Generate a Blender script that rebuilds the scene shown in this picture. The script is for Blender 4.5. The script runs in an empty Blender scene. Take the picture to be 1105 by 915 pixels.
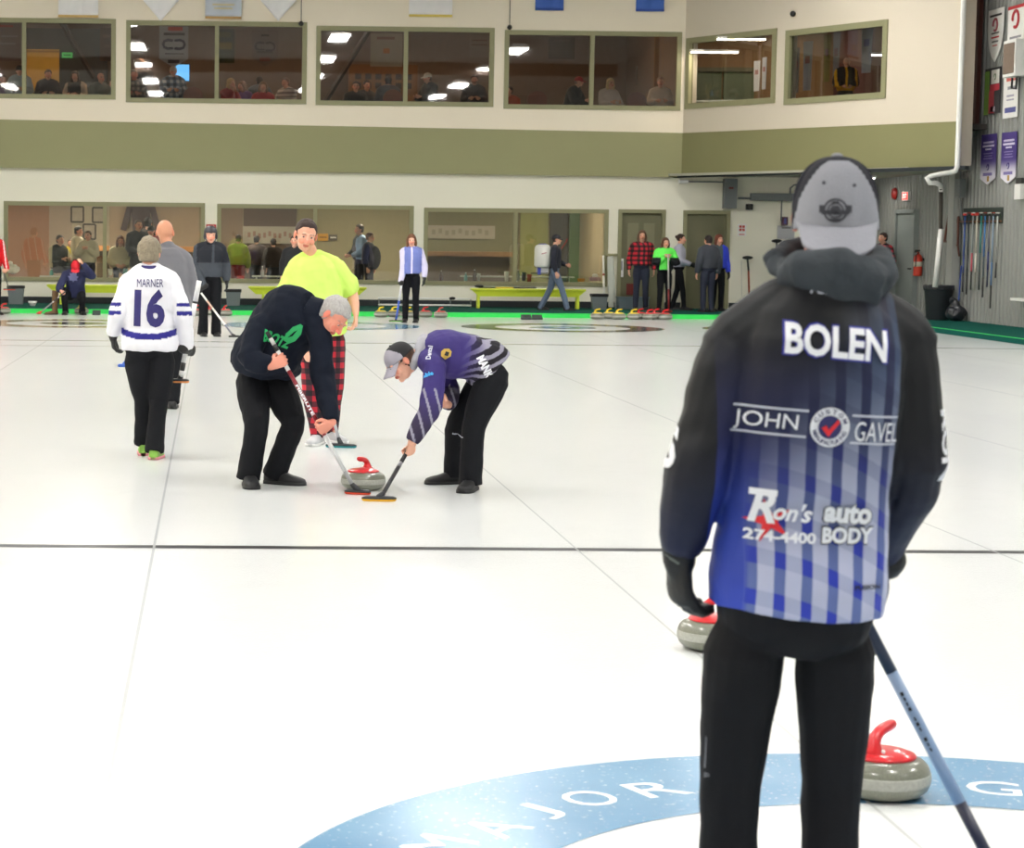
import bpy, bmesh, math, random
from mathutils import Vector, Matrix, Quaternion, noise
from mathutils.bvhtree import BVHTree
random.seed(7)
PI = math.pi
SC = bpy.context.scene
COL = SC.collection
V = Vector

# ------------------------------------------------------------------ camera (calibrated from the sheet markings)
CF, CH, CYAW, CPIT, CROL, CX, CY, PX, PY = 2371.03, 1.6244, 0.0241, 0.0838, 0.0098, -1.9118, -4.9593, 286.11, 452.65
CAM = V((CX, CY, CH))
_a = V((math.sin(CYAW)*math.cos(CPIT), math.cos(CYAW)*math.cos(CPIT), -math.sin(CPIT)))
_r = V((math.cos(CYAW), -math.sin(CYAW), 0)); _u = _r.cross(_a)
CR = _r*math.cos(CROL)+_u*math.sin(CROL); CU = _u*math.cos(CROL)-_r*math.sin(CROL); CA = _a

def ray(x, y):
    return CA + CR*((x-PX)/CF) - CU*((y-PY)/CF)
def at(x, y, Y):
    d = ray(x, y); return CAM + d*((Y-CY)/d.y)
def atx(x, y, X):
    d = ray(x, y); return CAM + d*((X-CX)/d.x)
def atz(x, y, Z=0.0):
    d = ray(x, y); return CAM + d*((Z-CH)/d.z)

# ------------------------------------------------------------------ node helper
class S:
    """a shader socket with arithmetic"""
    nt = None
    def __init__(s, k): s.k = k
    def _m(op, a, b=None, c=None):
        n = S.nt.nodes.new('ShaderNodeMath'); n.operation = op
        for i, q in enumerate((a, b, c)):
            if q is None: continue
            if isinstance(q, S): S.nt.links.new(q.k, n.inputs[i])
            else: n.inputs[i].default_value = q
        return S(n.outputs[0])
    def __add__(a, b): return S._m('ADD', a, b)
    __radd__ = __add__
    def __sub__(a, b): return S._m('SUBTRACT', a, b)
    def __rsub__(a, b): return S._m('SUBTRACT', b, a)
    def __mul__(a, b): return S._m('MULTIPLY', a, b)
    __rmul__ = __mul__
    def __truediv__(a, b): return S._m('DIVIDE', a, b)
    def gt(a, b): return S._m('GREATER_THAN', a, b)
    def lt(a, b): return S._m('LESS_THAN', a, b)
    def frac(a): return S._m('FRACT', a)
    def abs(a): return S._m('ABSOLUTE', a)
    def sin(a): return S._m('SINE', a)
    def pow(a, b): return S._m('POWER', a, b)
    def max(a, b): return S._m('MAXIMUM', a, b)
    def min(a, b): return S._m('MINIMUM', a, b)
    def sstep(a, lo, hi):
        n = S.nt.nodes.new('ShaderNodeMapRange'); n.interpolation_type = 'SMOOTHSTEP'
        S.nt.links.new(a.k, n.inputs[0]); n.inputs[1].default_value = lo; n.inputs[2].default_value = hi
        return S(n.outputs[0])

def srgb(c):
    if isinstance(c, str):
        c = tuple(int(c[i:i+2], 16)/255 for i in (0, 2, 4))
    return tuple(((x/12.92) if x <= .04045 else ((x+.055)/1.055)**2.4) for x in c[:3])+(1.0,)

def mixc(f, a, b):
    n = S.nt.nodes.new('ShaderNodeMix'); n.data_type = 'RGBA'
    for i, q in ((0, f), (6, a), (7, b)):
        if isinstance(q, S): S.nt.links.new(q.k, n.inputs[i])
        elif i == 0: n.inputs[0].default_value = q
        else: n.inputs[i].default_value = srgb(q) if (isinstance(q, str) or len(q) == 3) else q
    return S(n.outputs[2])

def coords(which='Object'):
    t = S.nt.nodes.new('ShaderNodeTexCoord'); x = S.nt.nodes.new('ShaderNodeSeparateXYZ')
    S.nt.links.new(t.outputs[which], x.inputs[0])
    return S(x.outputs[0]), S(x.outputs[1]), S(x.outputs[2])

def nz(scale, detail=3, stretch=None, which='Object'):
    t = S.nt.nodes.new('ShaderNodeTexCoord'); n = S.nt.nodes.new('ShaderNodeTexNoise')
    n.inputs['Scale'].default_value = scale; n.inputs['Detail'].default_value = detail
    if stretch:
        m = S.nt.nodes.new('ShaderNodeMapping'); m.inputs['Scale'].default_value = stretch
        S.nt.links.new(t.outputs[which], m.inputs[0]); S.nt.links.new(m.outputs[0], n.inputs['Vector'])
    else: S.nt.links.new(t.outputs[which], n.inputs['Vector'])
    return S(n.outputs[0])

MATS = {}
def mat(name, col='888888', rough=.7, metal=0, spec=.5, vary=.06, vs=6, bump=0, bs=40, bst=None, emit=None, es=1, fn=None, attr=False, coat=0, sheen=0):
    if name in MATS: return MATS[name]
    m = bpy.data.materials.new(name); m.use_nodes = True
    nt = m.node_tree; S.nt = nt
    b = nt.nodes['Principled BSDF']
    b.inputs['Roughness'].default_value = rough; b.inputs['Metallic'].default_value = metal
    b.inputs['Specular IOR Level'].default_value = spec
    if coat: b.inputs['Coat Weight'].default_value = coat; b.inputs['Coat Roughness'].default_value = .1
    if sheen: b.inputs['Sheen Weight'].default_value = sheen
    if fn: c = fn()
    elif attr:
        a = nt.nodes.new('ShaderNodeAttribute'); a.attribute_name = 'tint'; c = S(a.outputs['Color'])
    else:
        lc = srgb(col)
        if vary:
            d = tuple(max(0, x*(1-vary)) for x in lc[:3])+(1,); l = tuple(min(1, x*(1+vary)) for x in lc[:3])+(1,)
            c = mixc(nz(vs), d, l)
        else: c = None; b.inputs['Base Color'].default_value = lc
    if c is not None: nt.links.new(c.k, b.inputs['Base Color'])
    if bump:
        n = nz(bs, 4, bst); bn = nt.nodes.new('ShaderNodeBump'); bn.inputs['Strength'].default_value = bump
        bn.inputs['Distance'].default_value = .01
        nt.links.new(n.k, bn.inputs['Height']); nt.links.new(bn.outputs[0], b.inputs['Normal'])
    if emit:
        b.inputs['Emission Color'].default_value = srgb(emit); b.inputs['Emission Strength'].default_value = es
    MATS[name] = m
    return m

# ------------------------------------------------------------------ mesh building
def frame_of(d, hint=V((0, 0, 1))):
    d = d.normalized(); x = hint.cross(d)
    if x.length < 1e-4: x = V((1, 0, 0)).cross(d)
    if x.length < 1e-4: x = V((0, 1, 0)).cross(d)
    x.normalize(); return x, d.cross(x).normalized(), d

class MB:
    def __init__(s): s.v = []; s.f = []; s.m = []
    def loft(s, rings, mi=0, cap=True):
        n = len(rings[0]); b = len(s.v)
        for r in rings: s.v += [V(p) for p in r]
        for i in range(len(rings)-1):
            for j in range(n):
                k = (j+1) % n
                s.f.append((b+i*n+j, b+i*n+k, b+(i+1)*n+k, b+(i+1)*n+j)); s.m.append(mi)
        if cap:
            s.f.append(tuple(b+j for j in reversed(range(n)))); s.m.append(mi)
            s.f.append(tuple(b+(len(rings)-1)*n+j for j in range(n))); s.m.append(mi)
        return s
    def tube(s, pts, rad, n=12, lat=None, mi=0, cap='round'):
        """rad: numbers or (lateral, depth) pairs; lat: lateral hint vector"""
        pts = [V(p) for p in pts]; rr = [(r, r) if not isinstance(r, (tuple, list)) else r for r in rad]
        rings = []
        T = []
        for i in range(len(pts)):
            a = pts[max(0, i-1)]; b = pts[min(len(pts)-1, i+1)]; t = (b-a)
            T.append(t.normalized() if t.length > 1e-9 else V((0, 0, 1)))
        X = None
        for i, p in enumerate(pts):
            t = T[i]
            h = lat[i] if isinstance(lat, list) else lat
            if h is not None: x = (h - t*h.dot(t))
            elif X is not None: x = X - t*X.dot(t)
            else: x = frame_of(t)[0]
            x.normalize(); X = x; y = t.cross(x)
            ring = lambda c, ka: [c + x*math.cos(q*2*PI/n)*rr[i][0]*ka + y*math.sin(q*2*PI/n)*rr[i][1]*ka for q in range(n)]
            mr = min(rr[i])
            if cap in ('round', 'start') and i == 0:
                for k in (.35, .75): rings.append(ring(p - t*mr*math.sqrt(1-k*k)*1.0, k))
            rings.append(ring(p, 1))
            if cap == 'round' and i == len(pts)-1:
                for k in (.75, .35): rings.append(ring(p + t*mr*math.sqrt(1-k*k)*1.0, k))
        return s.loft(rings, mi)
    def ell(s, c, r, fr=None, n=14, m=9, mi=0):
        X, Y, Z = fr or (V((1, 0, 0)), V((0, 1, 0)), V((0, 0, 1))); c = V(c)
        if not isinstance(r, (tuple, list)): r = (r, r, r)
        rings = []
        for i in range(m+1):
            a = -PI/2 + PI*(i+.0)/m; a = max(-PI/2+.12, min(PI/2-.12, a))
            rings.append([c + X*(r[0]*math.cos(a)*math.cos(2*PI*j/n)) + Y*(r[1]*math.cos(a)*math.sin(2*PI*j/n)) + Z*(r[2]*math.sin(a)) for j in range(n)])
        return s.loft(rings, mi)
    def box(s, c, d, rz=0, mi=0, fr=None):
        c = V(c); q = Matrix.Rotation(rz, 3, 'Z')
        X, Y, Z = fr or (q @ V((1, 0, 0)), q @ V((0, 1, 0)), V((0, 0, 1)))
        b = len(s.v)
        for sz in (-1, 1):
            for sx, sy in ((-1, -1), (1, -1), (1, 1), (-1, 1)):
                s.v.append(c + X*(sx*d[0]/2) + Y*(sy*d[1]/2) + Z*(sz*d[2]/2))
        for f in ((0, 3, 2, 1), (4, 5, 6, 7), (0, 1, 5, 4), (1, 2, 6, 5), (2, 3, 7, 6), (3, 0, 4, 7)):
            s.f.append(tuple(b+i for i in f)); s.m.append(mi)
        return s
    def lathe(s, prof, c=(0, 0, 0), n=32, mi=0, fr=None):
        X, Y, Z = fr or (V((1, 0, 0)), V((0, 1, 0)), V((0, 0, 1))); c = V(c)
        return s.loft([[c + X*(r*math.cos(2*PI*j/n)) + Y*(r*math.sin(2*PI*j/n)) + Z*z for j in range(n)] for r, z in prof], mi)
    def prism(s, out, c, X, Y, th, mi=0):
        """outline (x,y) list in plane X,Y, thickness th along X x Y"""
        c = V(c); N = X.cross(Y).normalized()
        return s.loft([[c + X*x + Y*y for x, y in out], [c + X*x + Y*y + N*th for x, y in out]], mi)
    def xf(s, fn):
        s.v = [fn(p) for p in s.v]; return s
    def add(s, o):
        b = len(s.v); s.v += o.v; s.f += [tuple(i+b for i in f) for f in o.f]; s.m += o.m; return s

def finish(me, smooth=True):
    me.polygons.foreach_set('use_smooth', [smooth]*len(me.polygons)); me.update()

def link(name, me, mats, parent=None, origin=None):
    o = bpy.data.objects.new(name, me); COL.objects.link(o)
    for m in (mats if isinstance(mats, (list, tuple)) else [mats]): me.materials.append(m)
    if parent:
        o.parent = parent
        if origin is not None: o.location = V(origin) - V(parent['_o'])
    elif origin is not None: o.location = V(origin)
    if origin is not None: o['_o'] = list(origin)
    return o

def build(name, mb, mats, parent=None, origin=None, smooth=False, vox=0, sm=0, wr=None, fn=None, tint=None, fit=None, bevel=0):
    """mb vertices are in world space; origin = world origin of the object"""
    if origin is None: origin = V(parent['_o']) if parent else V((0, 0, 0))
    origin = V(origin)
    me = bpy.data.meshes.new(name)
    me.from_pydata([tuple(p-origin) for p in mb.v], [], mb.f)
    if len(set(mb.m)) > 1: me.polygons.foreach_set('material_index', mb.m)
    if not vox:
        bm = bmesh.new(); bm.from_mesh(me); bmesh.ops.recalc_face_normals(bm, faces=bm.faces)
        if bevel: bmesh.ops.bevel(bm, geom=[e for e in bm.edges if e.calc_length() > bevel*2.5], offset=bevel, segments=2, affect='EDGES', profile=.6)
        bm.to_mesh(me); bm.free()
    else:
        t = bpy.data.objects.new('t', me); COL.objects.link(t)
        r = t.modifiers.new('r', 'REMESH'); r.mode = 'VOXEL'; r.voxel_size = vox; r.adaptivity = 0
        if sm: q = t.modifiers.new('s', 'SMOOTH'); q.factor = .5; q.iterations = sm
        dg = bpy.context.evaluated_depsgraph_get(); me2 = bpy.data.meshes.new_from_object(t.evaluated_get(dg))
        bpy.data.objects.remove(t); bpy.data.meshes.remove(me); me = me2; me.name = name; me.materials.clear()
        smooth = True
    if wr or fn:
        nrm = [v.normal.copy() for v in me.vertices]
        for v in me.vertices:
            p = v.co + origin
            if wr:
                amp, sc, st = wr
                v.co += nrm[v.index]*(amp*noise.noise(V((p.x*sc*st[0], p.y*sc*st[1], p.z*sc*st[2]))+V((origin.x*3, 0, origin.y))) + amp*.5*noise.noise(p*sc*2.3))
            if fn: v.co = fn(v.co + origin) - origin
    if tint:
        ca = me.color_attributes.new('tint', 'FLOAT_COLOR', 'POINT')
        for v in me.vertices: ca.data[v.index].color = srgb(tint(v.co + origin))
    finish(me, smooth)
    return link(name, me, mats, parent, origin)

def thing(name, label, cat, origin, group=None):
    o = bpy.data.objects.new(name, None); COL.objects.link(o); o.location = V(origin); o['_o'] = list(origin)
    o.empty_display_size = .1
    return tag(o, label, cat, group)
def tag(o, label, cat, group=None):
    o['label'] = label; o['category'] = cat
    if group: o['group'] = group
    return o
def struct(o): o['kind'] = 'structure'; return o

def dup(root, loc, rz=None, label=None, group=None, parent=None):
    r = root.copy(); COL.objects.link(r); r.location = V(loc); r['_o'] = list(loc)
    if rz is not None: r.rotation_euler.z = rz
    if label: r['label'] = label
    if group: r['group'] = group
    def kids(src, dst):
        for ch in list(src.children):
            c = ch.copy(); COL.objects.link(c); c.parent = dst; kids(ch, c)
    kids(root, r)
    return r

# ------------------------------------------------------------------ flat marks and lettering
def text_geo(body, h, bold=0.0, width=None, shear=0, extrude=0):
    cu = bpy.data.curves.new('t', 'FONT'); cu.body = body; cu.size = 1; cu.offset = bold; cu.align_x = 'CENTER'; cu.shear = shear
    cu.resolution_u = 3
    o = bpy.data.objects.new('t', cu); COL.objects.link(o)
    dg = bpy.context.evaluated_depsgraph_get(); me = bpy.data.meshes.new_from_object(o.evaluated_get(dg))
    vs = [V((v.co.x, v.co.y)) for v in me.vertices]; fs = [tuple(p.vertices) for p in me.polygons]
    bpy.data.objects.remove(o); bpy.data.meshes.remove(me); bpy.data.curves.remove(cu)
    x0 = min(v.x for v in vs); x1 = max(v.x for v in vs); y0 = min(v.y for v in vs); y1 = max(v.y for v in vs)
    k = h/(y1-y0); kx = k if width is None else width/(x1-x0)
    return [V(((v.x-(x0+x1)/2)*kx, (v.y-(y0+y1)/2)*k)) for v in vs], fs
def poly_geo(pts): return [V(p) for p in pts], [tuple(range(len(pts)))]
def ring_geo(r0, r1, n=48, c=(0, 0), a0=0, a1=2*PI):
    vs = []; fs = []
    m = n if a1-a0 < 2*PI-1e-4 else n
    for i in range(m+1):
        a = a0+(a1-a0)*i/m; vs += [V((c[0]+r0*math.cos(a), c[1]+r0*math.sin(a))), V((c[0]+r1*math.cos(a), c[1]+r1*math.sin(a)))]
    for i in range(m): fs.append((2*i, 2*i+1, 2*i+3, 2*i+2))
    return vs, fs
def join_geo(*gs):
    vs = []; fs = []
    for g in gs:
        b = len(vs); vs += g[0]; fs += [tuple(i+b for i in f) for f in g[1]]
    return vs, fs
def shift_geo(g, dx, dy, rot=0, sc=1):
    c, s = math.cos(rot), math.sin(rot)
    return [V((dx+sc*(c*v.x-s*v.y), dy+sc*(s*v.x+c*v.y))) for v in g[0]], g[1]
def rect_geo(x, y, w, h): return poly_geo([(x-w/2, y-h/2), (x+w/2, y-h/2), (x+w/2, y+h/2), (x-w/2, y+h/2)])

def drape(name, geo, C, R, U, m, parent, bvh=None, eps=.003, cell=.012, depth=.6):
    """lay a flat 2D shape on a surface: C centre, R right, U up, normal R x U points to the viewer"""
    C = V(C); R = V(R).normalized(); U = (V(U) - R*V(U).dot(R)).normalized(); N = R.cross(U)
    bm = bmesh.new(); vv = [bm.verts.new((p.x, p.y, 0)) for p in geo[0]]
    for f in geo[1]:
        try: bm.faces.new([vv[i] for i in f])
        except ValueError: pass
    if bvh:
        xs = [p.x for p in geo[0]]; ys = [p.y for p in geo[0]]
        for ax, lo, hi in ((0, min(xs), max(xs)), (1, min(ys), max(ys))):
            k = math.ceil(lo/cell)
            while k*cell < hi:
                co = V((0, 0, 0)); co[ax] = k*cell; no = V((0, 0, 0)); no[ax] = 1
                bmesh.ops.bisect_plane(bm, geom=bm.verts[:]+bm.edges[:]+bm.faces[:], plane_co=co, plane_no=no, dist=1e-6); k += 1
    org = V(parent['_o']) if parent else C
    last = 0; miss = []
    for v in bm.verts:
        p = C + R*v.co.x + U*v.co.y
        if bvh:
            h = bvh.ray_cast(p + N*depth, -N, depth*2)
            if h[0] is not None: last = (h[0]-p).dot(N)
            else: miss.append(v)
            p = p + N*(last+eps)
        else: p = p + N*eps
        v.co = p - org
    if miss: bmesh.ops.delete(bm, geom=miss, context='VERTS')
    for f in bm.faces:
        f.normal_update()
        if f.normal.dot(N) < 0: f.normal_flip()
    me = bpy.data.meshes.new(name); bm.to_mesh(me); bm.free()
    return link(name, me, m, parent, org)
def bvh_of(o):
    org = V(o['_o']); me = o.data
    return BVHTree.FromPolygons([v.co + org for v in me.vertices], [tuple(p.vertices) for p in me.polygons])
# ------------------------------------------------------------------ people
SKIN = dict(light='e3ab92', pale='e8b8a0', red='d98f7a', tan='c98e70')
def hexrgb(h): return tuple(int(h[i:i+2], 16)/255 for i in (0, 2, 4))

def head_frame(look, up=V((0, 0, 1))):
    F = V(look).normalized(); U = (V(up) - F*V(up).dot(F)).normalized(); R = F.cross(U); return R, F, U

def add_head(mb, C, fr, k):
    R, F, U = fr; T = lambda x, y, z: C + (R*x + F*y + U*z)*k
    E = lambda c, r, n=14, m=9: mb.ell(T(*c), tuple(q*k for q in r), (R, F, U), n, m)
    E((0, -.014, .03), (.076, .094, .084)); E((0, .026, -.03), (.062, .064, .084)); E((0, .032, -.074), (.05, .05, .036))
    E((0, .069, -.094), (.023, .02, .018), 8, 6)
    mb.tube([T(0, .086, .012), T(0, .1, -.01), T(0, .11, -.03)], [.008*k, .011*k, .014*k], 8)
    for s in (-1, 1):
        E((s*.012, .098, -.034), (.01, .012, .009), 8, 6)
        E((s*.036, .062, -.034), (.027, .028, .028), 10, 7)
        E((s*.03, .08, .02), (.027, .012, .008), 10, 6)
        E((s*.03, .074, .001), (.015, .013, .011), 10, 6)
        E((s*.08, -.006, -.008), (.009, .02, .031), 10, 8)
    E((0, .086, -.058), (.022, .012, .006), 10, 6); E((0, .084, -.069), (.019, .012, .007), 10, 6)

def add_hand(mb, W, D, N, side=1, curl=.35, k=1, spread=1, glove=0):
    D = V(D).normalized(); N = (V(N) - D*V(N).dot(D)).normalized(); X = D.cross(N)*side
    g = glove
    mb.tube([W - D*.01*k, W + D*.03*k, W + D*.065*k, W + D*.09*k], [((.024+g)*k, (.018+g)*k), ((.034+g)*k, (.017+g)*k), ((.041+g)*k, (.015+g)*k), ((.038+g)*k, (.012+g)*k)], 12, X)
    for i, (o, L) in enumerate(((.033, .074), (.011, .083), (-.011, .077), (-.033, .06))):
        p = W + (D*(.088 - abs(o+.004)*.15) + X*o*spread)*k; pts = [p - D*.012*k]; a = 0
        for q, fr_ in enumerate((.45, .31, .24)):
            a += (curl*.9, curl*1.35, curl*1.0)[q]
            pts.append(pts[-1] + (D*math.cos(a) + N*math.sin(a))*(L*fr_ + (.012 if q == 0 else 0))*k)
        mb.tube(pts, [(.0092+g)*k, (.0086+g)*k, (.0081+g)*k, (.0072+g)*k], 8)
    b = W + (D*.022 + X*.022)*k
    d1 = (D*.62 + X*.72 + N*.35*(.5+curl)).normalized(); p1 = b + d1*.042*k
    d2 = (D*.85 + X*(.35-.55*min(curl, 1.2)) + N*.55*curl).normalized(); p2 = p1 + d2*.033*k
    d3 = (D*.7 + X*(.15-.8*min(curl, 1.2)) + N*.6*curl).normalized(); p3 = p2 + d3*.024*k
    mb.tube([b, p1, p2, p3], [(.016+g)*k, (.0125+g)*k, (.0112+g)*k, (.009+g)*k], 8)

def add_shoe(mb, an, d, k=1, z0=None, up=V((0, 0, 1)), mi=0, sole=1):
    d = V(d).normalized(); up = (up - d*up.dot(d)).normalized(); X = d.cross(up)
    o = V(an) - up*.085*k
    if z0 is not None: o.z = z0
    st = ((-.078, .018, .045), (-.07, .034, .082), (-.03, .038, .1), (.02, .04, .1), (.06, .044, .078), (.11, .05, .06), (.16, .047, .05), (.19, .036, .04), (.203, .015, .026))
    rings = []
    for x, w, h in st:
        r = []
        for j in range(14):
            a = 2*PI*j/14; cx = math.cos(a); sz = math.sin(a)
            zz = h*(sz*.5+.5) if sz > 0 else .5*h*(1-min(1, -sz*1.6))
            sgn = 1 if cx >= 0 else -1
            r.append(o + (d*x + X*(sgn*abs(cx)**.7*w) + up*max(0, zz))*k)
        rings.append(r)
    mb.loft(rings, mi)
    if sole:
        for z, g in ((.012, .005),):
            pr = []
            for x, w, h in st: pr.append((x, w+g))
            out = [(x, w) for x, w in pr] + [(x, -w) for x, w in reversed(pr)]
            mb.loft([[o + (d*x + X*w + up*0)*k for x, w in out], [o + (d*x + X*w + up*.02)*k for x, w in out]], 1)

TORSO = ((0, .158, .112), (.14, .178, .122), (.32, .166, .116), (.5, .165, .118), (.68, .18, .13), (.84, .185, .122), (.93, .15, .1), (1.0, .085, .075))
def spine_pts(J):
    p, n = V(J['pel']), V(J['neck']); m = V(J['mid']) if 'mid' in J else (p+n)/2
    c = m*2 - (p+n)/2
    return lambda t: p*((1-t)**2) + c*(2*t*(1-t)) + n*(t*t)
def add_torso(mb, J, k, inf=0, t0=-.02, t1=1, wid=1, dep=1, belly=0, hem=0, taper=0):
    sp = spine_pts(J); hl = V(J['hipA'])-V(J['hipB']); sl = V(J['shA'])-V(J['shB'])
    sw = sl.length/(.37*k)
    rings = []; n = 24
    ts = [t0+(t1-t0)*i/12 for i in range(13)]
    for t in ts:
        c = sp(t); tan = (sp(t+.01)-sp(t-.01)).normalized()
        x = hl.normalized().lerp(sl.normalized(), max(0, min(1, t))); x = (x - tan*x.dot(tan)).normalized(); y = tan.cross(x)
        if y.dot(J['fwd']) < 0: yf = -y
        else: yf = y
        tt = max(0, min(.999, t)); w = d = None
        for i in range(len(TORSO)-1):
            if TORSO[i][0] <= tt <= TORSO[i+1][0]:
                f = (tt-TORSO[i][0])/(TORSO[i+1][0]-TORSO[i][0]); w = TORSO[i][1]*(1-f)+TORSO[i+1][1]*f; d = TORSO[i][2]*(1-f)+TORSO[i+1][2]*f; break
        if t > .6: w *= 1+(sw-1)*min(1, (t-.6)/.2)
        w = w*k*wid + inf; d = d*k*dep + inf
        if t < .25: w += hem; d += hem
        if taper and t < .05: q_ = max(0, (.05-t)/.08); w *= 1-.35*q_*q_; d *= 1-.35*q_*q_
        b = belly*k*math.exp(-((t-.35)/.22)**2)
        r = []
        for j in range(n):
            a = 2*PI*j/n; ca, sa = math.cos(a), math.sin(a); e = .82
            r.append(c + yf*b*.5 + x*(math.copysign(abs(ca)**e, ca)*w) + yf*(math.copysign(abs(sa)**e, sa)*(d+b*.5)))
        rings.append(r)
    mb.loft(rings)
    return mb
ARM = (.05, .046, .041, .038, .03)
def limb(mb, a, b, c, radii, n=14, lat=None, ends=None, sag=0):
    """two-segment limb with 5+ stations"""
    a, b, c = V(a), V(b), V(c)
    pts = [a, a.lerp(b, .5), b.lerp(a, .07), b.lerp(c, .08), b.lerp(c, .5), c]
    r = [radii[0], (radii[0]+radii[1])/2, radii[1], radii[1]*.98, radii[2], radii[3]]
    mb.tube(pts, r, n, lat)

def person(Jd, label, s=1.0, look=None, up=(0, 0, 1), fwd=(0, -1, 0), skin='light', hair=('short', '4a3a30'), top=None, bot=None, shoe=('222222', '222222'),
           glove=None, hat=None, hands=('rel', 'rel'), vox=.012, origin=None, group=None, feet=None, build_legs=True, hd=1.0, brows='4a3a30', armr=1.0, wid=1, dep=1, name='person', beard=None, footz=None, skinvox=.012):
    J = {k_: V(v) for k_, v in Jd.items()}
    J['fwd'] = V(fwd).normalized(); look = V(look if look is not None else fwd); k = s
    if origin is None:
        b = (J['anA']+J['anB'])/2; origin = V((b.x, b.y, footz or 0))
    HF = head_frame(look, V(up)); HC = J['head']; hk = hd*k
    sk = hexrgb(SKIN[skin])
    # ---- body
    mb = MB()
    add_head(mb, HC, HF, hk)
    nb = J['neck']; R, F, U = HF
    mb.tube([nb - (HC-nb)*.15, nb.lerp(HC, .35), HC - U*.055*hk - F*.012*hk], [.062*k, .054*k, .052*k], 14)
    add_torso(mb, J, k, -.034*k, .03, 1, wid, dep)
    lat = (J['shA']-J['shB']).normalized()
    for q in 'AB':
        sh, el, wr = J['sh'+q], J['el'+q], J['wr'+q]
        mb.tube([sh.lerp(J['neck'], .45), sh], [.05*k, .048*k], 12)
        limb(mb, sh, el, wr, [.049*k*armr, .04*k*armr, .038*k*armr, .025*k], 12)
        i = 0 if q == 'A' else 1; h = hands[i]
        fd = (wr-el).normalized()
        cen = (J['neck']+J['pel'])/2
        out = (sh-cen); out -= J['fwd']*out.dot(J['fwd']); out.z = 0; out.normalize()
        if isinstance(h, dict):
            D = V(h.get('D', fd)); N = V(h['N']); side = h.get('side', 1); cu = h.get('curl', .35)
        else:
            D = fd; N = -out; cu = {'rel': .35, 'fist': 1.25, 'flat': .1}[h]
            side = 1 if D.cross(N).dot(J['fwd']) > 0 else -1
        J['hand'+q] = (wr, D, N, side, cu)
        if not glove: add_hand(mb, wr, D, N, side, cu, k)
        else: mb.tube([wr, wr + V(D).normalized()*.07*k], [.022*k, .02*k], 8)
        if build_legs:
            hp, kn, an = J['hip'+q], J['kn'+q], J['an'+q]
            limb(mb, hp.lerp(kn, .14), kn, an, [.064*k, .05*k, .048*k, .032*k], 12)
            mb.tube([an, an + (V(feet[i]) if feet else J['fwd']).normalized()*.05*k - V((0, 0, .045*k))], [.03*k, .02*k], 8)
    fR = (J['shA']-J['shB'])
    bc = tuple(hexrgb(brows)) if brows else sk
    def paint(p):
        q = p - HC; x, y, z = q.dot(R)/hk, q.dot(F)/hk, q.dot(U)/hk
        ax = abs(x)
        if y > .05 and q.length < .16*hk:
            if ((ax-.03)/.0115)**2 + ((z-.001)/.0055)**2 < 1: return (.16, .12, .11) if ax-.03 < .006 and ax-.03 > -.006 else (.78, .74, .72)
            if .014 < ax < .046 and .0155 < z-.004*(1-((ax-.03)/.02)**2) < .0215: return tuple(a*.45+b*.55 for a, b in zip(sk, bc))
            if ax < .021 and -.072 < z < -.054: return tuple(a*b for a, b in zip(sk, (.86, .62, .62)))
            if beard and (z < -.05 or (z < -.035 and ax > .03)): return tuple((a*.45+b*.55) for a, b in zip(sk, hexrgb(beard)))
            if ((ax-.038)/.022)**2 + ((z+.032)/.02)**2 < 1 or (ax < .016 and -.045 < z < -.015): return tuple(a*b for a, b in zip(sk, (1.0, .88, .86)))
        if 0.07 < ax < .1 and abs(z) < .045: return tuple(a*b for a, b in zip(sk, (1.0, .86, .84)))
        return sk
    root = build(name, mb, mat('skin', rough=.55, attr=True), None, origin, vox=min(vox, .012, skinvox) if vox < .016 else vox, sm=1, tint=paint)
    tag(root, label, 'person', group)
    root['_hc'] = list(HC)
    res = dict(root=root, J=J, HF=HF, HC=HC, hk=hk)
    # ---- trousers
    if bot:
        m, lo, hem = bot[0], bot[1], bot[2]; th = bot[3] if len(bot) > 3 else 1.0; hw = bot[4] if len(bot) > 4 else 1.0; lg = bot[5] if len(bot) > 5 else 1.0
        mb = MB()
        add_torso(mb, J, k, .004*k, -.03, .25, wid*hw, dep, taper=1)
        for q in 'AB':
            i = 0 if q == 'A' else 1
            hp, kn, an = J['hip'+q], J['kn'+q], J['an'+q]
            e = an.lerp(kn, -.13)
            mb.tube([hp.lerp(kn, .02), hp.lerp(kn, .25), hp.lerp(kn, .6), kn.lerp(hp, .06), kn.lerp(an, .1), kn.lerp(an, .45), kn.lerp(an, .8), e],
                    [(.094*th+lo)*k, (.093*th+lo)*k, (.082*th+lo)*k, (.07*lg+lo)*k, (.068*lg+lo)*k, (.065*lg+lo)*k, (.059*lg+lo*1.2+hem*.6)*k, (.057*lg+lo*1.2+hem)*k], 16, cap='start')
        res['trousers'] = build('trousers', mb, m, root, vox=vox, sm=2, wr=(.007*k, 7, (1, 1, .55)))
    if build_legs and shoe:
        for q in 'AB':
            i = 0 if q == 'A' else 1
            mb = MB(); d = V(feet[i]) if feet else J['fwd'].copy()
            u = V((0, 0, 1))
            if abs(d.normalized().z) > .9: u = V((0, 1, 0))
            add_shoe(mb, J['an'+q], d, k*1.02, None if (feet and abs(d.z) > .01) else (footz or 0)+.001, u)
            build('shoe', mb, [mat('shoe_'+shoe[0], shoe[0], .5, spec=.4), mat('shoe_'+shoe[1], shoe[1], .6)], root, smooth=True)
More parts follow.
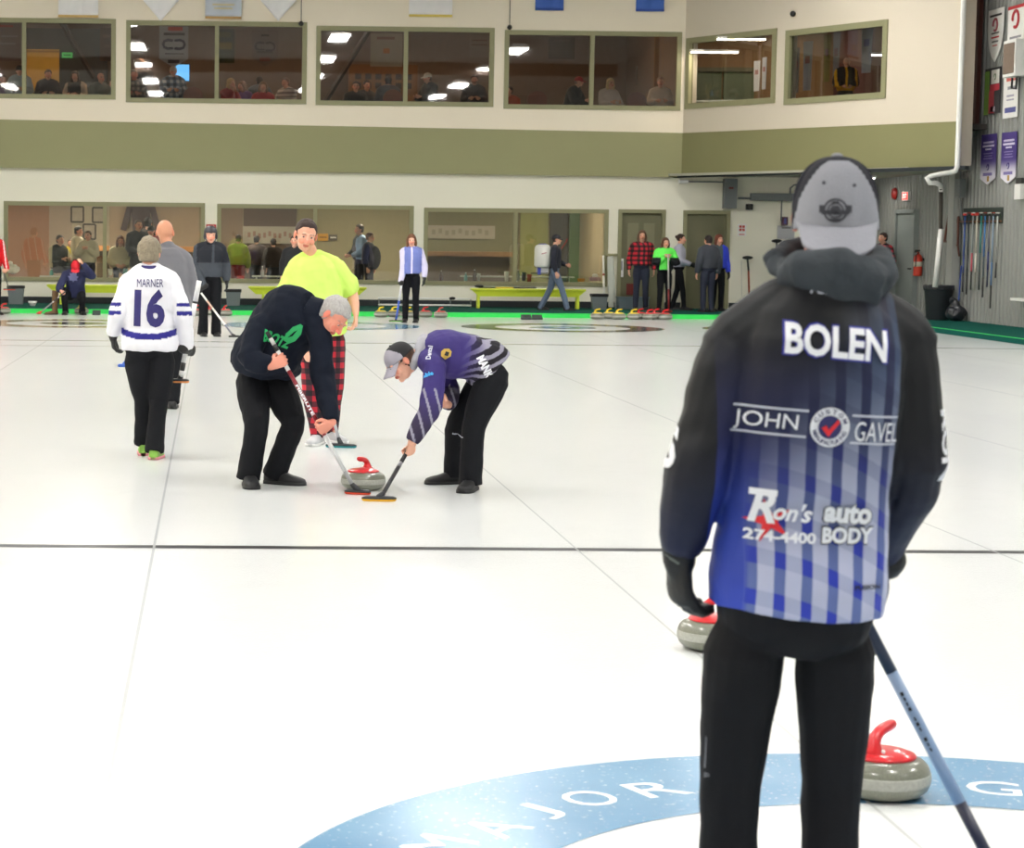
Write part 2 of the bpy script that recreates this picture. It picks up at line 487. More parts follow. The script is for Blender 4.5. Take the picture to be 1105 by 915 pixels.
    # ---- top
    if top:
        m = top['m']; lo = top.get('lo', .014); sl = top.get('sleeve', 'long'); sb = top.get('bottom', .05)
        mb = MB()
        add_torso(mb, J, k, lo, top.get('t0', .04), 1.0, wid, dep, top.get('belly', 0), top.get('hem', 0))
        for q in 'AB':
            sh, el, wr = J['sh'+q], J['el'+q], J['wr'+q]
            nk = J['neck']
            mb.tube([nk.lerp(sh, .2), nk.lerp(sh, .6), sh], [(.05*k+lo), (.058*k+lo), (.06*k+lo*.8)], 14)
            A = armr
            if sl == 'long':
                w2 = wr.lerp(el, .04)
                mb.tube([sh.lerp(nk, .15), sh.lerp(el, .06), sh.lerp(el, .3), sh.lerp(el, .75), el.lerp(sh, .05), el.lerp(wr, .1), el.lerp(wr, .5), el.lerp(wr, .85), w2],
                        [.05*k+lo*.5, .06*k*A+lo*.7, .056*k*A+lo*.9, .05*k*A+lo*1.1, .048*k*A+lo*1.15, .047*k*A+lo*1.1, .042*k*A+lo, .034*k*A+lo*.9, .031*k*A+lo*.6], 14, cap=None)
            elif sl == 'short':
                mb.tube([sh.lerp(nk, .12), sh.lerp(el, .08), sh.lerp(el, .4), sh.lerp(el, .7), sh.lerp(el, .74)], [.05*k, .058*k*A+lo*.7, .055*k*A+lo, .056*k*A+lo*1.3, .056*k*A+lo*1.3], 14)
        if top.get('collar'):
            c = top['collar']
            mb.tube([nb - (HC-nb)*.1, nb.lerp(HC, c[1])], [c[0]*k*1.12, c[0]*k], 16, cap=None)
        tn = top.get('name', 'jacket')
        res['top'] = build(tn, mb, m, root, vox=vox, sm=2, wr=(top.get('wr', .008)*k, 8, (1, 1, 1)), tint=top.get('tint'), fn=top.get('fn'))
        if top.get('hood'):
            mb = MB(); B = -F*.0; hdm = top['hood']
            bk = -J['fwd']
            cen = nb + (HC-nb)*.18
            X = (J['shA']-J['shB']).normalized(); Yd = J['fwd'] if not isinstance(hdm, tuple) or len(hdm) < 3 else V(hdm[2])
            ax = X.cross(Yd).normalized()
            if ax.dot(HC-nb) < 0: ax = -ax
            rg = []
            for i in range(17):
                a = 2*PI*i/16; bkw = max(0, -math.sin(a))
                c_ = cen + X*math.cos(a)*.082*k + Yd*math.sin(a)*.085*k + ax*(-.01+.02*(1-bkw))*k - Yd*.03*bkw*k
                rg.append((c_, (.026+.034*bkw)*k))
            mb.tube([p for p, _ in rg], [r for _, r in rg], 10, cap=None)
            build('hood', mb, hdm[0], root, vox=vox, sm=2, wr=(.01*k, 12, (1, 1, 1)))
    if glove:
        for q in 'AB':
            wr, D, N, side, cu = J['hand'+q]; mb = MB()
            add_hand(mb, wr, D, N, side, cu, k*1.05, glove=.0035)
            Dn = V(D).normalized()
            mb.tube([wr - Dn*.05*k, wr - Dn*.01*k, wr+Dn*.02*k], [.043*k, .037*k, .034*k], 12)
            g_ = build('glove', mb, glove, root, vox=min(vox, .012), sm=1)
            res['glove'+q] = g_
    # ---- hair and hats
    if hair:
        kind, hc = hair[0], hair[1]
        mb = MB(); T = lambda x, y, z: HC + (R*x + F*y + U*z)*hk
        if kind != 'bald':
            g = {'short': .008, 'crop': .003, 'long': .012, 'fluffy': .016, 'bun': .007}.get(kind, .008)
            mb.ell(T(0, -.016, .032), tuple((q+g)*hk for q in (.077, .096, .085)), (R, F, U), 20, 13)
            if kind != 'bun' and kind != 'crop': mb.ell(T(0, -.045, -.02), ((.068+g)*hk, (.06+g)*hk, (.07+g)*hk), (R, F, U), 16, 11)
            elif kind == 'crop': mb.ell(T(0, -.04, -.01), (.07*hk, .06*hk, .065*hk), (R, F, U), 16, 11)
            if kind == 'bun': mb.ell(T(0, -.11, .05), .035*hk)
            if kind == 'long':
                L = hair[2] if len(hair) > 2 else .2
                for x in (-1, 1): mb.tube([T(x*.072, -.005, .03), T(x*.085, -.01, -.05), T(x*.08, .0, -L)], [.026*hk, .03*hk, .022*hk], 10)
                mb.tube([T(0, -.06, .0), T(0, -.075, -.08), T(0, -.08, -L)], [(.08*hk, .05*hk), (.085*hk, .045*hk), (.07*hk, .03*hk)], 14, R)
            def cut(p):
                q = p - HC; x, y, z = q.dot(R)/hk, q.dot(F)/hk, q.dot(U)/hk
                hl = .066 if kind != 'crop' else .07
                lim = .018 + (0 if kind not in ('long',) else .02)
                hid = 0
                if z < hl and abs(x) < .075: hid = max(0, min(1, (y-lim-max(0, (z-.03))*.9)/.02))
                elif z < hl: hid = max(0, min(1, (y-lim)/.02))
                if kind in ('short', 'crop', 'fluffy', 'bun') and z < -.06: hid = max(hid, min(1, (-.06-z)/.03))
                if kind in ('short', 'crop', 'bun', 'fluffy') and abs(x) > .06 and z < -.0 and y > -.03: hid = 1
                if hat and z > .02: hid = max(hid, min(1, (z-.02)/.02))
                if hid <= 0: return p
                return HC + q*(1-.24*hid)
            build('hair', mb, mat('hair_'+hc, hc, .6, vary=.35, vs=60, bump=.7, bs=90, bst=(1, 1, .3), spec=.35), root, vox=min(vox, .01), sm=1,
                  wr=(.004 if kind != 'fluffy' else .012, 40 if kind != 'fluffy' else 28, (1, 1, .6)), fn=cut)
    if hat:
        T = lambda x, y, z: HC + (R*x + F*y + U*z)*hk
        kind = hat['kind']
        if kind == 'cap':
            d = hat.get('dir', 1); mb = MB(); n = 64
            rings = []
            for i in range(25):
                a = i/24*PI/2*.98; cs = math.cos(a); sn = math.sin(a); e = .85
                rings.append([T(math.cos(2*PI*j/n)*.0875*cs**e, -.014+d*.0 + math.sin(2*PI*j/n)*.106*cs**e, .018 + .1*sn**.95*hat.get('h', 1)) for j in range(n)])
            inner = [[p*1.0 for p in r] for r in rings]
            mb.loft(rings)
            # front panel / back colours by azimuth
            fm = len(hat['m']) > 1
            cen = T(0, -.014, .05)
            for i, f in enumerate(mb.f):
                c = sum((mb.v[j] for j in f), V())/len(f) - cen
                fy = c.dot(F)*d/hk; fz = c.dot(U)/hk
                mb.m[i] = 0 if (not fm or fy > .012+max(0, fz-.0)*.45) else 1
            # band
            c_ = build('cap', mb, hat['m'], root, smooth=True)
            br = MB(); o1 = []; rows = []
            nb_ = 14
            for r_ in range(7):
                t = r_/6; row = []
                for i in range(nb_+1):
                    a = math.radians(-62 + 124*i/nb_)
                    bx = math.sin(a)*.088; by = math.cos(a)*.106
                    ex = math.sin(a)*.092; ey = .096 + math.cos(a*1.0)*.078
                    x = bx*(1-t)+ex*t; y = by*(1-t)+ey*t
                    dr = -hat.get('droop', .25)*t*.08 - (x/.09)**2*.022*(.3+.7*t)
                    row.append((x, -.014+d*y, .022+dr))
                rows.append(row)
            top_ = [T(*p) for row in rows for p in row]; bot_ = [T(p[0], p[1], p[2]-.004) for row in rows for p in row]
            W_ = nb_+1; b0 = 0; br.v = top_+bot_; nt_ = len(top_)
            for r_ in range(6):
                for i in range(nb_):
                    q = (r_*W_+i, r_*W_+i+1, (r_+1)*W_+i+1, (r_+1)*W_+i)
                    br.f.append(q); br.m.append(0); br.f.append(tuple(nt_+a_ for a_ in reversed(q))); br.m.append(0)
            edge = [i for i in range(W_)] + [r_*W_+nb_ for r_ in range(1, 7)] + [6*W_+i for i in reversed(range(nb_))] + [r_*W_ for r_ in reversed(range(1, 6))]
            for i in range(len(edge)):
                a_, b_ = edge[i], edge[(i+1) % len(edge)]; br.f.append((a_, b_, nt_+b_, nt_+a_)); br.m.append(0)
            build('cap_brim', br, hat.get('bm', hat['m'][0]), root, smooth=True)
            bt = MB(); bt.ell(T(0, -.014, .118*hat.get('h', 1)+.0), (.009*hk, .009*hk, .005*hk)); build('cap_button', bt, hat['m'][-1], root, smooth=True)
            res['cap'] = c_
        elif kind == 'beanie':
            mb = MB(); mb.ell(T(0, -.016, .042), (.09*hk, .108*hk, .09*hk), (R, F, U), 20, 13)
            def cutb(p):
                q = p - HC; z = q.dot(U)/hk; y = q.dot(F)/hk
                lim = .03 if y > 0 else .03+y*.5
                return HC + q*(.82 if z < lim else 1)
            build('knit_hat', mb, hat['m'][0], root, vox=min(vox, .01), sm=1, fn=cutb)
        elif kind == 'helmet':
            mb = MB(); mb.ell(T(0, -.014, .035), (.098*hk, .118*hk, .1*hk), (R, F, U), 20, 13)
            for s_ in (-1, 1): mb.ell(T(s_*.085, -.005, -.02), (.018*hk, .04*hk, .05*hk), (R, F, U))
            def cuth(p):
                q = p - HC; z = q.dot(U)/hk; y = q.dot(F)/hk; x = abs(q.dot(R)/hk)
                hid = (z < .045 and y > .03) or z < -.07
                return HC + q*(.72 if hid else 1)
            build('helmet', mb, hat['m'][0], root, vox=min(vox, .01), sm=1, fn=cuth)
            sp_ = MB()
            for s_ in (-1, 1): sp_.tube([T(s_*.08, .02, -.04), T(s_*.05, .06, -.1), T(0, .07, -.115)], [.006*hk]*3, 8)
            build('chin_strap', sp_, hat['m'][0], root, smooth=True)
    return res

def stand(base, H=1.72, yaw=0, arms='down', stride=0, lean=0, sh=.185, hipw=.09, armsep=.25, crouch=0):
    """joints of a standing figure; yaw 0 faces the camera side (-Y), 90 faces +X; A is the figure's image-left when facing the camera"""
    s = H/1.75; b = V(base); ya = math.radians(yaw)
    F = V((math.sin(ya), -math.cos(ya), 0)); X = V((-math.cos(ya), -math.sin(ya), 0))     # X towards side A
    P = lambda x, f, z: b + (X*x + F*f + V((0, 0, z)))*s
    J = dict(pel=P(0, 0, .93), neck=P(0, lean*.5, 1.475), head=P(0, .035+lean*.65, 1.635), hipA=P(hipw, 0, .9), hipB=P(-hipw, 0, .9),
             knA=P(hipw+.01, stride*.5+.03, .5), knB=P(-hipw-.01, -stride*.4+.03, .5), anA=P(hipw+.02, stride, .085), anB=P(-hipw-.02, -stride, .085),
             shA=P(sh, lean*.45, 1.41), shB=P(-sh, lean*.45, 1.41))
    def arm(q, sg, mode):
        a = armsep
        if mode == 'down': J['el'+q] = P(sg*(a+.01), -.03+lean*.3, 1.13); J['wr'+q] = P(sg*(a+.02), .04+lean*.3, .88)
        elif mode == 'fold': J['el'+q] = P(sg*(a+.0), .05, 1.12); J['wr'+q] = P(sg*.05, .24, 1.13)
        elif mode == 'front': J['el'+q] = P(sg*(a-.01), .04, 1.13); J['wr'+q] = P(sg*.1, .27, 1.05)
        elif mode == 'high': J['el'+q] = P(sg*(a+.02), .12, 1.13); J['wr'+q] = P(sg*.05, .2, 1.3)
        elif mode == 'pocket': J['el'+q] = P(sg*(a+.06), -.06, 1.12); J['wr'+q] = P(sg*(a-.04), .05, .92)
        elif mode == 'hip': J['el'+q] = P(sg*(a+.14), -.06, 1.15); J['wr'+q] = P(sg*(a-.04), .03, .98)
        elif mode == 'out': J['el'+q] = P(sg*(a+.06), .05, 1.15); J['wr'+q] = P(sg*(a+.12), .15, .93)
        elif mode == 'reach': J['el'+q] = P(sg*(a-.02), .18, 1.2); J['wr'+q] = P(sg*(a-.06), .42, 1.12)
        elif mode == 'up': J['el'+q] = P(sg*(a+.06), .12, 1.35); J['wr'+q] = P(sg*.12, .1, 1.66)
    m = arms if isinstance(arms, (tuple, list)) else (arms, arms)
    arm('A', 1, m[0]); arm('B', -1, m[1])
    return J, s, F

def sit(base, H=1.7, yaw=0, arms='table', seat=.46, lean=0):
    s = H/1.75; b = V(base); ya = math.radians(yaw)
    F = V((math.sin(ya), -math.cos(ya), 0)); X = V((-math.cos(ya), -math.sin(ya), 0))
    P = lambda x, f, z: b + (X*x + F*f + V((0, 0, z)))*s
    h = seat/s + .09
    J = dict(pel=P(0, 0, h), neck=P(0, .06+lean, h+.53), head=P(0, .11+lean*1.25, h+.68), hipA=P(.09, .02, h-.01), hipB=P(-.09, .02, h-.01),
             knA=P(.11, .42, h-.0), knB=P(-.11, .42, h-.0), anA=P(.11, .42, .085), anB=P(-.11, .40, .085),
             shA=P(.185, .03+lean, h+.46), shB=P(-.185, .03+lean, h+.46))
    m = arms if isinstance(arms, (tuple, list)) else (arms, arms)
    for q, sg, mm in (('A', 1, m[0]), ('B', -1, m[1])):
        if mm == 'table': J['el'+q] = P(sg*.25, .14+lean, h+.2); J['wr'+q] = P(sg*.12, .36+lean, h+.24)
        elif mm == 'lap': J['el'+q] = P(sg*.25, .02+lean, h+.19); J['wr'+q] = P(sg*.1, .22, h+.11)
        elif mm == 'chin': J['el'+q] = P(sg*.2, .22+lean, h+.24); J['wr'+q] = P(sg*.05, .2+lean, h+.5)
    return J, s, F
EXPO = 0.3
# ================================================================== materials
def ice_fn():
    n = nz(.35, 5, (1, .25, 1)); m = nz(3.0, 4)
    c = mixc(n.sstep(.35, .7), 'e6e9ea', 'eff1f1')
    return mixc(m.sstep(.5, .8)*.25, c, srgb('dfe2e3'))
M_ice = mat('ice', rough=.14, spec=.3, fn=ice_fn, bump=.12, bs=55)
M_green = mat('board_green', '2fd75c', .6, vary=.08)
M_carpet = mat('carpet_green', '0e4f47', .95, vary=.25, vs=30, bump=.3, bs=300, spec=.1)
M_wall = mat('wall_cream', 'ece9d9', .85, vary=.02, vs=1.2, spec=.2)
M_wallup = mat('wall_upper_cream', 'eee4d1', .85, vary=.03, vs=1.0, spec=.2)
M_wallbay = mat('wall_bay_cream', 'd3c9b8', .85, vary=.03, vs=1.0, spec=.2)  # same upper cream, darkened to offset the stronger light on the bay
M_olive = mat('fascia_olive', '959470', .8, vary=.03, vs=1.5, spec=.2)
M_frame = mat('frame_olive', '8a8867', .6, vary=.05)
M_doorl = mat('door_olive', '6c6a50', .6, vary=.06)
M_doorg = mat('door_grey', '8a918f', .55, vary=.05)
M_metal = mat('corrugated_grey', '8f918d', .55, vary=.04, vs=.8)
M_dark = mat('dark_baseboard', '22282c', .7)
M_black = mat('matte_black', '141517', .6)
M_white = mat('gloss_white', 'e9e9e6', .45)
M_conc = mat('ceiling_grey', '8e8c88', .9, vary=.1, vs=.6)
M_steel = mat('grey_steel', '6d7274', .5, vary=.06)
M_lamp = mat('lamp_diffuser', 'ffffff', .5, vary=0, emit='fffcf6', es=60)
M_lampin = mat('tube_glow', 'ffffff', .5, vary=0, emit='fff0dc', es=55)
M_warm = mat('downlight_glow', 'ffffff', .5, vary=0, emit='ffd0a0', es=190)

def glass_mat(name, tint, refl):
    m = bpy.data.materials.new(name); m.use_nodes = True; nt = m.node_tree; nt.nodes.clear()
    o = nt.nodes.new('ShaderNodeOutputMaterial'); mx = nt.nodes.new('ShaderNodeMixShader')
    t = nt.nodes.new('ShaderNodeBsdfTransparent'); g = nt.nodes.new('ShaderNodeBsdfGlossy')
    t.inputs[0].default_value = srgb(tint); g.inputs['Roughness'].default_value = .02; g.inputs[0].default_value = (1, 1, 1, 1)
    w = nt.nodes.new('ShaderNodeTexNoise'); w.inputs['Scale'].default_value = 1.3; b = nt.nodes.new('ShaderNodeBump')
    b.inputs['Strength'].default_value = .02; b.inputs['Distance'].default_value = .05
    nt.links.new(w.outputs[0], b.inputs['Height']); nt.links.new(b.outputs[0], g.inputs['Normal'])
    mx.inputs[0].default_value = refl
    nt.links.new(t.outputs[0], mx.inputs[1]); nt.links.new(g.outputs[0], mx.inputs[2]); nt.links.new(mx.outputs[0], o.inputs[0]); return m
M_glass = glass_mat('window_glass', 'dcdccf', .10)
M_glassup = glass_mat('window_glass_upper', 'b4b4b0', .10)

# ================================================================== ice and walkway
YB, XB, ZW, YW = 39.62, 11.0, .085, 43.5
mb = MB(); mb.box((-1.5, 15.8, -.1), (25.0, YB*2-31.6, .2)); floor = struct(build('floor', mb, M_ice, None, (0, 0, 0)))
def flat(name, geo, m, x=0, y=0, z=.0012, parent=floor):
    me = bpy.data.meshes.new(name); me.from_pydata([(p.x+x, p.y+y, z) for p in geo[0]], [], geo[1]); finish(me, False)
    o = link(name, me, m, parent, (0, 0, 0)); return o
M_line = mat('hog_line_black', '222326', .4, spec=.15, vary=.2, vs=20)
M_thin = mat('line_grey', '7d8082', .14, spec=.3)
M_faint = mat('line_faint', 'cdd0d1', .14, spec=.3)
def blue_fn():
    n = nz(1.6, 3); sp = nz(55, 3)
    c = mixc(n.sstep(.3, .7), '5f8cb0', '729cbc')
    return mixc(sp.sstep(.62, .72)*.55, c, srgb('e8eff4'))
M_ringb = mat('ring_blue', rough=.25, spec=.2, fn=blue_fn)
M_ringd = mat('ring_dark', '4c5050', .14, spec=.3); M_ringt = mat('ring_tan', 'a08a6c', .14, spec=.3); M_ringl = mat('ring_pale', 'e8ebec', .14, spec=.3)
M_ringbl = mat('ring_blue_plain', '6493b6', .14, spec=.3)
hogs = [('hog_line', 6.4, .11), ('hog_line', 28.35, .10)]
for n, y, w in hogs: flat(n, rect_geo(-1.5, y, 24.9, w), M_line if y < 10 else M_thin)
flat('courtesy_line', rect_geo(-4.4, 26.75, 8.0, .05), M_thin)
SW = 4.42
for c in (-3, -2, -1, 0, 1, 2):
    flat('centre_line', rect_geo(c*SW, 15.5, .012, 46), M_faint, z=.0018)
    flat('sheet_divider', rect_geo(c*SW+SW/2, 15.5, .014, 46), M_faint, z=.0018)
    for ty in (34.75,):
        outer, inner = {0: (M_ringbl, M_ringl), 1: (M_ringd, M_ringbl), -1: (M_ringt, M_ringd), 2: (M_ringt, M_ringd), -2: (M_ringbl, M_ringl), -3: (M_ringd, M_ringbl)}[c]
        flat('house_ring', ring_geo(1.22, 1.83, 72), outer, c*SW, ty, .0015)
        flat('house_ring', ring_geo(0.16, .61, 48), inner, c*SW, ty, .0015)
    flat('back_line', rect_geo(c*SW, 36.6, SW-.1, .02), M_faint, z=.0010); flat('tee_line', rect_geo(c*SW, 34.75, SW-.1, .014), M_faint, z=.0010)
NX, NY = 0.0, 0.03
flat('house_ring', ring_geo(1.22, 1.83, 128), M_ringb, NX, NY, .0015)
flat('house_ring', ring_geo(.17, .61, 64), M_ringb, NX, NY, .0015)
# lettering in the near ring: reads from outside, following the arc
M_let = mat('ring_letters', 'f3f7fa', .3)
def ice_letter(ch, px, py, h=.165):
    p = atz(px, py); a = math.atan2(p.y-NY, p.x-NX); g = text_geo(ch, h, .0, h*.95 if ch not in 'IJ' else h*.5)
    g = shift_geo(g, p.x, p.y, a-PI/2)
    flat('ring_letter', g, M_let, 0, 0, .0024)
for ch, px, py in (('M', 474, 912), ('A', 534, 894), ('J', 583, 876), ('O', 636, 862), ('R', 709, 852)): ice_letter(ch, px, py)
ice_letter('G', 1072, 851)

mb = MB(); mb.box((-.6, 43.6, ZW-.1), (26.8, 7.9, .2)); mb.box(((XB+12.8)/2+.03, 15.8, ZW-.1), (1.9, 47.8, .2))
walk = struct(build('floor', mb, M_carpet, None, (0, 43.5, 0))); walk.name = 'floor_walkway'
mb = MB(); mb.box((-1.5, YB+.03, ZW/2+.003), (25.1, .06, ZW+.006)); mb.box((XB+.03, 15.8, ZW/2+.003), (.06, YB*2-31.6+.06, ZW+.006))
struct(build('trim_1', mb, M_green, None, (0, YB, 0)))

# ================================================================== walls
def panel_wall(name, P0, d, L, z0, z1, th, holes, m, nout=None):
    """wall with rectangular openings; d: unit direction, thickness goes away from the viewer"""
    P0 = V(P0); d = V(d).normalized(); n = V((-d.y, d.x, 0))
    if nout is not None and n.dot(nout) > 0: n = -n
    ss = sorted({0, L} | {h[0] for h in holes} | {h[1] for h in holes}); zs = sorted({z0, z1} | {h[2] for h in holes} | {h[3] for h in holes})
    mb = MB()
    for i in range(len(ss)-1):
        for j in range(len(zs)-1):
            cs, cz = (ss[i]+ss[i+1])/2, (zs[j]+zs[j+1])/2
            if any(h[0] < cs < h[1] and h[2] < cz < h[3] for h in holes): continue
            c = P0 + d*cs + n*(th/2) + V((0, 0, cz))
            mb.box(c, (ss[i+1]-ss[i], th, zs[j+1]-zs[j]), fr=(d, n, V((0, 0, 1))))
    # weld
    o = struct(build(name, mb, m, None, P0 + V((0, 0, z0))))
    return o
def window(name, P0, d, h, mull, m, g, th=.2, fw=.09, n=None):
    """frame, mullions and panes in an opening h = (s0, s1, z0, z1)"""
    P0 = V(P0); d = V(d).normalized(); n = V((-d.y, d.x, 0)) if n is None else n
    s0, s1, z0, z1 = h; Z = V((0, 0, 1)); mb = MB()
    c = lambda s, z, t: P0 + d*s + n*t + V((0, 0, z))
    dp = .12
    for s, w, za, zb in ((s0+fw/2, fw, z0+fw, z1-fw), (s1-fw/2, fw, z0+fw, z1-fw)): mb.box(c(s, (za+zb)/2, dp/2-.03), (w, dp, zb-za), fr=(d, n, Z))
    for z in (z0+fw/2, z1-fw/2): mb.box(c((s0+s1)/2, z, dp/2-.03), (s1-s0, dp, fw), fr=(d, n, Z))
    for s in mull: mb.box(c(s, (z0+z1)/2, dp/2-.03), (fw*.9, dp-.01, z1-z0-2*fw), fr=(d, n, Z))
    fr_ = struct(build(name, mb, m, None, c((s0+s1)/2, z0, 0)))
    es = [s0+fw] + [x for q in mull for x in (q-fw*.45, q+fw*.45)] + [s1-fw]
    for i in range(0, len(es), 2):
        p = MB(); p.v = [c(es[i]-.01, z0+fw-.01, .05), c(es[i+1]+.01, z0+fw-.01, .05), c(es[i+1]+.01, z1-fw+.01, .05), c(es[i]-.01, z1-fw+.01, .05)]; p.f = [(0, 1, 2, 3)]; p.m = [0]
        build('pane', p, g, fr_)
    return fr_
XL = -13.9
D0 = V((1, 0, 0)); P0 = V((XL, YW, 0))
sx = lambda px, Y=YW: at(px, 260, Y).x - XL
def hole(x0, y0, x1, y1, Y=YW):
    return (at(x0, (y0+y1)/2, Y).x-XL, at(x1, (y0+y1)/2, Y).x-XL, at((x0+x1)/2, y1, Y).z, at((x0+x1)/2, y0, Y).z)
lw = [hole(4, 218, 221, 304), hole(234, 221, 446, 306), hole(457, 225, 656, 308.5)]
lw0 = (sx(4)-5.0, sx(4)-.35, lw[0][2], lw[0][3])
dr = [hole(666, 226, 717, 340), hole(736, 227, 786.5, 340)]
dr = [(a, b, ZW, d_) for a, b, c, d_ in dr]
panel_wall('wall_back', P0, D0, 11.25-XL, ZW-.02, 3.2, .2, lw+[lw0]+dr, M_wall)
window('window_1', P0, D0, lw0, [(lw0[0]+lw0[1])/2], M_frame, M_glass)
for i, (h, mu) in enumerate(zip(lw, (113, 340, 556))): window('window_%d' % (i+2), P0, D0, h, [sx(mu)], M_frame, M_glass)
# baseboard of the lower wall
mb = MB()
e = [0] + [q for h in dr for q in (h[0]-.02, h[1]+.02)] + [11.25-XL]
for i in range(0, len(e), 2): mb.box((XL+(e[i]+e[i+1])/2, YW-.012, ZW+.07), (e[i+1]-e[i], .024, .14))
struct(build('baseboard_back', mb, M_dark, None, (0, YW, ZW)))
# doors
for i, h in enumerate(dr):
    mb = MB(); s0, s1, z0, z1 = h; x0, x1 = XL+s0, XL+s1
    for x in (x0+.04, x1-.04): mb.box((x, YW+.03, (z0+z1-.08)/2), (.08, .16, z1-z0-.08))
    mb.box(((x0+x1)/2, YW+.03, z1-.04), (x1-x0, .16, .08))
    f = struct(build('door_%d' % (i+1), mb, M_frame, None, ((x0+x1)/2, YW, z0)))
    mb = MB(); mb.box(((x0+x1)/2, YW+.07, (z0+z1)/2-.03), (x1-x0-.14, .045, z1-z0-.08)); lf = build('door_leaf', mb, M_doorl, f, bevel=.004)
    if i == 0:
        mb = MB()
        for a_, b_, c_, d_ in ((.28, .36, .5, .92), (.62, .36, .5, .92)):
            xc = x0+(x1-x0)*(a_+.05); mb.box((xc, YW+.045, z0+(z1-z0)*.69), (.24, .012, .75))
        build('raised_panel', mb, mat('door_panel', '7d7b60', .6), f, bevel=.003)
    mb = MB(); xh = x0+.16 if i else x1-.16
    mb.tube([(xh, YW+.05, z0+.98), (xh, YW+.0, z0+.98)], [.028, .02], 12); mb.tube([(xh, YW, z0+.98), (xh+.09, YW, z0+.98)], [.012, .012], 8)
    build('door_handle', mb, M_steel, f, smooth=True)
# upper storey
YU = 43.40
P1 = V((XL, YU, 0))
sxu = lambda px: at(px, 60, YU).x - XL
uw = [hole(-140, 19, 125, 106, YU), hole(136, 23, 331, 111.5, YU), hole(341, 29, 533, 114.5, YU), hole(544, 33.5, 735, 118.5, YU)]
xa = at(737, 143, YU).x
panel_wall('wall_back_upper', P1, D0, xa-XL, 3.05, 8.0, .3, uw, M_wallup)
for i, (h, mu) in enumerate(zip(uw, ((-60, 26), (234,), (438,), (639,)))): window('window_%d' % (i+5), P1, D0, h, [sxu(q) for q in mu], M_frame, M_glassup, fw=.1)
# angled bay of the upper storey
PA = V((xa, YU, 0)); PB = V((12.06, 36.2, 0)); dA = (PB-PA).normalized(); LA = (PB-PA).length; nA = V((-dA.y, dA.x, 0))
def onA(px, py):
    d = ray(px, py); t = (PA-CAM).dot(nA)/d.dot(nA); p = CAM+d*t; return (p-PA).dot(dA), p.z
def holeA(x0, yt, yb, x1):
    s0, s1 = onA(x0, 60)[0], onA(x1, 60)[0]; xm = (x0+x1)/2; return (s0, s1, onA(xm, yb)[1], onA(xm, yt)[1])
aw = [holeA(741, 36, 114.5, 838), holeA(848, 27, 109.5, 957.5)]
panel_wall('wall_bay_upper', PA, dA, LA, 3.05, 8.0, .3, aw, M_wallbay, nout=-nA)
for i, h in enumerate(aw): window('window_%d' % (i+9), PA, dA, h, [], M_frame, M_glassup, fw=.12, n=nA)
# olive fascia band
def strip(name, pts, th, n, m):
    mb = MB(); mb.loft([[V(p) for p in pts], [V(p)+n*th for p in pts]]); return struct(build(name, mb, m, None, pts[0]))
zb = at(0, 181, YU).z; 
q = lambda px, py: at(px, py, YU-.03)
a0, a1, a2, a3 = q(-330, 176), q(736, 191.5), q(736, 143.5), q(-330, 122)
a0.x = a3.x = XL; a1.x = a2.x = xa
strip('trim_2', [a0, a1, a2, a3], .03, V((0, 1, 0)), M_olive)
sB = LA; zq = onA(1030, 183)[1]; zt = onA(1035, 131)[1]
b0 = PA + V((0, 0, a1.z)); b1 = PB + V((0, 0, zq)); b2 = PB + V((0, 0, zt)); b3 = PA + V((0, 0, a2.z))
strip('trim_3', [p - nA*.03 for p in (b0, b1, b2, b3)], .03, nA, mat('fascia_olive_bay', '83815d', .8, vary=.03, vs=1.5, spec=.2))  # same olive paint, toned down where the bay catches more light
# soffit under the bay and its dark edge beam
mb = MB(); out = [(xa-.3, YU-.05), (PB.x+.02, PB.y+.0), (12.7, 37.6), (12.78, 47.2), (xa-.3, 47.2)]
mb.loft([[V((x, y, 3.0)) for x, y in out], [V((x, y, 3.05)) for x, y in out]]); struct(build('ceiling_soffit', mb, mat('soffit', 'a9a898', .8), None, (xa, YU, 3)))
mb = MB(); mb.box(PA.lerp(PB, .5)-nA*.06+V((0, 0, 3.0)), (LA+.5, .1, .07), fr=(dA, nA, V((0, 0, 1)))); struct(build('trim_4', mb, M_dark, None, (xa, YU, 3)))
# corrugated side wall
def corr(name, P0, P1, z0, z1, m, pitch=.2, dep=.035, holes=()):
    P0, P1 = V(P0), V(P1); d = (P1-P0); L = d.length; d.normalize(); n = V((-d.y, d.x, 0))
    pr = []; s = 0
    while s < L:
        for ds, o in ((0, 0), (.11, 0), (.13, dep), (.18, dep)):
            if s+ds < L: pr.append((s+ds, o))
        s += pitch
    pr.append((L, 0)); mb = MB(); 
    bt = [P0+d*a-n*o+V((0, 0, z0)) for a, o in pr]; tp = [p+V((0, 0, z1-z0)) for p in bt]
    N = len(bt); mb.v = bt+tp
    for i in range(N-1): mb.f.append((i, i+1, N+i+1, N+i)); mb.m.append(0)
    back = [P0+n*.12+V((0, 0, z0)), P1+n*.12+V((0, 0, z0)), P1+n*.12+V((0, 0, z1)), P0+n*.12+V((0, 0, z1))]
    b = len(mb.v); mb.v += back; mb.f += [(b, b+1, b+2, b+3), (0, b, b+3, N), (N-1, b+1, b+2, 2*N-1)]; mb.m += [0]*3
    return struct(build(name, mb, m, None, P0+V((0, 0, z0))))
corr('wall_right', (12.8, 47.1, 0), (12.8, 14.0, 0), ZW-.01, 8.0, M_metal)
panel_wall('wall_recess', (11.0, 47.1, 0), D0, 1.9, ZW-.01, 3.05, .15, [], mat('recess_grey', '7f817c', .8))
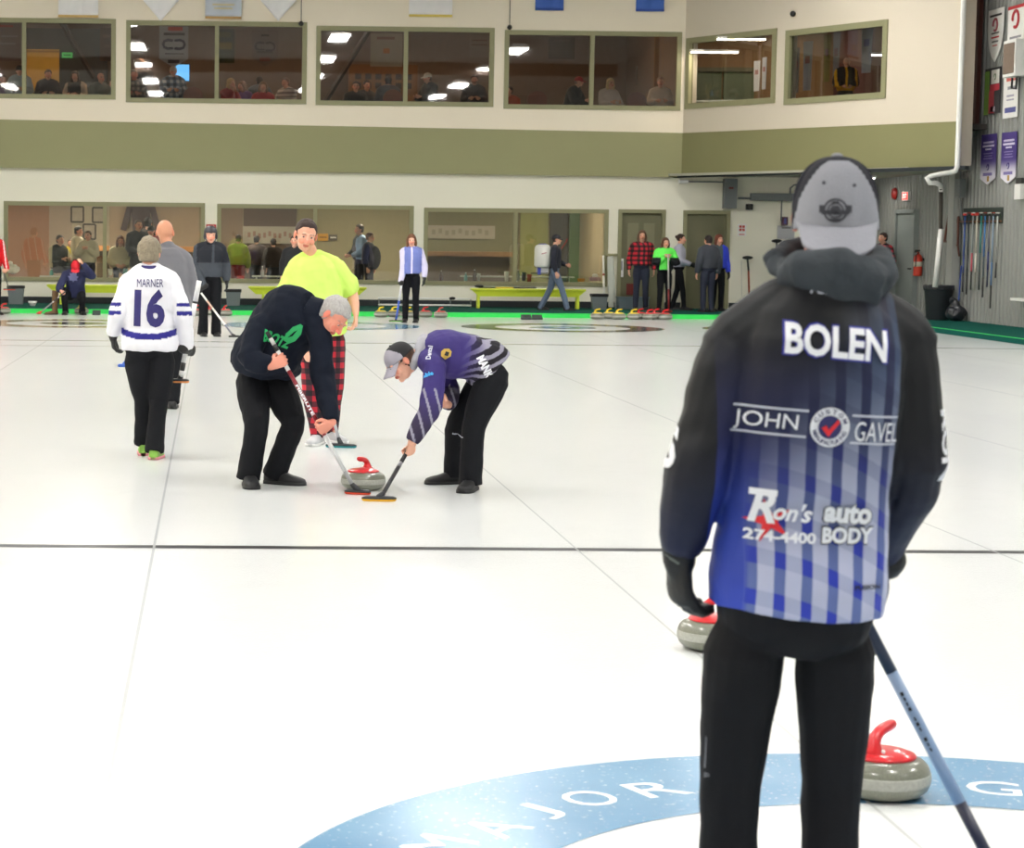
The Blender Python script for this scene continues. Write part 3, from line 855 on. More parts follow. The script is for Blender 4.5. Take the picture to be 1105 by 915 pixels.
panel_wall('wall_return', (11.25, 43.72, 0), V((0, 1, 0)), 3.4, ZW-.01, 3.05, .15, [], mat('recess_grey', '7f817c'), nout=V((1, 0, 0)))
# steel pilaster next to the bay
mb = MB(); mb.box((12.68, 38.2, 4.0), (.16, .34, 8.0)); mb.box((12.72, 37.65, 5.5), (.1, .22, 5.0)); struct(build('trim_5', mb, mat('pilaster', '9b9d9a', .5), None, (12.7, 38, 0)))
mb = MB(); mb.box((12.14, 36.4, 5.9), (.14, .1, 4.2)); struct(build('trim_6', mb, mat('bay_return', 'b9b6a4', .8), None, (12.3, 36.3, 3.8)))
# roof, closing walls
mb = MB(); mb.box((-.6, 17.5, 8.06), (27.2, 52, .12)); struct(build('ceiling', mb, M_conc, None, (0, 17, 8)))
mb = MB()
for y in (11,): mb.box((-.6, y, 7.75), (27.0, .22, .45))
struct(build('ceiling_beam', mb, mat('beam_dark', '4a3a30', .7), None, (0, 17, 7.7)))
panel_wall('wall_left', (XL, -8, 0), V((0, 1, 0)), 58, 0, 8.0, .15, [], M_wallup, nout=V((1, 0, 0)))
corr('wall_front', (12.8, -8.4, 0), (XL, -8.4, 0), 0, 8.0, M_metal, pitch=.4)
corr('wall_right_near', (12.8, 14.0, 0), (12.8, -8.4, 0), ZW-.01, 8.0, M_metal, pitch=.4)

# ================================================================== lamps of the hall (four staggered rows)
t = thing('ceiling_light', 'white fluorescent high bay fixture hung under the arena ceiling', 'ceiling light', (0, 0, 7.72), 'high bay fixtures over the ice')
mb = MB(); mb.loft([[V((sx_*.32, sy_*1.25, 7.72)) for sx_, sy_ in ((-1, -1), (1, -1), (1, 1), (-1, 1))], [V((sx_*.2, sy_*1.2, 7.86)) for sx_, sy_ in ((-1, -1), (1, -1), (1, 1), (-1, 1))]])
build('housing', mb, M_white, t)
mb = MB(); mb.box((0, 0, 7.71), (.56, 2.36, .02)); build('diffuser', mb, M_lamp, t)
mb = MB(); 
for y in (-1, 1): build('hanger', MB().tube([(0, y, 7.85), (0, y, 8.0)], [.006, .006], 6), M_steel, t)
first = True
for r_, X in enumerate((-10.5, -4.5, 1.9, 7.9)):
    for k in range(6):
        y = 36.0 - k*8.3 - (4.15 if r_ % 2 == 0 else 0)
        y += -.0
        if y < -8: continue
        if first: t.location = (X, y, 7.72); t['_o'] = [X, y, 7.72]; first = False
        else: dup(t, (X, y, 7.72))

# ================================================================== rooms behind the windows
def room(tag_, x0, x1, y0, y1, z0, z1, mw, mf, mc):
    mb = MB(); mb.box(((x0+x1)/2, (y0+y1)/2, z0-.05), (x1-x0, y1-y0, .1)); struct(build('floor_'+tag_, mb, mf, None, ((x0+x1)/2, y0, z0)))
    mb = MB(); mb.box(((x0+x1)/2, (y0+y1)/2, z1+.05), (x1-x0, y1-y0, .1)); struct(build('ceiling_'+tag_, mb, mc, None, ((x0+x1)/2, y0, z1)))
    mb = MB(); mb.box(((x0+x1)/2, y1+.05, (z0+z1)/2), (x1-x0, .1, z1-z0)); struct(build('wall_'+tag_+'_back', mb, mw, None, ((x0+x1)/2, y1, z0)))
    for i, x in enumerate((x0-.05, x1+.05)):
        mb = MB(); mb.box((x, (y0+y1)/2, (z0+z1)/2), (.1, y1-y0, z1-z0)); struct(build('wall_'+tag_+('_left', '_right')[i], mb, mw, None, (x, y0, z0)))
room('lounge', -13.7, 7.15, 43.72, 49.6, ZW, 2.9, mat('lounge_wall', '8d8268', .8), mat('lounge_carpet', '4c5f48', .95, vary=.2), mat('lounge_ceiling', 'b9b5a6', .9))
room('gallery', -13.7, 8.5, 43.72, 51.0, 3.85, 7.2, mat('gallery_wall', '85766c', .85, vary=.1), mat('gallery_carpet', '3a3533', .95), mat('gallery_ceiling', '45403c', .9))
# bay room behind the angled glass
mb = MB(); out = [(xa+.35, YU+.2), (12.2, 36.6), (12.7, 36.6), (12.7, 47), (xa+.35, 47)]
mb.loft([[V((x, y, 3.75)) for x, y in out], [V((x, y, 3.85)) for x, y in out]]); struct(build('floor_bay', mb, mat('gallery_carpet'), None, (10, 43, 3.8)))
mb = MB(); mb.loft([[V((x, y, 6.6)) for x, y in out], [V((x, y, 6.7)) for x, y in out]]); struct(build('ceiling_bay', mb, mat('bay_ceiling', '5a4638', .9), None, (10, 43, 6.6)))
mb = MB(); mb.box((10.6, 46.95, 5.2), (4.4, .1, 2.8)); struct(build('wall_bay_back', mb, mat('bay_wood', '94714c', .7, vary=.15, vs=3), None, (10.6, 47, 3.85)))
mb = MB(); mb.box((12.68, 42, 5.2), (.08, 9.8, 2.8)); struct(build('wall_bay_right', mb, mat('bay_red', '5e3028', .7), None, (12.6, 42, 3.85)))
# coloured stretches of the lounge back wall
YR = 49.5
def wp(x0, y0, x1, y1, col, Y=YR, name='wall_panel', th=.03, **k):
    a, b = at(x0, y1, Y), at(x1, y0, Y); mb = MB(); mb.box(((a.x+b.x)/2, Y, (a.z+b.z)/2), (b.x-a.x, th, abs(b.z-a.z)))
    return build(name, mb, mat('paint_'+col, col, .8, vary=.05), None, ((a.x+b.x)/2, Y, a.z))
for x0, x1, c in ((0, 53, '94705c'), (53, 78, '9c8c7e'), (78, 118, 'aa9f8c'), (118, 215, 'a18c76'), (234, 262, '7c6a5a'), (262, 320, '5c4d44'), (320, 446, '8e8668'),
                  (455, 560, '75735a'), (560, 592, '8f9160'), (592, 613, '4c4b48'), (613, 640, '5d7550'), (640, 660, '3f5542')):
    o = struct(wp(x0, 222, x1, 318, c)); o.name = 'wall_lounge_panel'
def lamp(name, label, x, y, z, w, d, m, grp):
    t = thing(name, label, 'ceiling light', (x, y, z), grp); mb = MB(); mb.box((x, y, z+.04), (w+.04, d+.04, .05)); build('housing', mb, M_white, t)
    mb = MB(); mb.box((x, y, z+.008), (w, d, .016)); build('diffuser', mb, m, t); return t
for x in (-12, -8.5, -5, -1.5, 2, 5.5): lamp('lounge_light', 'flat white ceiling panel light in the ground floor lounge', x, 46.8, 2.82, .6, 1.2, M_lampin, 'lounge ceiling panels')  # unseen panels, put in to light the lounge
for x in (-12, -9, -6, -3, 0, 3, 6): lamp('gallery_light', 'small recessed downlight in the dark gallery ceiling', x, 46.5, 7.12, .35, .35, M_warm, 'gallery downlights')
def lab(o, l, c, g=None): return tag(o, l, c, g)
for i, (x, y) in enumerate(((800, 42), (771, 56))):
    p = at(x, y, 43.0 if i else 42.2); c = lamp('tube_light', ('upper', 'lower')[i]+' white fluorescent tube light in the room behind the angled window', p.x, p.y, p.z-.02, 1.0, .12, M_lampin, None)
p = at(947, 60, 40.8); lamp('tube_light', 'white fluorescent tube light at the right edge of the last angled window', p.x, p.y, p.z, .5, .12, M_lampin, None)

lamp('recess_light', 'fluorescent fixture under the bay, out of view above the garbage can', 11.9, 42.0, 2.93, .25, 1.3, mat('recess_tube', 'ffffff', .5, vary=0, emit='fffaf0', es=14), None)  # added out of sight under the soffit to brighten the dark recess

for x, y in ((10.2, 45.2), (11.5, 45.6)): lamp('bay_light', 'flat ceiling panel light in the room behind the angled windows, above the panes', x, y, 6.5, .6, 1.0, mat('bay_glow', 'ffffff', .5, vary=0, emit='fff0dc', es=14), 'ceiling panels behind the angled windows')  # extra panels added out of view to brighten the bay room
# ================================================================== curling stones
M_gran = mat('granite', '77796c', .28, vary=.35, vs=160, spec=.6, coat=.4)
M_band = mat('granite_band', 'a3a49c', .6, vary=.3, vs=90)
M_hred = mat('handle_red', 'd2222a', .3, coat=.3); M_hyel = mat('handle_yellow', 'e8cf1e', .3, coat=.3)
def make_stone(loc, col, rz, label, group=None, hi=True):
    t = thing('curling_stone', label, 'curling stone', loc, group); o = V(loc); n = 48 if hi else 24
    mb = MB(); mb.lathe([(.004, .006), (.06, .004), (.075, .001), (.095, .003), (.12, .012), (.136, .027), (.1418, .043), (.143, .06), (.1418, .078), (.136, .094), (.122, .108), (.1, .117), (.06, .1195), (.004, .1195)], o, n)
    build('granite', mb, M_gran, t, smooth=True)
    mb = MB(); mb.lathe([(.132, .0415), (.1412, .0415), (.1440, .050), (.1447, .06), (.1440, .07), (.1412, .0785), (.132, .0785)], o, n)
    build('striking_band', mb, M_band, t, smooth=True)
    mb = MB(); mb.lathe([(.004, .116), (.098, .116), (.102, .1205), (.098, .126), (.075, .134), (.045, .14), (.004, .142)], o, n)
    build('handle_plate', mb, col, t, smooth=True)
    c, s = math.cos(rz), math.sin(rz); X = V((c, s, 0)); Z = V((0, 0, 1))
    P = lambda x, z: o + X*x + Z*z
    mb = MB(); mb.tube([P(-.045, .128), P(-.047, .145), P(-.044, .162), P(-.034, .178), P(-.016, .19), P(.01, .197), P(.035, .2), P(.055, .203)],
                       [(.04, .032), (.028, .024), (.021, .019), (.0185, .0175), (.0175, .0165), (.0175, .0165), (.0175, .0165), (.016, .015)], 14, V((-s, c, 0)))
    build('handle', mb, col, t, smooth=True)
    for k_ in (-1, 1):
        mb = MB(); mb.ell(P(-.05, .142)+V((-s, c, 0))*(k_*.036)*1.0 - X*.0, .0065, n=8, m=6); build('handle_bolt', mb, M_white, t, smooth=True)
    return t
n0 = atz(957, 864); n0.y += .07
make_stone((n0.x-.0, n0.y, 0), M_hred, .75, 'large nearby granite curling stone with red handle standing in the blue ring')
p = atz(776, 705); make_stone((p.x, p.y+.1, 0), M_hred, .2, 'red handled curling stone half hidden behind the gloved hand of the nearest man')
p = atz(393.5, 531); STN = V((p.x, p.y+.14, 0))
make_stone(STN, M_hred, PI+.95, 'red handled curling stone sliding between the two bent sweepers')
protos = {}
def row_stone(px, col, back, label, group):
    y = YB-.2-(.0 if back else .27)
    p = V((at(px, 340, y).x, y, 0))
    if col not in protos: protos[col] = make_stone(p, M_hred if col == 'red' else M_hyel, .4, label, group, hi=False); return
    dup(protos[col], p, random.uniform(-1, 1), label, group)
for px, col, bk, l, g_ in (
    (411, 'yellow', 0, 'yellow handled stone at the left end of the row by the blue vest woman', 'stones parked behind the blue house'),
    (425.5, 'yellow', 1, 'yellow handled stone second from the left by the blue vest woman', 'stones parked behind the blue house'),
    (440, 'yellow', 0, 'yellow handled stone touching the legs of the blue vest woman', 'stones parked behind the blue house'),
    (459, 'red', 1, 'red handled stone just right of the blue vest woman', 'stones parked behind the blue house'),
    (475.5, 'red', 0, 'red handled stone at the right end, by the blue vest woman', 'stones parked behind the blue house'),
    (644.5, 'yellow', 0, 'yellow handled stone at the left end of the row below the doors', 'stones parked below the doors'),
    (657, 'yellow', 1, 'yellow handled stone second from the left below the olive doors', 'stones parked below the doors'),
    (668, 'yellow', 0, 'yellow handled stone third from the left below the olive doors', 'stones parked below the doors'),
    (684, 'yellow', 0, 'yellow handled stone nearest the red ones below the olive doors', 'stones parked below the doors'),
    (691, 'red', 1, 'red handled stone nearest the yellow ones below the olive doors', 'stones parked below the doors'),
    (701, 'red', 0, 'red handled stone second of the four red ones below the doors', 'stones parked below the doors'),
    (708, 'red', 1, 'red handled stone third of the four red ones below the doors', 'stones parked below the doors'),
    (718, 'red', 0, 'red handled stone at the right end of the row below the doors', 'stones parked below the doors'),
    (211, 'red', 0, 'red handled stone left of the legs of the man in the helmet', 'stones parked behind the helmeted man'),
    (227, 'red', 1, 'red handled stone seen between the legs of the helmeted man', 'stones parked behind the helmeted man'),
    (243, 'red', 0, 'red handled stone right of the legs of the helmeted man', 'stones parked behind the helmeted man'),
    (4, 'red', 0, 'red handled stone at the left edge beside the grey bin', None),
    (88, 'yellow', 1, 'yellow handled stone beside the crouching man in the red cap', None)): row_stone(px, col, bk, l, g_)

# ================================================================== hacks
for px, l in ((574, 'black rubber hack on the ice in front of the lime bench'), (104, 'small black rubber hack right of the crouching man')):
    p = atz(px, 345 if px > 200 else 341); p.y = 38.55 if px > 200 else 38.9; p.x = at(px, 344, p.y).x
    w_ = .44 if px > 200 else .16; t = thing('hack', l, 'hack', p)
    for s_ in ((-1, 1) if px > 200 else (0,)):
        mb = MB(); x = p.x+s_*.11; ww = .2 if px > 200 else .16
        mb.loft([[V((x-ww/2, p.y-.05, .0)), V((x+ww/2, p.y-.05, 0)), V((x+ww/2, p.y-.05, .03)), V((x-ww/2, p.y-.05, .03))], [V((x-ww/2, p.y+.1, .0)), V((x+ww/2, p.y+.1, 0)), V((x+ww/2, p.y+.1, .1)), V((x-ww/2, p.y+.1, .1))]])
        build('foothold', mb, mat('rubber', '3c4242', .8), t, bevel=.006)

# ================================================================== benches
M_lime = mat('lime_paint', 'd6e63c', .5)
def bench(x0, x1, y, label, legs):
    c = V(((x0+x1)/2, y, ZW)); t = thing('bench', label, 'bench', c, None); L = x1-x0; h = .43
    mb = MB(); mb.box((c.x, y, h+ZW-.02), (L, .32, .04)); build('seat', mb, M_lime, t, bevel=.005)
    mb = MB(); z1 = h+ZW-.04; z0 = z1-.13
    mb.loft([[V((x0+.01, y-.13, z1)), V((x1-.01, y-.13, z1)), V((x1-.16, y-.11, z0)), V((x0+.16, y-.11, z0))], [V((x0+.01, y-.105, z1)), V((x1-.01, y-.105, z1)), V((x1-.16, y-.085, z0)), V((x0+.16, y-.085, z0))]])
    build('apron', mb, M_lime, t)
    for x in legs:
        mb = MB(); mb.box((x, y-.0, (z0+ZW)/2+.03), (.05, .26, z0-ZW+.06)); build('leg', mb, M_lime, t, bevel=.004)
    return t
def xs(*p, Y=42.7): return [at(q_, 320, Y).x for q_ in p]
a, b, c_, d_ = xs(508, 631, 515, 624); bench(a, b, 42.7, 'lime green bench under the third ground floor window, broom on it', (c_+.02, d_-.02))
a, b, c_, d_ = xs(268, 395, 284, 384); bench(a, b, 42.7, 'lime green bench partly hidden behind the man in the neon shirt', (c_, d_))
a, b, c_, d_ = xs(51, 172, 66, 160); bench(a, b, 42.7, 'lime green bench behind the crouching man under the left window', (c_, d_))

# ================================================================== bins
def bin_(px0, px1, ptop, Y, col, label, name='trash_bin', liner=True, pbot=None):
    x0, x1 = at(px0, 320, Y).x, at(px1, 320, Y).x; zt = at(px0, ptop, Y).z; w_ = (x1-x0)/2; c = V(((x0+x1)/2, Y, ZW)); t = thing(name, label, 'bin', c)
    mb = MB(); rg = lambda k_, z: [V((c.x+sx_*w_*k_, c.y+sy_*w_*.8*k_, z)) for sx_, sy_ in ((-1, -1), (1, -1), (1, 1), (-1, 1))]
    mb.loft([rg(.82, ZW), rg(.98, zt-.03), rg(.92, zt-.03), rg(.78, ZW+.02)], cap=True); build('bin_body', mb, col, t, bevel=0)
    mb = MB(); mb.loft([rg(1.04, zt-.06), rg(1.06, zt), rg(.96, zt), rg(.95, zt-.05)]); build('rim', mb, M_black if liner else col, t)
    return t
M_bin = mat('bin_grey', '6d7678', .6)
bin_(8.5, 26, 308, 42.6, M_bin, 'grey waste bin with black liner standing at the far left')
bin_(243.5, 260, 312, 42.9, M_bin, 'grey waste bin with black rim beside the lime bench and helmeted man')
bin_(638, 655, 317, 42.55, M_bin, 'grey waste bin right of the lime bench by the white pole')
x0, x1 = at(667, 327, 43.0).x, at(699, 327, 43.0).x; zt = at(680, 321, 43.0).z
t = thing('storage_tub', 'low blue grey plastic tub behind the legs of the woman in red plaid', 'tub', ((x0+x1)/2, 43.05, ZW)); mb = MB()
mb.box(((x0+x1)/2, 43.05, (ZW+zt)/2), (x1-x0, .35, zt-ZW)); build('tub_body', mb, mat('tub', '6f8088', .6), t, bevel=.02)
mb = MB(); mb.box(((x0+x1)/2, 43.05, zt), (x1-x0+.04, .39, .03)); build('rim', mb, mat('tub', '6f8088'), t, bevel=.008)
# round garbage can with bag
g = V((12.35, 38.0, ZW)); t = thing('garbage_can', 'large dark grey round garbage can with black bag in the corner by the white pipe', 'garbage can', g); mb = MB()
zt = at(1018, 308, 38).z
mb.lathe([(.22, 0), (.275, zt-ZW-.03), (.29, zt-ZW-.03), (.29, zt-ZW), (.262, zt-ZW), (.21, .03)], g, 28); build('can_body', mb, mat('can', '4a4b52', .6), t, smooth=True)
mb = MB(); mb.lathe([(.296, -.09), (.3, .0), (.27, .012), (.255, -.05)], g+V((0, 0, zt-ZW)), 28); build('bag_rim', mb, mat('bag', '26282f', .35), t, vox=.012, wr=(.012, 14, (1, 1, .5)))
t = thing('garbage_bag', 'black garbage bag slumped against the round garbage can', 'bag', (12.52, 37.45, ZW)); mb = MB(); mb.ell((12.52, 37.45, ZW+.15), (.2, .2, .17)); mb.ell((12.5, 37.45, ZW+.3), (.09, .1, .12)); mb.tube([(12.5, 37.45, ZW+.35), (12.44, 37.45, ZW+.42)], [.04, .06])
build('bag_body', mb, mat('bag', '26282f'), t, vox=.018, sm=1, wr=(.03, 9, (1, 1, 1)), fn=lambda p: V((p.x, p.y, max(p.z, ZW+.003))))

# ================================================================== brooms
def broom(bot, top, label, cols, head='202124', pad='e8a020', hd=(1, 0, 0), w_=.19, r=.0125, group=None, n=10, tip=None):
    bot, top = V(bot), V(top); t = thing('curling_broom', label, 'broom', bot, group); ax = (top-bot).normalized(); L = (top-bot).length
    mb = MB(); a = .045
    for fr_, c in cols:
        b = fr_*L; m_i = [x for _, x in cols].index(c)
        mb.tube([bot+ax*a, bot+ax*b], [r, r], n, cap=None, mi=m_i); a = b
    names = []
    for _, c in cols:
        if c not in names: names.append(c)
    mp = {i: names.index(c) for i, (_, c) in enumerate(cols)}; mb.m = [mp[i] for i in mb.m]
    build('broom_handle', mb, [mat('broom_'+c, c, .35, vary=.05) for c in names], t, smooth=True)
    up = V((0, 0, 1)) if abs(ax.z) > .25 else V((0, -1, 0)); X = V(hd).normalized(); X = (X-up*X.dot(up)).normalized(); Yv = up.cross(X)
    def slab(z0, z1, k0, k1, w2=.036):
        g = MB(); rings = []
        for z, k_ in ((z0, k0), ((z0+z1)/2, max(k0, k1)), (z1, k1)):
            rings.append([bot + X*(math.copysign(abs(math.cos(q*PI/12))**.7, math.cos(q*PI/12))*w_/2*k_) + Yv*(math.copysign(abs(math.sin(q*PI/12))**.7, math.sin(q*PI/12))*w2*k_) + up*z for q in range(24)])
        return g.loft(rings)
    g = slab(.014, .03, 1, .82); g.tube([bot+up*.024, bot+ax*.07], [.022, .016], 10); build('broom_head', g, mat('broom_'+head, head, .4), t, smooth=True)
    build('brush_pad', slab(.001, .016, .93, 1.0, .033), mat('pad_'+pad, pad, .85), t, smooth=True)
    return t
# wall rack of brooms on the corrugated wall
XW = 12.75
ra, rb = atx(1040, 231, XW), atx(1082, 229, XW)
t = thing('broom_rack', 'dark broom rack mounted on the grey corrugated wall', 'rack', (XW, (ra.y+rb.y)/2, ra.z)); mb = MB()
mb.box((XW, (ra.y+rb.y)/2, ra.z-.04), (.03, abs(ra.y-rb.y), .3)); build('rack_board', mb, mat('rack_board', '3a4440', .7), t, bevel=.005)
mb = MB(); mb.box((XW-.05, (ra.y+rb.y)/2, ra.z-.15), (.08, abs(ra.y-rb.y), .03)); build('rack_shelf', mb, mat('rack_shelf', '6a4a34', .7), t)
cols_ = [('2c55a8', '1f3f90', '3a3a44', 'dark blue'), ('35404c', '2a2d3c', '26282c', 'dark slate'), ('9aa2a2', 'c04858', '333333', 'grey and pink'), ('d8d4c4', 'e0ddd0', '8a8a80', 'cream'), ('2f8a86', '4a5a58', '26302e', 'teal'),
         ('2f6fb0', '3f4f5a', '222426', 'sky blue'), ('6a6a7a', '2f3a7a', '2a2e50', 'purple grey'), ('8fa4bc', '5078a8', '1d1e20', 'pale blue'), ('b8bab6', '8a8c8a', '3a3c3e', 'silver')]
hs = ['d8322a', '222626', 'd8322a', 'c83028', '2a3230', '303634', '26302c', '2a3432', '2a302e']
zb_ = [315, 318, 313, 314, 313, 321, 310, 333, 300]
for i, ((c1, c2, c3, nm), hc, zb2) in enumerate(zip(cols_, hs, zb_)):
    px = 1041.5 + i*4.4; p = atx(px, 233, XW-.09); q_ = atx(px, zb2, XW-.07)
    p.y += .01*(i % 2)
    L = p.z - q_.z; t = thing('curling_broom', nm+' handled curling broom hanging in the wall rack, '+['leftmost', 'second from left', 'third from left', 'fourth from left', 'middle one', 'fourth from right', 'third from right', 'second from right and lowest', 'rightmost'][i], 'broom', p, 'brooms hanging in the wall rack')
    mb = MB(); n_ = [mat('broom_'+c, c, .4, vary=.05) for c in (c1, c2, c3)]
    for k_, (a, b) in enumerate(((0, .5), (.5, .75), (.75, 1))): mb.tube([p-V((0, 0, L*a)), p-V((0, 0, L*b))], [.016, .016], 8, cap=None, mi=k_)
    build('broom_handle', mb, n_, t, smooth=True)
    mb = MB(); mb.ell(p+V((0, 0, .03)), (.04, .1, .028), n=12, m=7); build('broom_head', mb, mat('broom_'+hc, hc, .5), t, smooth=True)
    mb = MB(); mb.ell(p+V((0, 0, .055)), (.035, .095, .016), n=12, m=7); build('brush_pad', mb, mat('pad_8a3a30' if i % 2 else 'pad_e0e0e0', '8a3a30' if i % 2 else 'c8c8c4', .8), t, smooth=True)
# brown delivery sticks hanging left of the rack
M_br = mat('brown_plastic', '5c2f22', .55)
for i, (xx, yy) in enumerate(((1024, 236), (1034, 240))):
    c = atx(xx, yy, XW-.06); t = thing('stick_frame', ('left', 'right')[i]+' brown triangular frame hanging left of the broom rack', 'hanger frame', c)
    Y_ = V((0, 1, 0)); Z_ = V((0, 0, 1)); pts = [c+Z_*.1, c-Z_*.45+Y_*.22, c-Z_*.45-Y_*(.02), c+Z_*.1]
    for a, b in ((0, 1), (0, 2)): 
        mb = MB(); mb.tube([pts[a], pts[b]], [.024, .024], 8); build('side_bar', mb, M_br, t, smooth=True)
    mb = MB(); mb.tube([pts[1], pts[2]], [.02, .02], 8); build('cross_bar', mb, M_br, t, smooth=True)
    mb = MB(); mb.tube([pts[2], pts[2]-Z_*.2-Y_*.1], [.022, .018], 8); build('leg', mb, M_br, t, smooth=True)
p = atx(1029, 281, XW); t = thing('wall_tag', 'small yellow tag box on the wall below the brown frames', 'tag', p); mb = MB(); mb.box(p, (.03, .17, .2)); build('tag_box', mb, mat('tag_yellow', 'd8d232', .5), t, bevel=.01)
mb = MB(); mb.box(p+V((-.017, 0, .02)), (.004, .1, .05)); build('tag_mark', mb, mat('tag_mark', '7d8a30', .5), t)
# blue stick leaning by the can
tag(build('leaning_stick', MB().tube([(12.55, 37.4, .5), (12.68, 37.7, 1.15)], [.014, .014], 8), mat('broom_1f3f90'), None, (12.6, 37.5, ZW), smooth=True), 'thin blue stick leaning between garbage can and wall', 'stick')

# ================================================================== things on the right wall
def wall_banner(x0, y0, x1, y1, X, label, base, bars, point=0, col2=None, split=None, name='wall_banner', tri=False):
    a, b = atx(x0, y0, X), atx(x1, y1, X); ya, yb = a.y, b.y; zt, zb = a.z, b.z
    c = V((X, (ya+yb)/2, zb)); t = thing(name, label, 'banner', c); Yv = V((0, -1, 0)); w_ = abs(ya-yb); h_ = zt-zb
    def P(u, v_): return V((X, ya-(u)*w_, zt-v_*h_))
    out = [(0, 0), (1, 0), (1, 1-point), (.5, 1), (0, 1-point)] if point else [(0, 0), (1, 0), (1, 1), (0, 1)]
    if tri: out = [(0, 0), (1, 0), (1, .35), (.96, .55), (.86, .75), (.7, .9), (.5, 1), (.3, .9), (.14, .75), (.04, .55), (0, .35)]
    mb = MB(); mb.loft([[P(u, v_) for u, v_ in out], [P(u, v_)+V((-.012, 0, 0)) for u, v_ in out]]); build('cloth', mb, mat('cloth_'+base, base, .8), t)
    for u0, v0, u1, v1, c_ in bars:
        mb = MB(); mb.loft([[P(u, v_)+V((-.013, 0, 0)) for u, v_ in ((u0, v0), (u1, v0), (u1, v1), (u0, v1))], [P(u, v_)+V((-.016, 0, 0)) for u, v_ in ((u0, v0), (u1, v0), (u1, v1), (u0, v1))]]); build('print_block', mb, mat('print_'+c_, c_, .8), t)
    def emblem(u, v_, rr, c_):
        mb = MB(); cc = P(u, v_)+V((-.014, 0, 0)); mb.tube([cc + V((0, math.cos(i*2*PI/16)*rr, math.sin(i*2*PI/16)*rr)) for i in range(14)], [rr*.22]*14, 6); build('emblem', mb, mat('print_'+c_, c_, .8), t, smooth=True)
    return t, emblem
XB2 = 12.74
t, e = wall_banner(1067.5, 12, 1082, 65, XB2, 'white shield pennant with a red emblem, top left on the corrugated wall', 'e6e6e2', [(.12, .1, .88, .14, '222222'), (.25, .44, .75, .47, '555555'), (.25, .52, .75, .55, 'c03030'), (.3, .6, .7, .63, '555555'), (.35, .68, .65, .7, 'c03030')], tri=True); e(.5, .3, .11, 'a05058')
t, e = wall_banner(1089, 8, 1104.5, 63, XB2, 'white banner with red top bar and red swirl near the upper right corner', 'e4e4e0', [(0, 0, 1, .06, 'b02a30'), (.15, .56, .85, .6, '8a8a90'), (.2, .66, .8, .69, '8a8a90'), (0, .86, .6, 1, 'b02a30')]); e(.5, .25, .15, 'a83038')
t, e = wall_banner(1064, 75, 1079, 122, XB2, 'black, red and green banner below the white shield pennant', '2c2c30', [(0, .06, .3, 1, '6f9a3a'), (.42, .05, .92, .35, 'd8d8d0'), (.35, .36, .95, .5, 'a82838'), (.3, .5, .62, .98, 'a83840'), (.4, .84, .7, .95, 'd8c8d8')]); e(.66, .2, .05, '4a7a40')
t, e = wall_banner(1084.5, 72, 1098, 126, XB2, 'white wavy banner with red lettering below the framed heater', 'dcdcd8', [(.2, .18, .9, .3, 'c86058'), (.3, .4, .8, .46, '8a8a90'), (.25, .56, .75, .6, '9a9aa8'), (.25, .64, .75, .67, '9a9aa8'), (.15, .8, .9, .9, '50548a')]); 
M_pur = mat('cloth_purple_white', rough=.8, fn=lambda: mixc(coords('Generated')[2].sstep(.12, .5), 'e2deea', '413078'))
for (x0, y0, x1, y1, l) in ((1060, 146, 1074, 199, 'left of the two purple and white pointed pennants'), (1082, 143.5, 1096, 198, 'right of the two purple and white pointed pennants')):
    t, e = wall_banner(x0, y0, x1, y1, XB2, l, '413079', [(.15, .14, .85, .18, 'b8b0d0'), (.12, .21, .88, .25, 'd0cce0'), (.3, .28, .7, .31, 'd0cce0'), (.2, .37, .8, .385, '8a80b0'), (.25, .42, .75, .435, '8a80b0'), (.2, .47, .8, .485, '8a80b0'), (.2, .76, .8, .82, '7a70a8')], point=.13)
    t.children[0].data.materials[0] = M_pur; e(.5, .65, .05, '3a2a70')
    mb = MB(); X_ = XB2-.016; a = atx((x0+x1)/2-1, y1-6, X_); mb.box(a, (.006, .09, .1)); build('emblem', mb, mat('print_b08a40', 'b08a40', .7), t)
# framed heater unit near the upper right
c = atx(1099.5, 64, XW-.05); t = thing('wall_heater', 'white framed heater box with brown grille at the right edge', 'heater', c)
mb = MB(); mb.box(c+V((-.12, -.18, 0)), (.25, .62, .66)); build('casing', mb, M_white, t, bevel=.01)
mb = MB(); mb.box(c+V((-.25, -.18, 0)), (.02, .52, .54)); build('grille', mb, mat('grille', '7a6a5c', .7, vary=.3, vs=40), t)
mb = MB(); k_ = c+V((-.1, .02, -.4)); mb.tube([k_+V((0, .0, .1)), k_+V((0, .02, -.12)), k_+V((0, -.2, -.14)), k_+V((0, -.24, .1))], [.02]*4, 8); build('bracket', mb, M_black, t, smooth=True)
c = atx(1100, 207, XW); t = thing('thermostat_box', 'white square box at the right edge below the purple pennants', 'box', c); mb = MB(); mb.box(c+V((-.04, -.1, 0)), (.08, .3, .28)); build('casing', mb, M_white, t, bevel=.01)
mb = MB(); mb.box(c+V((-.03, -.1, .2)), (.06, .28, .1)); build('cover', mb, mat('print_333333', '333333', .6), t)
c = atx(1101, 323, XW-.1); t = thing('wall_shelf', 'small white shelf low on the corrugated wall at the right edge', 'shelf', c); mb = MB(); mb.box(c+V((0, -.25, 0)), (.25, .85, .05)); build('shelf_board', mb, M_white, t, bevel=.008)
mb = MB(); mb.box(c+V((.05, -.2, -.08)), (.12, .04, .12)); build('bracket', mb, M_steel, t)
c = atx(1036, 203, 12.6); t = thing('junction_box', 'grey electrical junction box beside the corner of the bay', 'junction box', c); mb = MB(); mb.box(c, (.12, .3, .36)); build('box_body', mb, M_steel, t, bevel=.01)
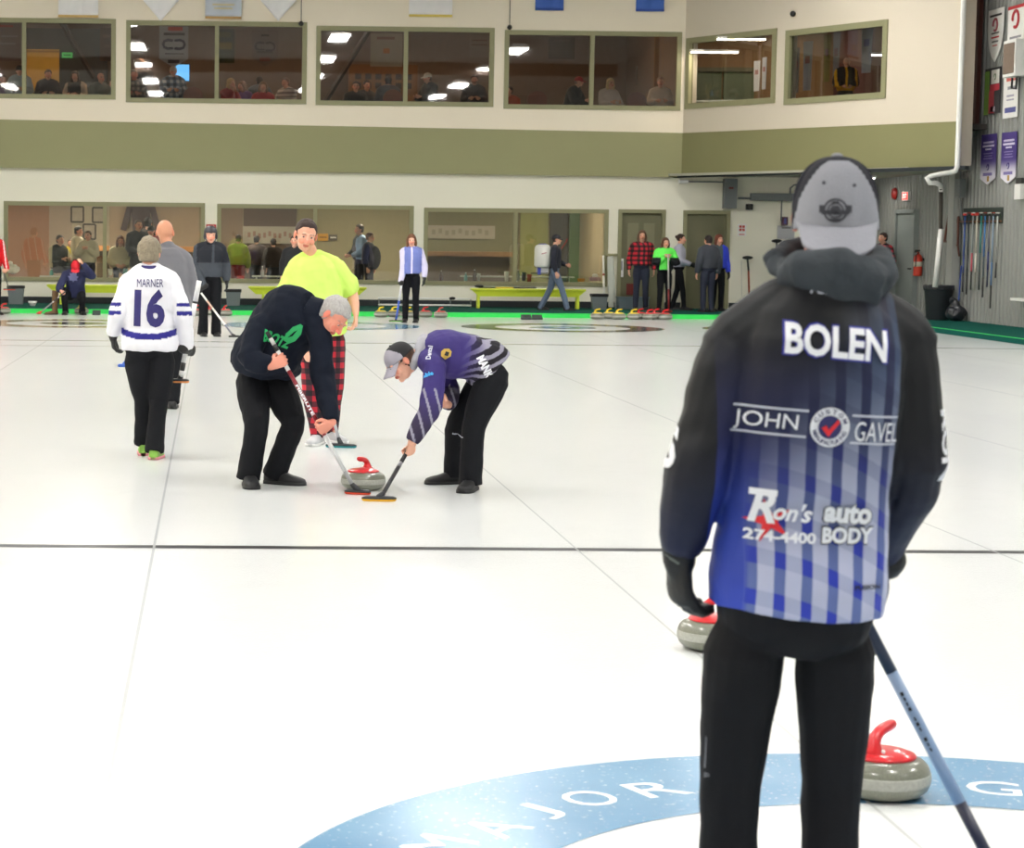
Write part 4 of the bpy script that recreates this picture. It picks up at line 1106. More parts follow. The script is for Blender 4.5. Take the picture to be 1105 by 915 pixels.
mb = MB(); mb.tube([c+V((0, 0, .1)), c+V((0, 0, 1.6))], [.02]*2, 8); mb.tube([c+V((0, 0, -.1)), c+V((0.08, 0, -.7))], [.014]*2, 8); build('conduit', mb, M_steel, t, smooth=True)
# white drain pipe
pY = 36.05
q = lambda x, y, Y_=pY: at(x, y, Y_)
pts = [q(1041, -25), q(1040, 0), q(1033, 180), q(1031, 184.5), q(1026, 186)]; pts2 = [q(1026, 186), q(1004, 190), q(1000, 192), q(1003, 197.5), q(1010, 197.5), q(1015, 200, 37.6), q(1015.5, 206, 37.6)]
t = thing('drain_pipe', 'white drain pipe running down the bay corner and along the grey wall', 'pipe', (12.1, pY, ZW))
mb = MB(); mb.tube(pts, [.05]*5, 12, cap=None); build('upper_pipe', mb, M_white, t, smooth=True)
mb = MB(); mb.tube(pts2, [.045]*7, 12); build('elbow_pipe', mb, M_white, t, smooth=True)
mb = MB(); mb.tube([q(1015.5, 204, 37.6), q(1015, 250, 37.6)], [.036]*2, 12, cap=None); build('dark_pipe', mb, mat('pipe_dark', '4a4540', .7, vary=.5, vs=9), t, smooth=True)
mb = MB(); mb.tube([q(1015.5, 247, 37.6), q(1009, 310, 37.6)], [.052]*2, 12, cap=None); build('lower_pipe', mb, M_white, t, smooth=True)

# ================================================================== recess: grey door, exit sign, extinguisher
XR = 12.78
ya, yb = atx(969, 280, XR).y, atx(990, 280, XR).y; zt = atx(980, 227, XR).z
mb = MB(); mb.box((XR-.05, ya-.03, (zt+ZW)/2), (.1, .08, zt-ZW)); mb.box((XR-.05, yb+.03, (zt+ZW)/2), (.1, .08, zt-ZW)); mb.box((XR-.05, (ya+yb)/2, zt-.02), (.1, ya-yb, .08))
f = struct(build('door_3', mb, M_doorg, None, (XR, (ya+yb)/2, ZW)))
mb = MB(); mb.box((XR-.03, (ya+yb)/2, (zt+ZW)/2), (.05, ya-yb-.1, zt-ZW-.04)); build('door_leaf', mb, M_doorg, f)
mb = MB(); zz = 1.05; mb.tube([(XR-.05, yb+.15, zz), (XR-.11, yb+.15, zz), (XR-.11, yb+.28, zz)], [.014]*3, 8); build('door_handle', mb, M_black, f, smooth=True)
c = atx(978, 211.5, XR-.04); t = thing('exit_sign', 'red glowing exit sign above the grey side door', 'exit sign', c); mb = MB(); mb.box(c, (.06, .42, .2)); build('housing', mb, M_white, t, bevel=.008)
mb = MB(); mb.box(c+V((-.032, 0, 0)), (.006, .36, .15)); build('sign_face', mb, mat('exit_red', 'd01818', .4, emit='ff2018', es=1.2), t)
drape('sign_text', text_geo('EXIT', .1, .02), c+V((-.036, 0, 0)), V((0, -1, 0)), V((0, 0, 1)), mat('exit_white', 'ffe0dc', .4, emit='ffd8d0', es=1.4), t)
c = atx(965.5, 209, XR-.05); t = thing('alarm_bell', 'red round alarm bell left of the exit sign', 'alarm bell', c); mb = MB(); mb.lathe([(.02, .06), (.1, .05), (.13, .0), (.13, -.02)], c, 20, fr=(V((0, 1, 0)), V((0, 0, 1)), V((-1, 0, 0)))); build('gong', mb, mat('alarm_red', '9a2420', .4), t, smooth=True)
mb = MB(); mb.box(c+V((.03, 0, 0)), (.05, .12, .12)); build('back_box', mb, mat('alarm_red', '9a2420'), t)
c = atx(990.5, 285, XR-.12); t = thing('fire_extinguisher', 'red fire extinguisher hanging on the wall right of the grey side door', 'fire extinguisher', c-V((0, 0, .25)))
mb = MB(); mb.lathe([(.05, -.25), (.085, -.24), (.09, -.2), (.09, .1), (.075, .17), (.03, .21), (.028, .25)], c, 20); build('cylinder', mb, mat('ext_red', 'd03a28', .35), t, smooth=True)
mb = MB(); mb.lathe([(.091, -.05), (.0915, .05)], c, 20); build('paper_label', mb, mat('ext_label', 'd8d0c0', .7), t, smooth=True)
mb = MB(); mb.box(c+V((-.02, 0, .28)), (.1, .03, .03)); mb.box(c+V((-.03, 0, .25)), (.1, .03, .02)); build('valve_lever', mb, M_black, t)
mb = MB(); mb.tube([c+V((0, -.03, .24)), c+V((-.08, -.1, .18)), c+V((-.08, -.1, -.05))], [.012]*3, 8); build('hose', mb, M_black, t, smooth=True)
mb = MB(); mb.box(c+V((.09, 0, .1)), (.06, .06, .05)); build('wall_bracket', mb, M_black, t)

# ================================================================== on the back wall: electrical boxes, signs
YF = YW-.01
def wbox(name, x0, y0, x1, y1, dep, m, label, cat, bev=.01):
    a, b = at(x0, y0, YF), at(x1, y1, YF); c = V(((a.x+b.x)/2, YF-dep/2, (a.z+b.z)/2)); t = thing(name, label, cat, c); mb = MB(); mb.box(c, (b.x-a.x, dep, a.z-b.z)); build('cover' if cat != 'sign' else 'sign_board', mb, m, t, bevel=bev); return t, c
t, c = wbox('breaker_box', 780, 193, 793, 225, .2, M_steel, 'tall grey breaker box above the right olive door', 'electrical box')
mb = MB(); mb.box(c+V((0, -.105, .12)), (.1, .01, .04)); build('warning_label', mb, mat('print_6a3030', '6a3030', .6), t)
t, c = wbox('wire_trough', 809, 208.5, 857, 217, .16, M_steel, 'long horizontal grey wiring trough behind the cap of the nearest man', 'electrical box')
mb = MB(); mb.tube([c+V((-.48, -.02, -.03)), c+V((-.76, -.02, -.03))], [.022]*2, 8); build('conduit', mb, M_steel, t, smooth=True)
build('conduit', MB().tube([c+V((.38, 0, .0)), c+V((.38, 0, .2)), c+V((.46, 0, .27)), c+V((.9, 0, .27))], [.02]*4, 8), M_steel, t, smooth=True); build('conduit', MB().tube([c+V((.2, 0, -.05)), c+V((.2, 0, -.5))], [.016]*2, 8), M_steel, t, smooth=True)
t, c = wbox('emergency_lamp', 732, 194, 742, 198, .12, M_white, 'small white emergency lamp under the edge of the upper storey', 'lamp')
mb = MB(); mb.tube([c+V((.1, .02, 0)), c+V((.9, .02, 0))], [.015]*2, 8); build('conduit', mb, M_steel, t, smooth=True)
t, c = wbox('wall_speaker', 804.5, 220, 811.5, 226.5, .1, M_black, 'small black square speaker right of the breaker box', 'speaker')
mb = MB(); mb.tube([c+V((0, -.05, 0)), c+V((0, -.06, 0))], [.04, .045], 16); build('speaker_cone', mb, mat('print_333333'), t, smooth=True)
t, c = wbox('first_aid_sign', 796, 241.5, 805, 255, .01, M_white, 'white sign with a red cross symbol right of the olive door', 'sign', 0)
for dx, dz in ((-.035, .035), (.035, .035), (-.035, -.035), (.035, -.035)): 
    mb = MB(); mb.box(c+V((dx, -.008, dz+.04)), (.055, .005, .055)); build('red_panel', mb, mat('print_b04038', 'b04038', .6), t)
mb = MB(); mb.box(c+V((0, -.008, -.095)), (.12, .005, .025)); build('red_line', mb, mat('print_b04038'), t)
t, c = wbox('notice_board', 839, 243.5, 857, 258, .01, mat('notice_grey', 'a9abb0', .6), 'grey notice sheet beside the ear of the nearest man', 'notice', 0)
mb = MB(); mb.box(c+V((-.0, -.008, .1)), (.2, .004, .03)); build('print_line', mb, mat('print_555555', '555555', .6), t)
t, c = wbox('bottle_shelf_box', 843, 234, 849, 243, .1, mat('print_503040', '503040', .6), 'small dark red and blue box above the grey notice sheet', 'box')
mb = MB(); mb.box(c+V((0, -.055, 0)), (.05, .01, .12)); build('box_label', mb, mat('print_50548a', '50548a', .6), t)
t, c = wbox('outlet_plate', 832, 268, 836, 273, .02, mat('outlet', '9c9468', .5), 'small beige outlet plate on the wall behind the leaning brooms', 'outlet', 0)
mb = MB(); mb.box(c+V((0, -.012, 0)), (.03, .005, .05)); build('socket', mb, M_black, t)
t, c = wbox('red_notice', 222.5, 242, 233, 248, .02, mat('print_b02a30', 'b02a30', .6), 'small red and white notice on the wall between the two left windows', 'sign', 0)
mb = MB(); mb.box(c+V((0, -.012, 0.02)), (.15, .005, .015)); build('white_line', mb, M_white, t)
t, c = wbox('paper_notice', 668, 279, 672.5, 299, .01, M_white, 'narrow white paper notice on the left olive door frame', 'notice', 0)
mb = MB(); mb.box(c+V((0, -.008, 0.05)), (.06, .004, .2)); build('print_line', mb, mat('print_9a9aa8', '9a9aa8', .6), t)
t, c = wbox('red_door_notice', 676, 306, 683, 318, .02, mat('print_6a2420', '6a2420', .6), 'dark red notice low on the left olive door', 'notice', 0)
# small speakers on the upper wall
for px, py, l in ((325, 25.5, 'small round black speaker above the second upper window'), (550, 29.5, 'small round black speaker above the fourth upper window')):
    c = at(px, py, YU-.08); t = thing('ceiling_speaker', l, 'speaker', c); mb = MB(); mb.ell(c, .055); build('speaker_body', mb, M_black, t, smooth=True)
    mb = MB(); mb.tube([c, c+V((0, .04, .7))], [.008]*2, 6); build('speaker_cable', mb, M_black, t, smooth=True)
s0, z_ = onA(858, 15); c = PA + dA*s0 + V((0, 0, z_)) - nA*.06; t = thing('ceiling_speaker', 'small round black speaker above the last angled window', 'speaker', c); mb = MB(); mb.ell(c, .06); build('speaker_body', mb, M_black, t, smooth=True)
mb = MB(); mb.tube([c, c+nA*.08], [.02, .02], 8); build('mount', mb, M_black, t)

# ================================================================== hanging flags at the top of the picture
def flag(x0, x1, ybot, label, col, fringe=None, point=False, extra=()):
    Y_ = YU-.1; a = at(x0, -60, Y_); b = at(x1, ybot, Y_); t = thing('hanging_flag', label, 'flag', ((a.x+b.x)/2, Y_, b.z)); w_ = b.x-a.x; h_ = a.z-b.z
    nx, nz_ = 16, 14; rows = []
    for side in (0, 1):
        for j in range(nz_+1):
            for i in range(nx+1):
                u, v_ = i/nx, j/nz_; zz = a.z-h_*v_*(1 if not point else (1-(abs(u-.5)*2)*.28*v_))
                rows.append(V((a.x+w_*u, Y_+.018*math.sin(u*11+v_*1.5)+side*.006, zz)))
    mb = MB(); mb.v = rows; W_ = nx+1; N = W_*(nz_+1)
    for j in range(nz_):
        for i in range(nx):
            q_ = (j*W_+i, (j+1)*W_+i, (j+1)*W_+i+1, j*W_+i+1); mb.f += [q_, tuple(N+k_ for k_ in reversed(q_))]; mb.m += [0, 0]
    for i in range(nx): mb.f.append((nz_*W_+i, N+nz_*W_+i, N+nz_*W_+i+1, nz_*W_+i+1)); mb.m.append(0)
    build('cloth', mb, mat('flag_'+col, col, .8), t, smooth=True)
    mb = MB(); mb.tube([(a.x-.05, Y_, a.z), (b.x+.05, Y_, a.z)], [.015]*2, 8); build('rod', mb, M_steel, t)
    if fringe: mb = MB(); mb.box(((a.x+b.x)/2, Y_-.004, b.z+.025), (w_, .03, .05)); build('fringe', mb, mat('fringe_'+fringe, fringe, .8, vary=.3, vs=60), t)
    for u, v_, uw_, vh, c_ in extra:
        zz = b.z + v_; mb = MB(); mb.box((a.x+w_*u, Y_-.026, zz), (w_*uw_, .004, vh)); build('print_block', mb, mat('print_'+c_, c_, .8), t)
    return t
flag(63, 106, 19, 'white hanging flag with gold fringe, leftmost at the top', 'ecebec', 'c8a868')
flag(154, 193, 23, 'white pointed pennant above the left part of the second upper window', 'efeeef', None, True)
flag(222, 260.5, 20.5, 'pale blue hanging flag with faint gold writing and gold fringe', 'bcc4d0', 'b08a50', False, ((.5, .22, .5, .03, 'c8b888'), (.5, .3, .6, .03, 'c8b888')))
flag(281, 320, 23, 'white pointed pennant above the right part of the second upper window', 'efeeef', None, True)
flag(442.5, 488, 18.5, 'white hanging flag with yellow fringe above the third upper window', 'eceaea', 'd8c060')
flag(579, 608, 11.5, 'blue hanging flag, left of the two short blue ones', '3f62b4', '2c4890')
flag(688, 716.5, 12.5, 'blue hanging flag, right of the two short blue ones', '4066b8', '3450a0')

# ================================================================== low rail, leaning poles, wall brooms
t = thing('low_rail', 'low white metal rail along the wall left of the lime bench', 'rail', (3.2, 42.9, ZW))
x0, x1, x2 = [at(x, 322, 42.9).x for x in (409, 486, 508)]; z0_, z1_ = at(440, 322, 42.9).z, at(440, 329, 42.9).z
for z in (z0_, z1_): mb = MB(); mb.tube([(x0, 42.9, z), (x2, 42.9, z)], [.02]*2, 8); build('rail_bar', mb, M_white, t, smooth=True)
for x in (x0, x1, x2): mb = MB(); mb.tube([(x, 42.9, ZW), (x, 42.9, z0_)], [.014]*2, 8); build('post', mb, M_steel, t, smooth=True)
mb = MB(); mb.ell((x1+.04, 42.88, z0_+.01), (.07, .03, .035)); build('clamp', mb, M_black, t, smooth=True)
def pole(pb, pt, Yb, Yt, r0, r1, label, cols, name='pole', cat='pole'):
    a, b = at(*pb, Yb), at(*pt, Yt); a.z = max(a.z, ZW+.005); t = thing(name, label, cat, a); mb = MB(); c_ = []
    for fr0, fr1, c in cols:
        p_, q_ = a.lerp(b, fr0), a.lerp(b, fr1); mb.tube([p_, q_], [r0+(r1-r0)*fr0, r0+(r1-r0)*fr1], 10, cap=None, mi=len(c_)); c_.append(mat('broom_'+c, c, .45, vary=.05))
    build('shaft', mb, c_, t, smooth=True); return t, a, b
t, a, b = pole((652, 334), (651, 276), 43.0, 43.4, .022, .022, 'red and white striped pole leaning between window and door', [(0, .22, '9a3028'), (.22, .62, 'e8e6e0'), (.62, .66, '9a3028'), (.66, 1, 'e8e6e0')])
mb = MB(); mb.tube([a, a+V((0, 0, .06))], [.05, .035], 10); build('foot', mb, M_black, t, smooth=True)
t, a, b = pole((664.5, 333), (660, 276), 43.1, 43.42, .02, .03, 'tall pale grey scraper pole leaning left of the first olive door', [(0, 1, 'c9ccc4')])
mb = MB(); m_ = a.lerp(b, .5); mb.prism([(-.05, -.55), (.07, -.55), (.02, .55), (-.1, .55)], m_+V((-.06, -.02, 0)), V((1, 0, 0)), V((0, 0, 1)), .02); build('blade', mb, mat('blade', 'c4c8be', .5), t)
mb = MB(); mb.tube([(b.x-.12, 43.4, b.z+.02), (b.x+.1, 43.4, b.z+.02)], [.03]*2, 8); build('wall_clip', mb, mat('broom_8a8867', '8a8867'), t)
for (pb, pt, l) in (((809, 305), (806.5, 279), 'broom hanging head up on the wall right of the olive door'), ((841, 300), (838, 261), 'broom hanging head up on the wall beside the collar of the nearest man')):
    a, b = at(*pb, 43.35), at(*pt, 43.38); t = thing('push_broom', l, 'broom', a); mb = MB(); mb.tube([a-V((0, 0, .35)), a.lerp(b, .5)], [.022]*2, 8, cap=None, mi=0); mb.tube([a.lerp(b, .5), b], [.022]*2, 8, cap=None, mi=1)
    build('shaft', mb, [mat('broom_9a4a30', '9a4a30', .5), mat('broom_3c3c38', '3c3c38', .5)], t, smooth=True)
    mb = MB(); mb.ell(b+V((0, -.02, .02)), (.12, .04, .04)); build('broom_head', mb, M_black, t, smooth=True)
t, a, b = pole((800.5, 320), (800, 281), 43.3, 43.42, .008, .008, 'thin white cable hanging beside the push broom', [(0, 1, 'd0cfc4')], 'hanging_cable', 'cable')

# ================================================================== counters and small things behind the ground floor glass
M_shelf = mat('shelf_pale', 'c4c8c0', .5)
for i, (x0, x1) in enumerate(((43, 104), (272, 348), (497, 619))):
    a, b = at(x0, 298, 44.1), at(x1, 298, 44.1); t = thing('counter_shelf', 'thin pale drink shelf just inside the '+('left', 'middle', 'right')[i]+' ground floor window', 'shelf', ((a.x+b.x)/2, 44.1, ZW))
    mb = MB(); mb.box(((a.x+b.x)/2, 44.1, a.z), (b.x-a.x, .3, .03)); build('board', mb, M_shelf, t)
    for x in (a.x+.1, (a.x+b.x)/2, b.x-.1): mb = MB(); mb.tube([(x, 44.15, ZW), (x, 44.15, a.z-.01)], [.018]*2, 8); build('post', mb, M_shelf, t, smooth=True)
def bottle(px, pyb, pyt, Y_, label, col, kind='bottle', w=.04, zfix=None):
    a, b = at(px, pyb, Y_), at(px, pyt, Y_); h_ = b.z-a.z; t = thing(kind, label, 'bottle' if 'bottle' in kind else 'cup', a); mb = MB()
    m = mat('glassware_'+col, col, .25)
    if 'bottle' in kind:
        mb.lathe([(w*.9, 0), (w, .02), (w, h_*.55), (w*.4, h_*.75), (w*.36, h_*.93)], a, 14); build('bottle_body', mb, m, t, smooth=True)
        mb = MB(); mb.lathe([(w*.42, h_*.93), (w*.42, h_)], a, 12); build('bottle_cap', mb, M_white, t, smooth=True)
    else:
        mb.lathe([(w*.75, 0), (w, h_), (w*.9, h_), (w*.7, .02)], a, 16); build('cup_body', mb, m, t, smooth=True)
SIL = 43.66
zs_ = lambda px, Y_=44.05: None
for px, yb_, yt_, l, c, k_ in ((476, 303, 292, 'brown beer bottle on the sill of the third window', '4a2a18', 'beer_bottle'), (502.5, 303, 294, 'teal bottle on the sill beside the pale shelf', '5f9c9a', 'water_bottle'), (512, 303, 291, 'dark brown bottle right of the teal bottle on the sill', '3a2c20', 'sauce_bottle'),
                             (516.5, 303, 295, 'clear glass beside the dark brown bottle', 'b0b8b0', 'drinking_glass'), (546.5, 304, 293, 'white paper cup left of the window mullion', 'e4e6e0', 'paper_cup'), (559, 303, 291, 'small clear bottle right of the window mullion', '8c9488', 'squat_bottle'),
                             (565, 303, 294, 'black mug on the sill of the third window', '2a2a28', 'mug'), (571, 304, 296, 'red and white cup left of the man with the backpack tank', 'a04a3a', 'paper_cup'),
                             (627, 304, 300.5, 'orange bowl on the sill at the right of the third window', 'c88a28', 'bowl'), (55.5, 297, 290, 'teal bottle standing on the shelf in the left window', '4a9a96', 'water_bottle'),
                             (283, 299, 287, 'clear water bottle on the shelf in the middle window', 'c8ccd0', 'water_bottle'), (259.5, 302, 297.5, 'red bowl on the sill of the second window', 'c82818', 'bowl'), (119, 297, 290, 'white cup in the left window beside the mullion', 'dcdcd4', 'paper_cup'), (135, 297, 290, 'teal cup in the left window beside the man in black', '2f7a70', 'paper_cup')):
    bottle(px, yb_, yt_, 43.78, l, c, k_, .09 if k_ == 'bowl' else (.055 if 'cup' in k_ or k_ == 'mug' else .04))
c = at(642, 301, 43.8); t = thing('tissue_box', 'pink tissue box with white tissue on the sill at the right', 'tissue box', c-V((0, 0, .04))); mb = MB(); mb.box(c, (.24, .13, .08)); build('carton', mb, mat('tissue_pink', 'b08a98', .7), t, bevel=.005)
mb = MB(); mb.ell(c+V((0, 0, .07)), (.07, .04, .05)); build('tissue', mb, M_white, t, vox=.01, wr=(.012, 20, (1, 1, 1)))
c = at(14, 290.5, 43.85); t = thing('lint_pile', 'white crumpled cloth on the sill at the far left', 'cloth', c); mb = MB(); mb.ell(c+V((0, 0, .0)), (.16, .06, .1)); mb.ell(c+V((-.05, 0, .1)), (.06, .05, .09)); build('folds', mb, M_white, t, vox=.014, wr=(.025, 12, (1, 1, 1)))
# framed pictures on the lounge wall
for i, (x0, y0, x1, y1) in enumerate(((77, 223, 90, 239.5), (100, 224, 113, 240), (90, 242, 103, 258))):
    a, b = at(x0, y0, YR-.04), at(x1, y1, YR-.04); c = V(((a.x+b.x)/2, YR-.04, (a.z+b.z)/2)); t = thing('framed_picture', ('left upper', 'right upper', 'lower')[i]+' dark framed picture on the lounge wall', 'picture', c)
    mb = MB(); w_, h_ = b.x-a.x, a.z-b.z
    for dx, dz, ww, hh in ((0, h_/2, w_, .04), (0, -h_/2, w_, .04), (-w_/2, 0, .04, h_), (w_/2, 0, .04, h_)): mb.box(c+V((dx, 0, dz)), (ww, .03, hh))
    build('frame', mb, mat('frame_dark', '2e2a26', .5), t); mb = MB(); mb.box(c, (w_-.03, .01, h_-.03)); build('print', mb, mat('print_9a8f80', '9a8f80', .7, vary=.2, vs=8), t)
# hanging jersey
c = at(152, 232, YR-.12); t = thing('hanging_jersey', 'dark long sleeved jersey hanging on the lounge wall', 'jersey', c); mb = MB()
mb.prism([(-.2, -.42), (.2, -.42), (.23, .1), (.36, -.4), (.5, -.36), (.34, .24), (.1, .34), (-.1, .34), (-.34, .24), (-.5, -.36), (-.36, -.4), (-.23, .1)], c, V((1, 0, 0)), V((0, 0, 1)), -.05); build('jersey_cloth', mb, mat('jersey_dark', '4a3c3e', .8), t, bevel=.01)
mb = MB(); mb.tube([c+V((0, 0, .33)), c+V((0, 0, .42))], [.01]*2, 6); build('hook', mb, M_steel, t)
# wooden bar counters
for i, (x0, x1, y0, y1, Y_, col, l) in enumerate(((103, 118, 265, 271, 47.6, 'c08850', 'orange wooden bar counter glimpsed behind the left window mullion'), (190, 216, 266, 272, 47.6, 'b8804a', 'orange wooden bar counter behind the grey sweater man'), (455, 553, 271, 277, 47.2, '8a6a48', 'long brown wooden counter behind the third window'))):
    a, b = at(x0, y0, Y_), at(x1, y1, Y_); t = thing('bar_counter', l, 'counter', ((a.x+b.x)/2, Y_, ZW)); mb = MB(); mb.box(((a.x+b.x)/2, Y_+.2, (a.z+b.z)/2), (b.x-a.x, .5, a.z-b.z)); build('counter_top', mb, mat('wood_'+col, col, .5, vary=.2, vs=12), t)
    mb = MB(); mb.box(((a.x+b.x)/2, Y_+.25, (b.z+ZW)/2), (b.x-a.x-.06, .36, b.z-ZW)); build('counter_base', mb, mat('counter_base', '6c5f4c', .7), t)
# lounge banner strips; the first is a window reflection built as cloth
for x0, y0, x1, y1, txt, l in ((262, 244, 320, 263, 'CURLING', 'pale banner with faint red lettering behind the second window'), (459, 243, 534, 258, 'CURLING CLUB', 'pale grey banner with faint lettering behind the third window')):
    a, b = at(x0, y0, YR-.08), at(x1, y1, YR-.08); c = V(((a.x+b.x)/2, YR-.08, (a.z+b.z)/2)); t = thing('wall_banner', l, 'banner', c); mb = MB(); mb.box(c, (b.x-a.x, .01, a.z-b.z)); build('cloth', mb, mat('banner_pale', '9c968a', .8), t)
    w_ = b.x-a.x
    for k_ in range(9):
        mb = MB(); mb.box(c+V((-w_*.38+k_*w_*.095, -.01, .03*math.sin(k_*2))), (w_*.05, .006, .12)); build('print_block', mb, mat('print_8a6a60' if x0 < 300 else 'print_8a8678', '8a6a60' if x0 < 300 else '8a8678', .8), t)
for x0, y0, x1, y1, col, l in ((343, 252, 354, 260, 'c8922c', 'small orange wall sign behind the neon shirt man'), (355, 253, 364, 259.5, '5a544c', 'small grey plaque right of the orange wall sign')):
    a, b = at(x0, y0, YR-.05), at(x1, y1, YR-.05); c = V(((a.x+b.x)/2, YR-.05, (a.z+b.z)/2)); t = thing('wall_sign', l, 'sign', c); mb = MB(); mb.box(c, (b.x-a.x, .03, a.z-b.z)); build('sign_board', mb, mat('print_'+col, col, .6), t, bevel=.005)
    mb = MB(); mb.box(c+V((0, -.02, 0)), ((b.x-a.x)*.7, .004, .03)); build('print_line', mb, M_white if col != 'c8922c' else mat('print_7a5a28', '7a5a28', .6), t)

# ================================================================== gallery furnishings
YG = 50.8
def hang(x0, y0, x1, y1, Y_, label, base, blocks=(), point=0, logo=None):
    a, b = at(x0, y0, Y_), at(x1, y1, Y_); w_, h_ = b.x-a.x, a.z-b.z; c = V(((a.x+b.x)/2, Y_, b.z)); t = thing('gallery_banner', label, 'banner', c)
    P = lambda u, v_, o=0: V((a.x+u*w_, Y_-o, a.z-v_*h_)); out = [(0, 0), (1, 0), (1, 1-point), (.5, 1), (0, 1-point)] if point else [(0, 0), (1, 0), (1, 1), (0, 1)]
    mb = MB(); mb.loft([[P(u, v_) for u, v_ in out], [P(u, v_, -.012) for u, v_ in out]]); build('cloth', mb, mat('cloth_'+base, base, .8), t)
    for u0, v0, u1, v1, c_ in blocks: mb = MB(); mb.loft([[P(u, v_, .004) for u, v_ in ((u0, v0), (u1, v0), (u1, v1), (u0, v1))], [P(u, v_, .001) for u, v_ in ((u0, v0), (u1, v0), (u1, v1), (u0, v1))]]); build('print_block', mb, mat('print_'+c_, c_, .8), t)
    if logo:
        for sg in (-1, 1):
            pts_ = [P(.5+sg*x, y, .012) for x, y in ((.06, .36), (.2, .35), (.33, .38), (.37, .45), (.33, .53), (.2, .56), (.06, .55))]
            mb = MB(); mb.tube(pts_, [w_*.045]*7, 8); build('logo_link', mb, mat('print_'+logo, logo, .8), t, smooth=True)
    return t
yb5 = 44.6  # banner shapes seen in the upper panes, built as cloth behind them
hang(172, 27, 203, 73, yb5, 'white pointed banner with dark chain logo hanging in the second upper window', 'a8a8b0', ((.3, .04, .8, .13, 'c04038'), (.15, .18, .88, .24, '40404a'), (.2, .66, .85, .69, '50505a'), (.3, .82, .7, .9, '40404a')), .2, '3a3550')
hang(272, 32, 300, 72, yb5, 'brownish pointed banner with dark chain logo in the right half of the second upper window', '7a6c66', ((.35, .12, .65, .18, '4a3c3c'), (.2, .58, .8, .63, '5a4a48'), (.3, .75, .7, .85, '8a5048')), .25, '4a3438')
hang(233, 31, 253, 68, yb5, 'dark green and gold banner beside the mullion of the second upper window', '3c3e22', ((.1, .1, .8, .25, '5a5428'), (.15, .4, .85, .6, '7a6a28'), (.2, .7, .8, .8, '4a4a30')))
hang(-4, 26, 22, 66, yb5, 'pink and grey banner at the far left of the upper windows', '7a6462', ((.1, .02, .7, .08, 'a83a34'), (.2, .3, .9, .35, '8a7a78'), (.1, .5, .8, .55, '8a7a78')))
hang(108, 30, 122, 66, yb5, 'dim brown banner at the right of the first upper window', '54423c', ((.2, .2, .8, .3, '6a5048'), (.3, .5, .8, .6, '5f4a44')))
hang(400, 36, 434, 72, yb5, 'pale banner lit from below in the third upper window', 'a89a88', ((.2, .1, .75, .18, '8a6a5c'), (.4, .45, .6, .6, 'b87840')))
hang(507, 38, 530, 62, yb5, 'pale square banner at the right of the third upper window', '8a7a70', ((.1, .2, .8, .26, '7a5a50'), (.1, .4, .8, .46, '7a5a50')))
hang(592, 40, 620, 64, yb5, 'dim brown square banner in the fourth upper window', '5c4e46', ((.2, .1, .8, .2, '6a5a50'),))
t = hang(687, 72, 707, 92, 49.5, 'grey square plaque with a round dark emblem in the fourth upper window', '6a6660'); c = V(t['_o'])+V((0, -.015, .2)); 
mb = MB(); mb.tube([c+V((math.cos(i*PI/10)*.14, 0, math.sin(i*PI/10)*.14)) for i in range(20)], [.03]*20, 8); build('round_emblem', mb, mat('print_333333'), t, smooth=True)
# television
c = at(196, 78.5, 47.5); t = thing('television', 'glowing bright blue television screen behind the man in the plaid shirt', 'television', c-V((0, 0, .2))); mb = MB(); mb.box(c, (.4, .05, .42)); build('tv_case', mb, M_black, t, bevel=.008)
mb = MB(); mb.box(c+V((0, -.028, 0)), (.36, .006, .38)); build('screen', mb, mat('tv_screen', '60a0e0', .3, emit='58a8f0', es=2.2), t)
mb = MB(); mb.tube([c+V((0, .02, .15)), c+V((0, .02, 2.2))], [.02]*2, 8); build('ceiling_mount', mb, M_black, t, smooth=True)
# dark cabinet and sloping beams, green exit glow
c = at(72, 58, 50.2); t = thing('back_bar_cabinet', 'dark blue grey cabinet block at the back of the first upper window', 'cabinet', (c.x, c.y, 3.85)); mb = MB(); mb.box((c.x, c.y, (c.z+.6+3.85)/2), (2.0, .5, c.z+.6-3.85)); build('cabinet_body', mb, mat('cab_dark', '333c44', .6), t)
mb = MB(); mb.box((c.x, c.y-.27, 4.9), (1.8, .03, .9)); build('cabinet_door', mb, mat('cab_dark2', '3a434c', .6), t)
c = at(72.5, 59.5, 49.9); t = thing('green_exit_sign', 'small green glowing sign at the back of the first upper window', 'sign', c); mb = MB(); mb.box(c, (.26, .04, .13)); build('sign_face', mb, mat('green_sign', '50b060', .5, emit='48b060', es=.9), t)
mb = MB(); mb.box(c+V((0, -.022, .0)), (.18, .004, .03)); build('sign_line', mb, mat('green_dark', '2a6a3a', .5), t)
c = at(45, 78, 49.0); t = thing('yellow_panel', 'dull yellow wall panel behind the man in the light blue shirt', 'panel', c); mb = MB(); mb.box(c, (.85, .05, 1.1)); build('panel_face', mb, mat('panel_yellow', 'b89a48', .7), t)
mb = MB(); mb.box(c+V((0, -.03, .5)), (.85, .02, .05)); build('panel_rail', mb, mat('panel_yellow2', '8a7438', .7), t)
def slope(x0, y0, x1, y1, Y_, n):
    a, b = at(x0, y0, Y_), at(x1, y1, Y_); return struct(build(n, MB().tube([a, b], [.07, .07], 6), mat('truss', '2f2826', .7), None, a))
slope(64, 20, 100, 82, 46.2, 'trim_7'); slope(403, 25, 352, 108, 46.4, 'trim_8')
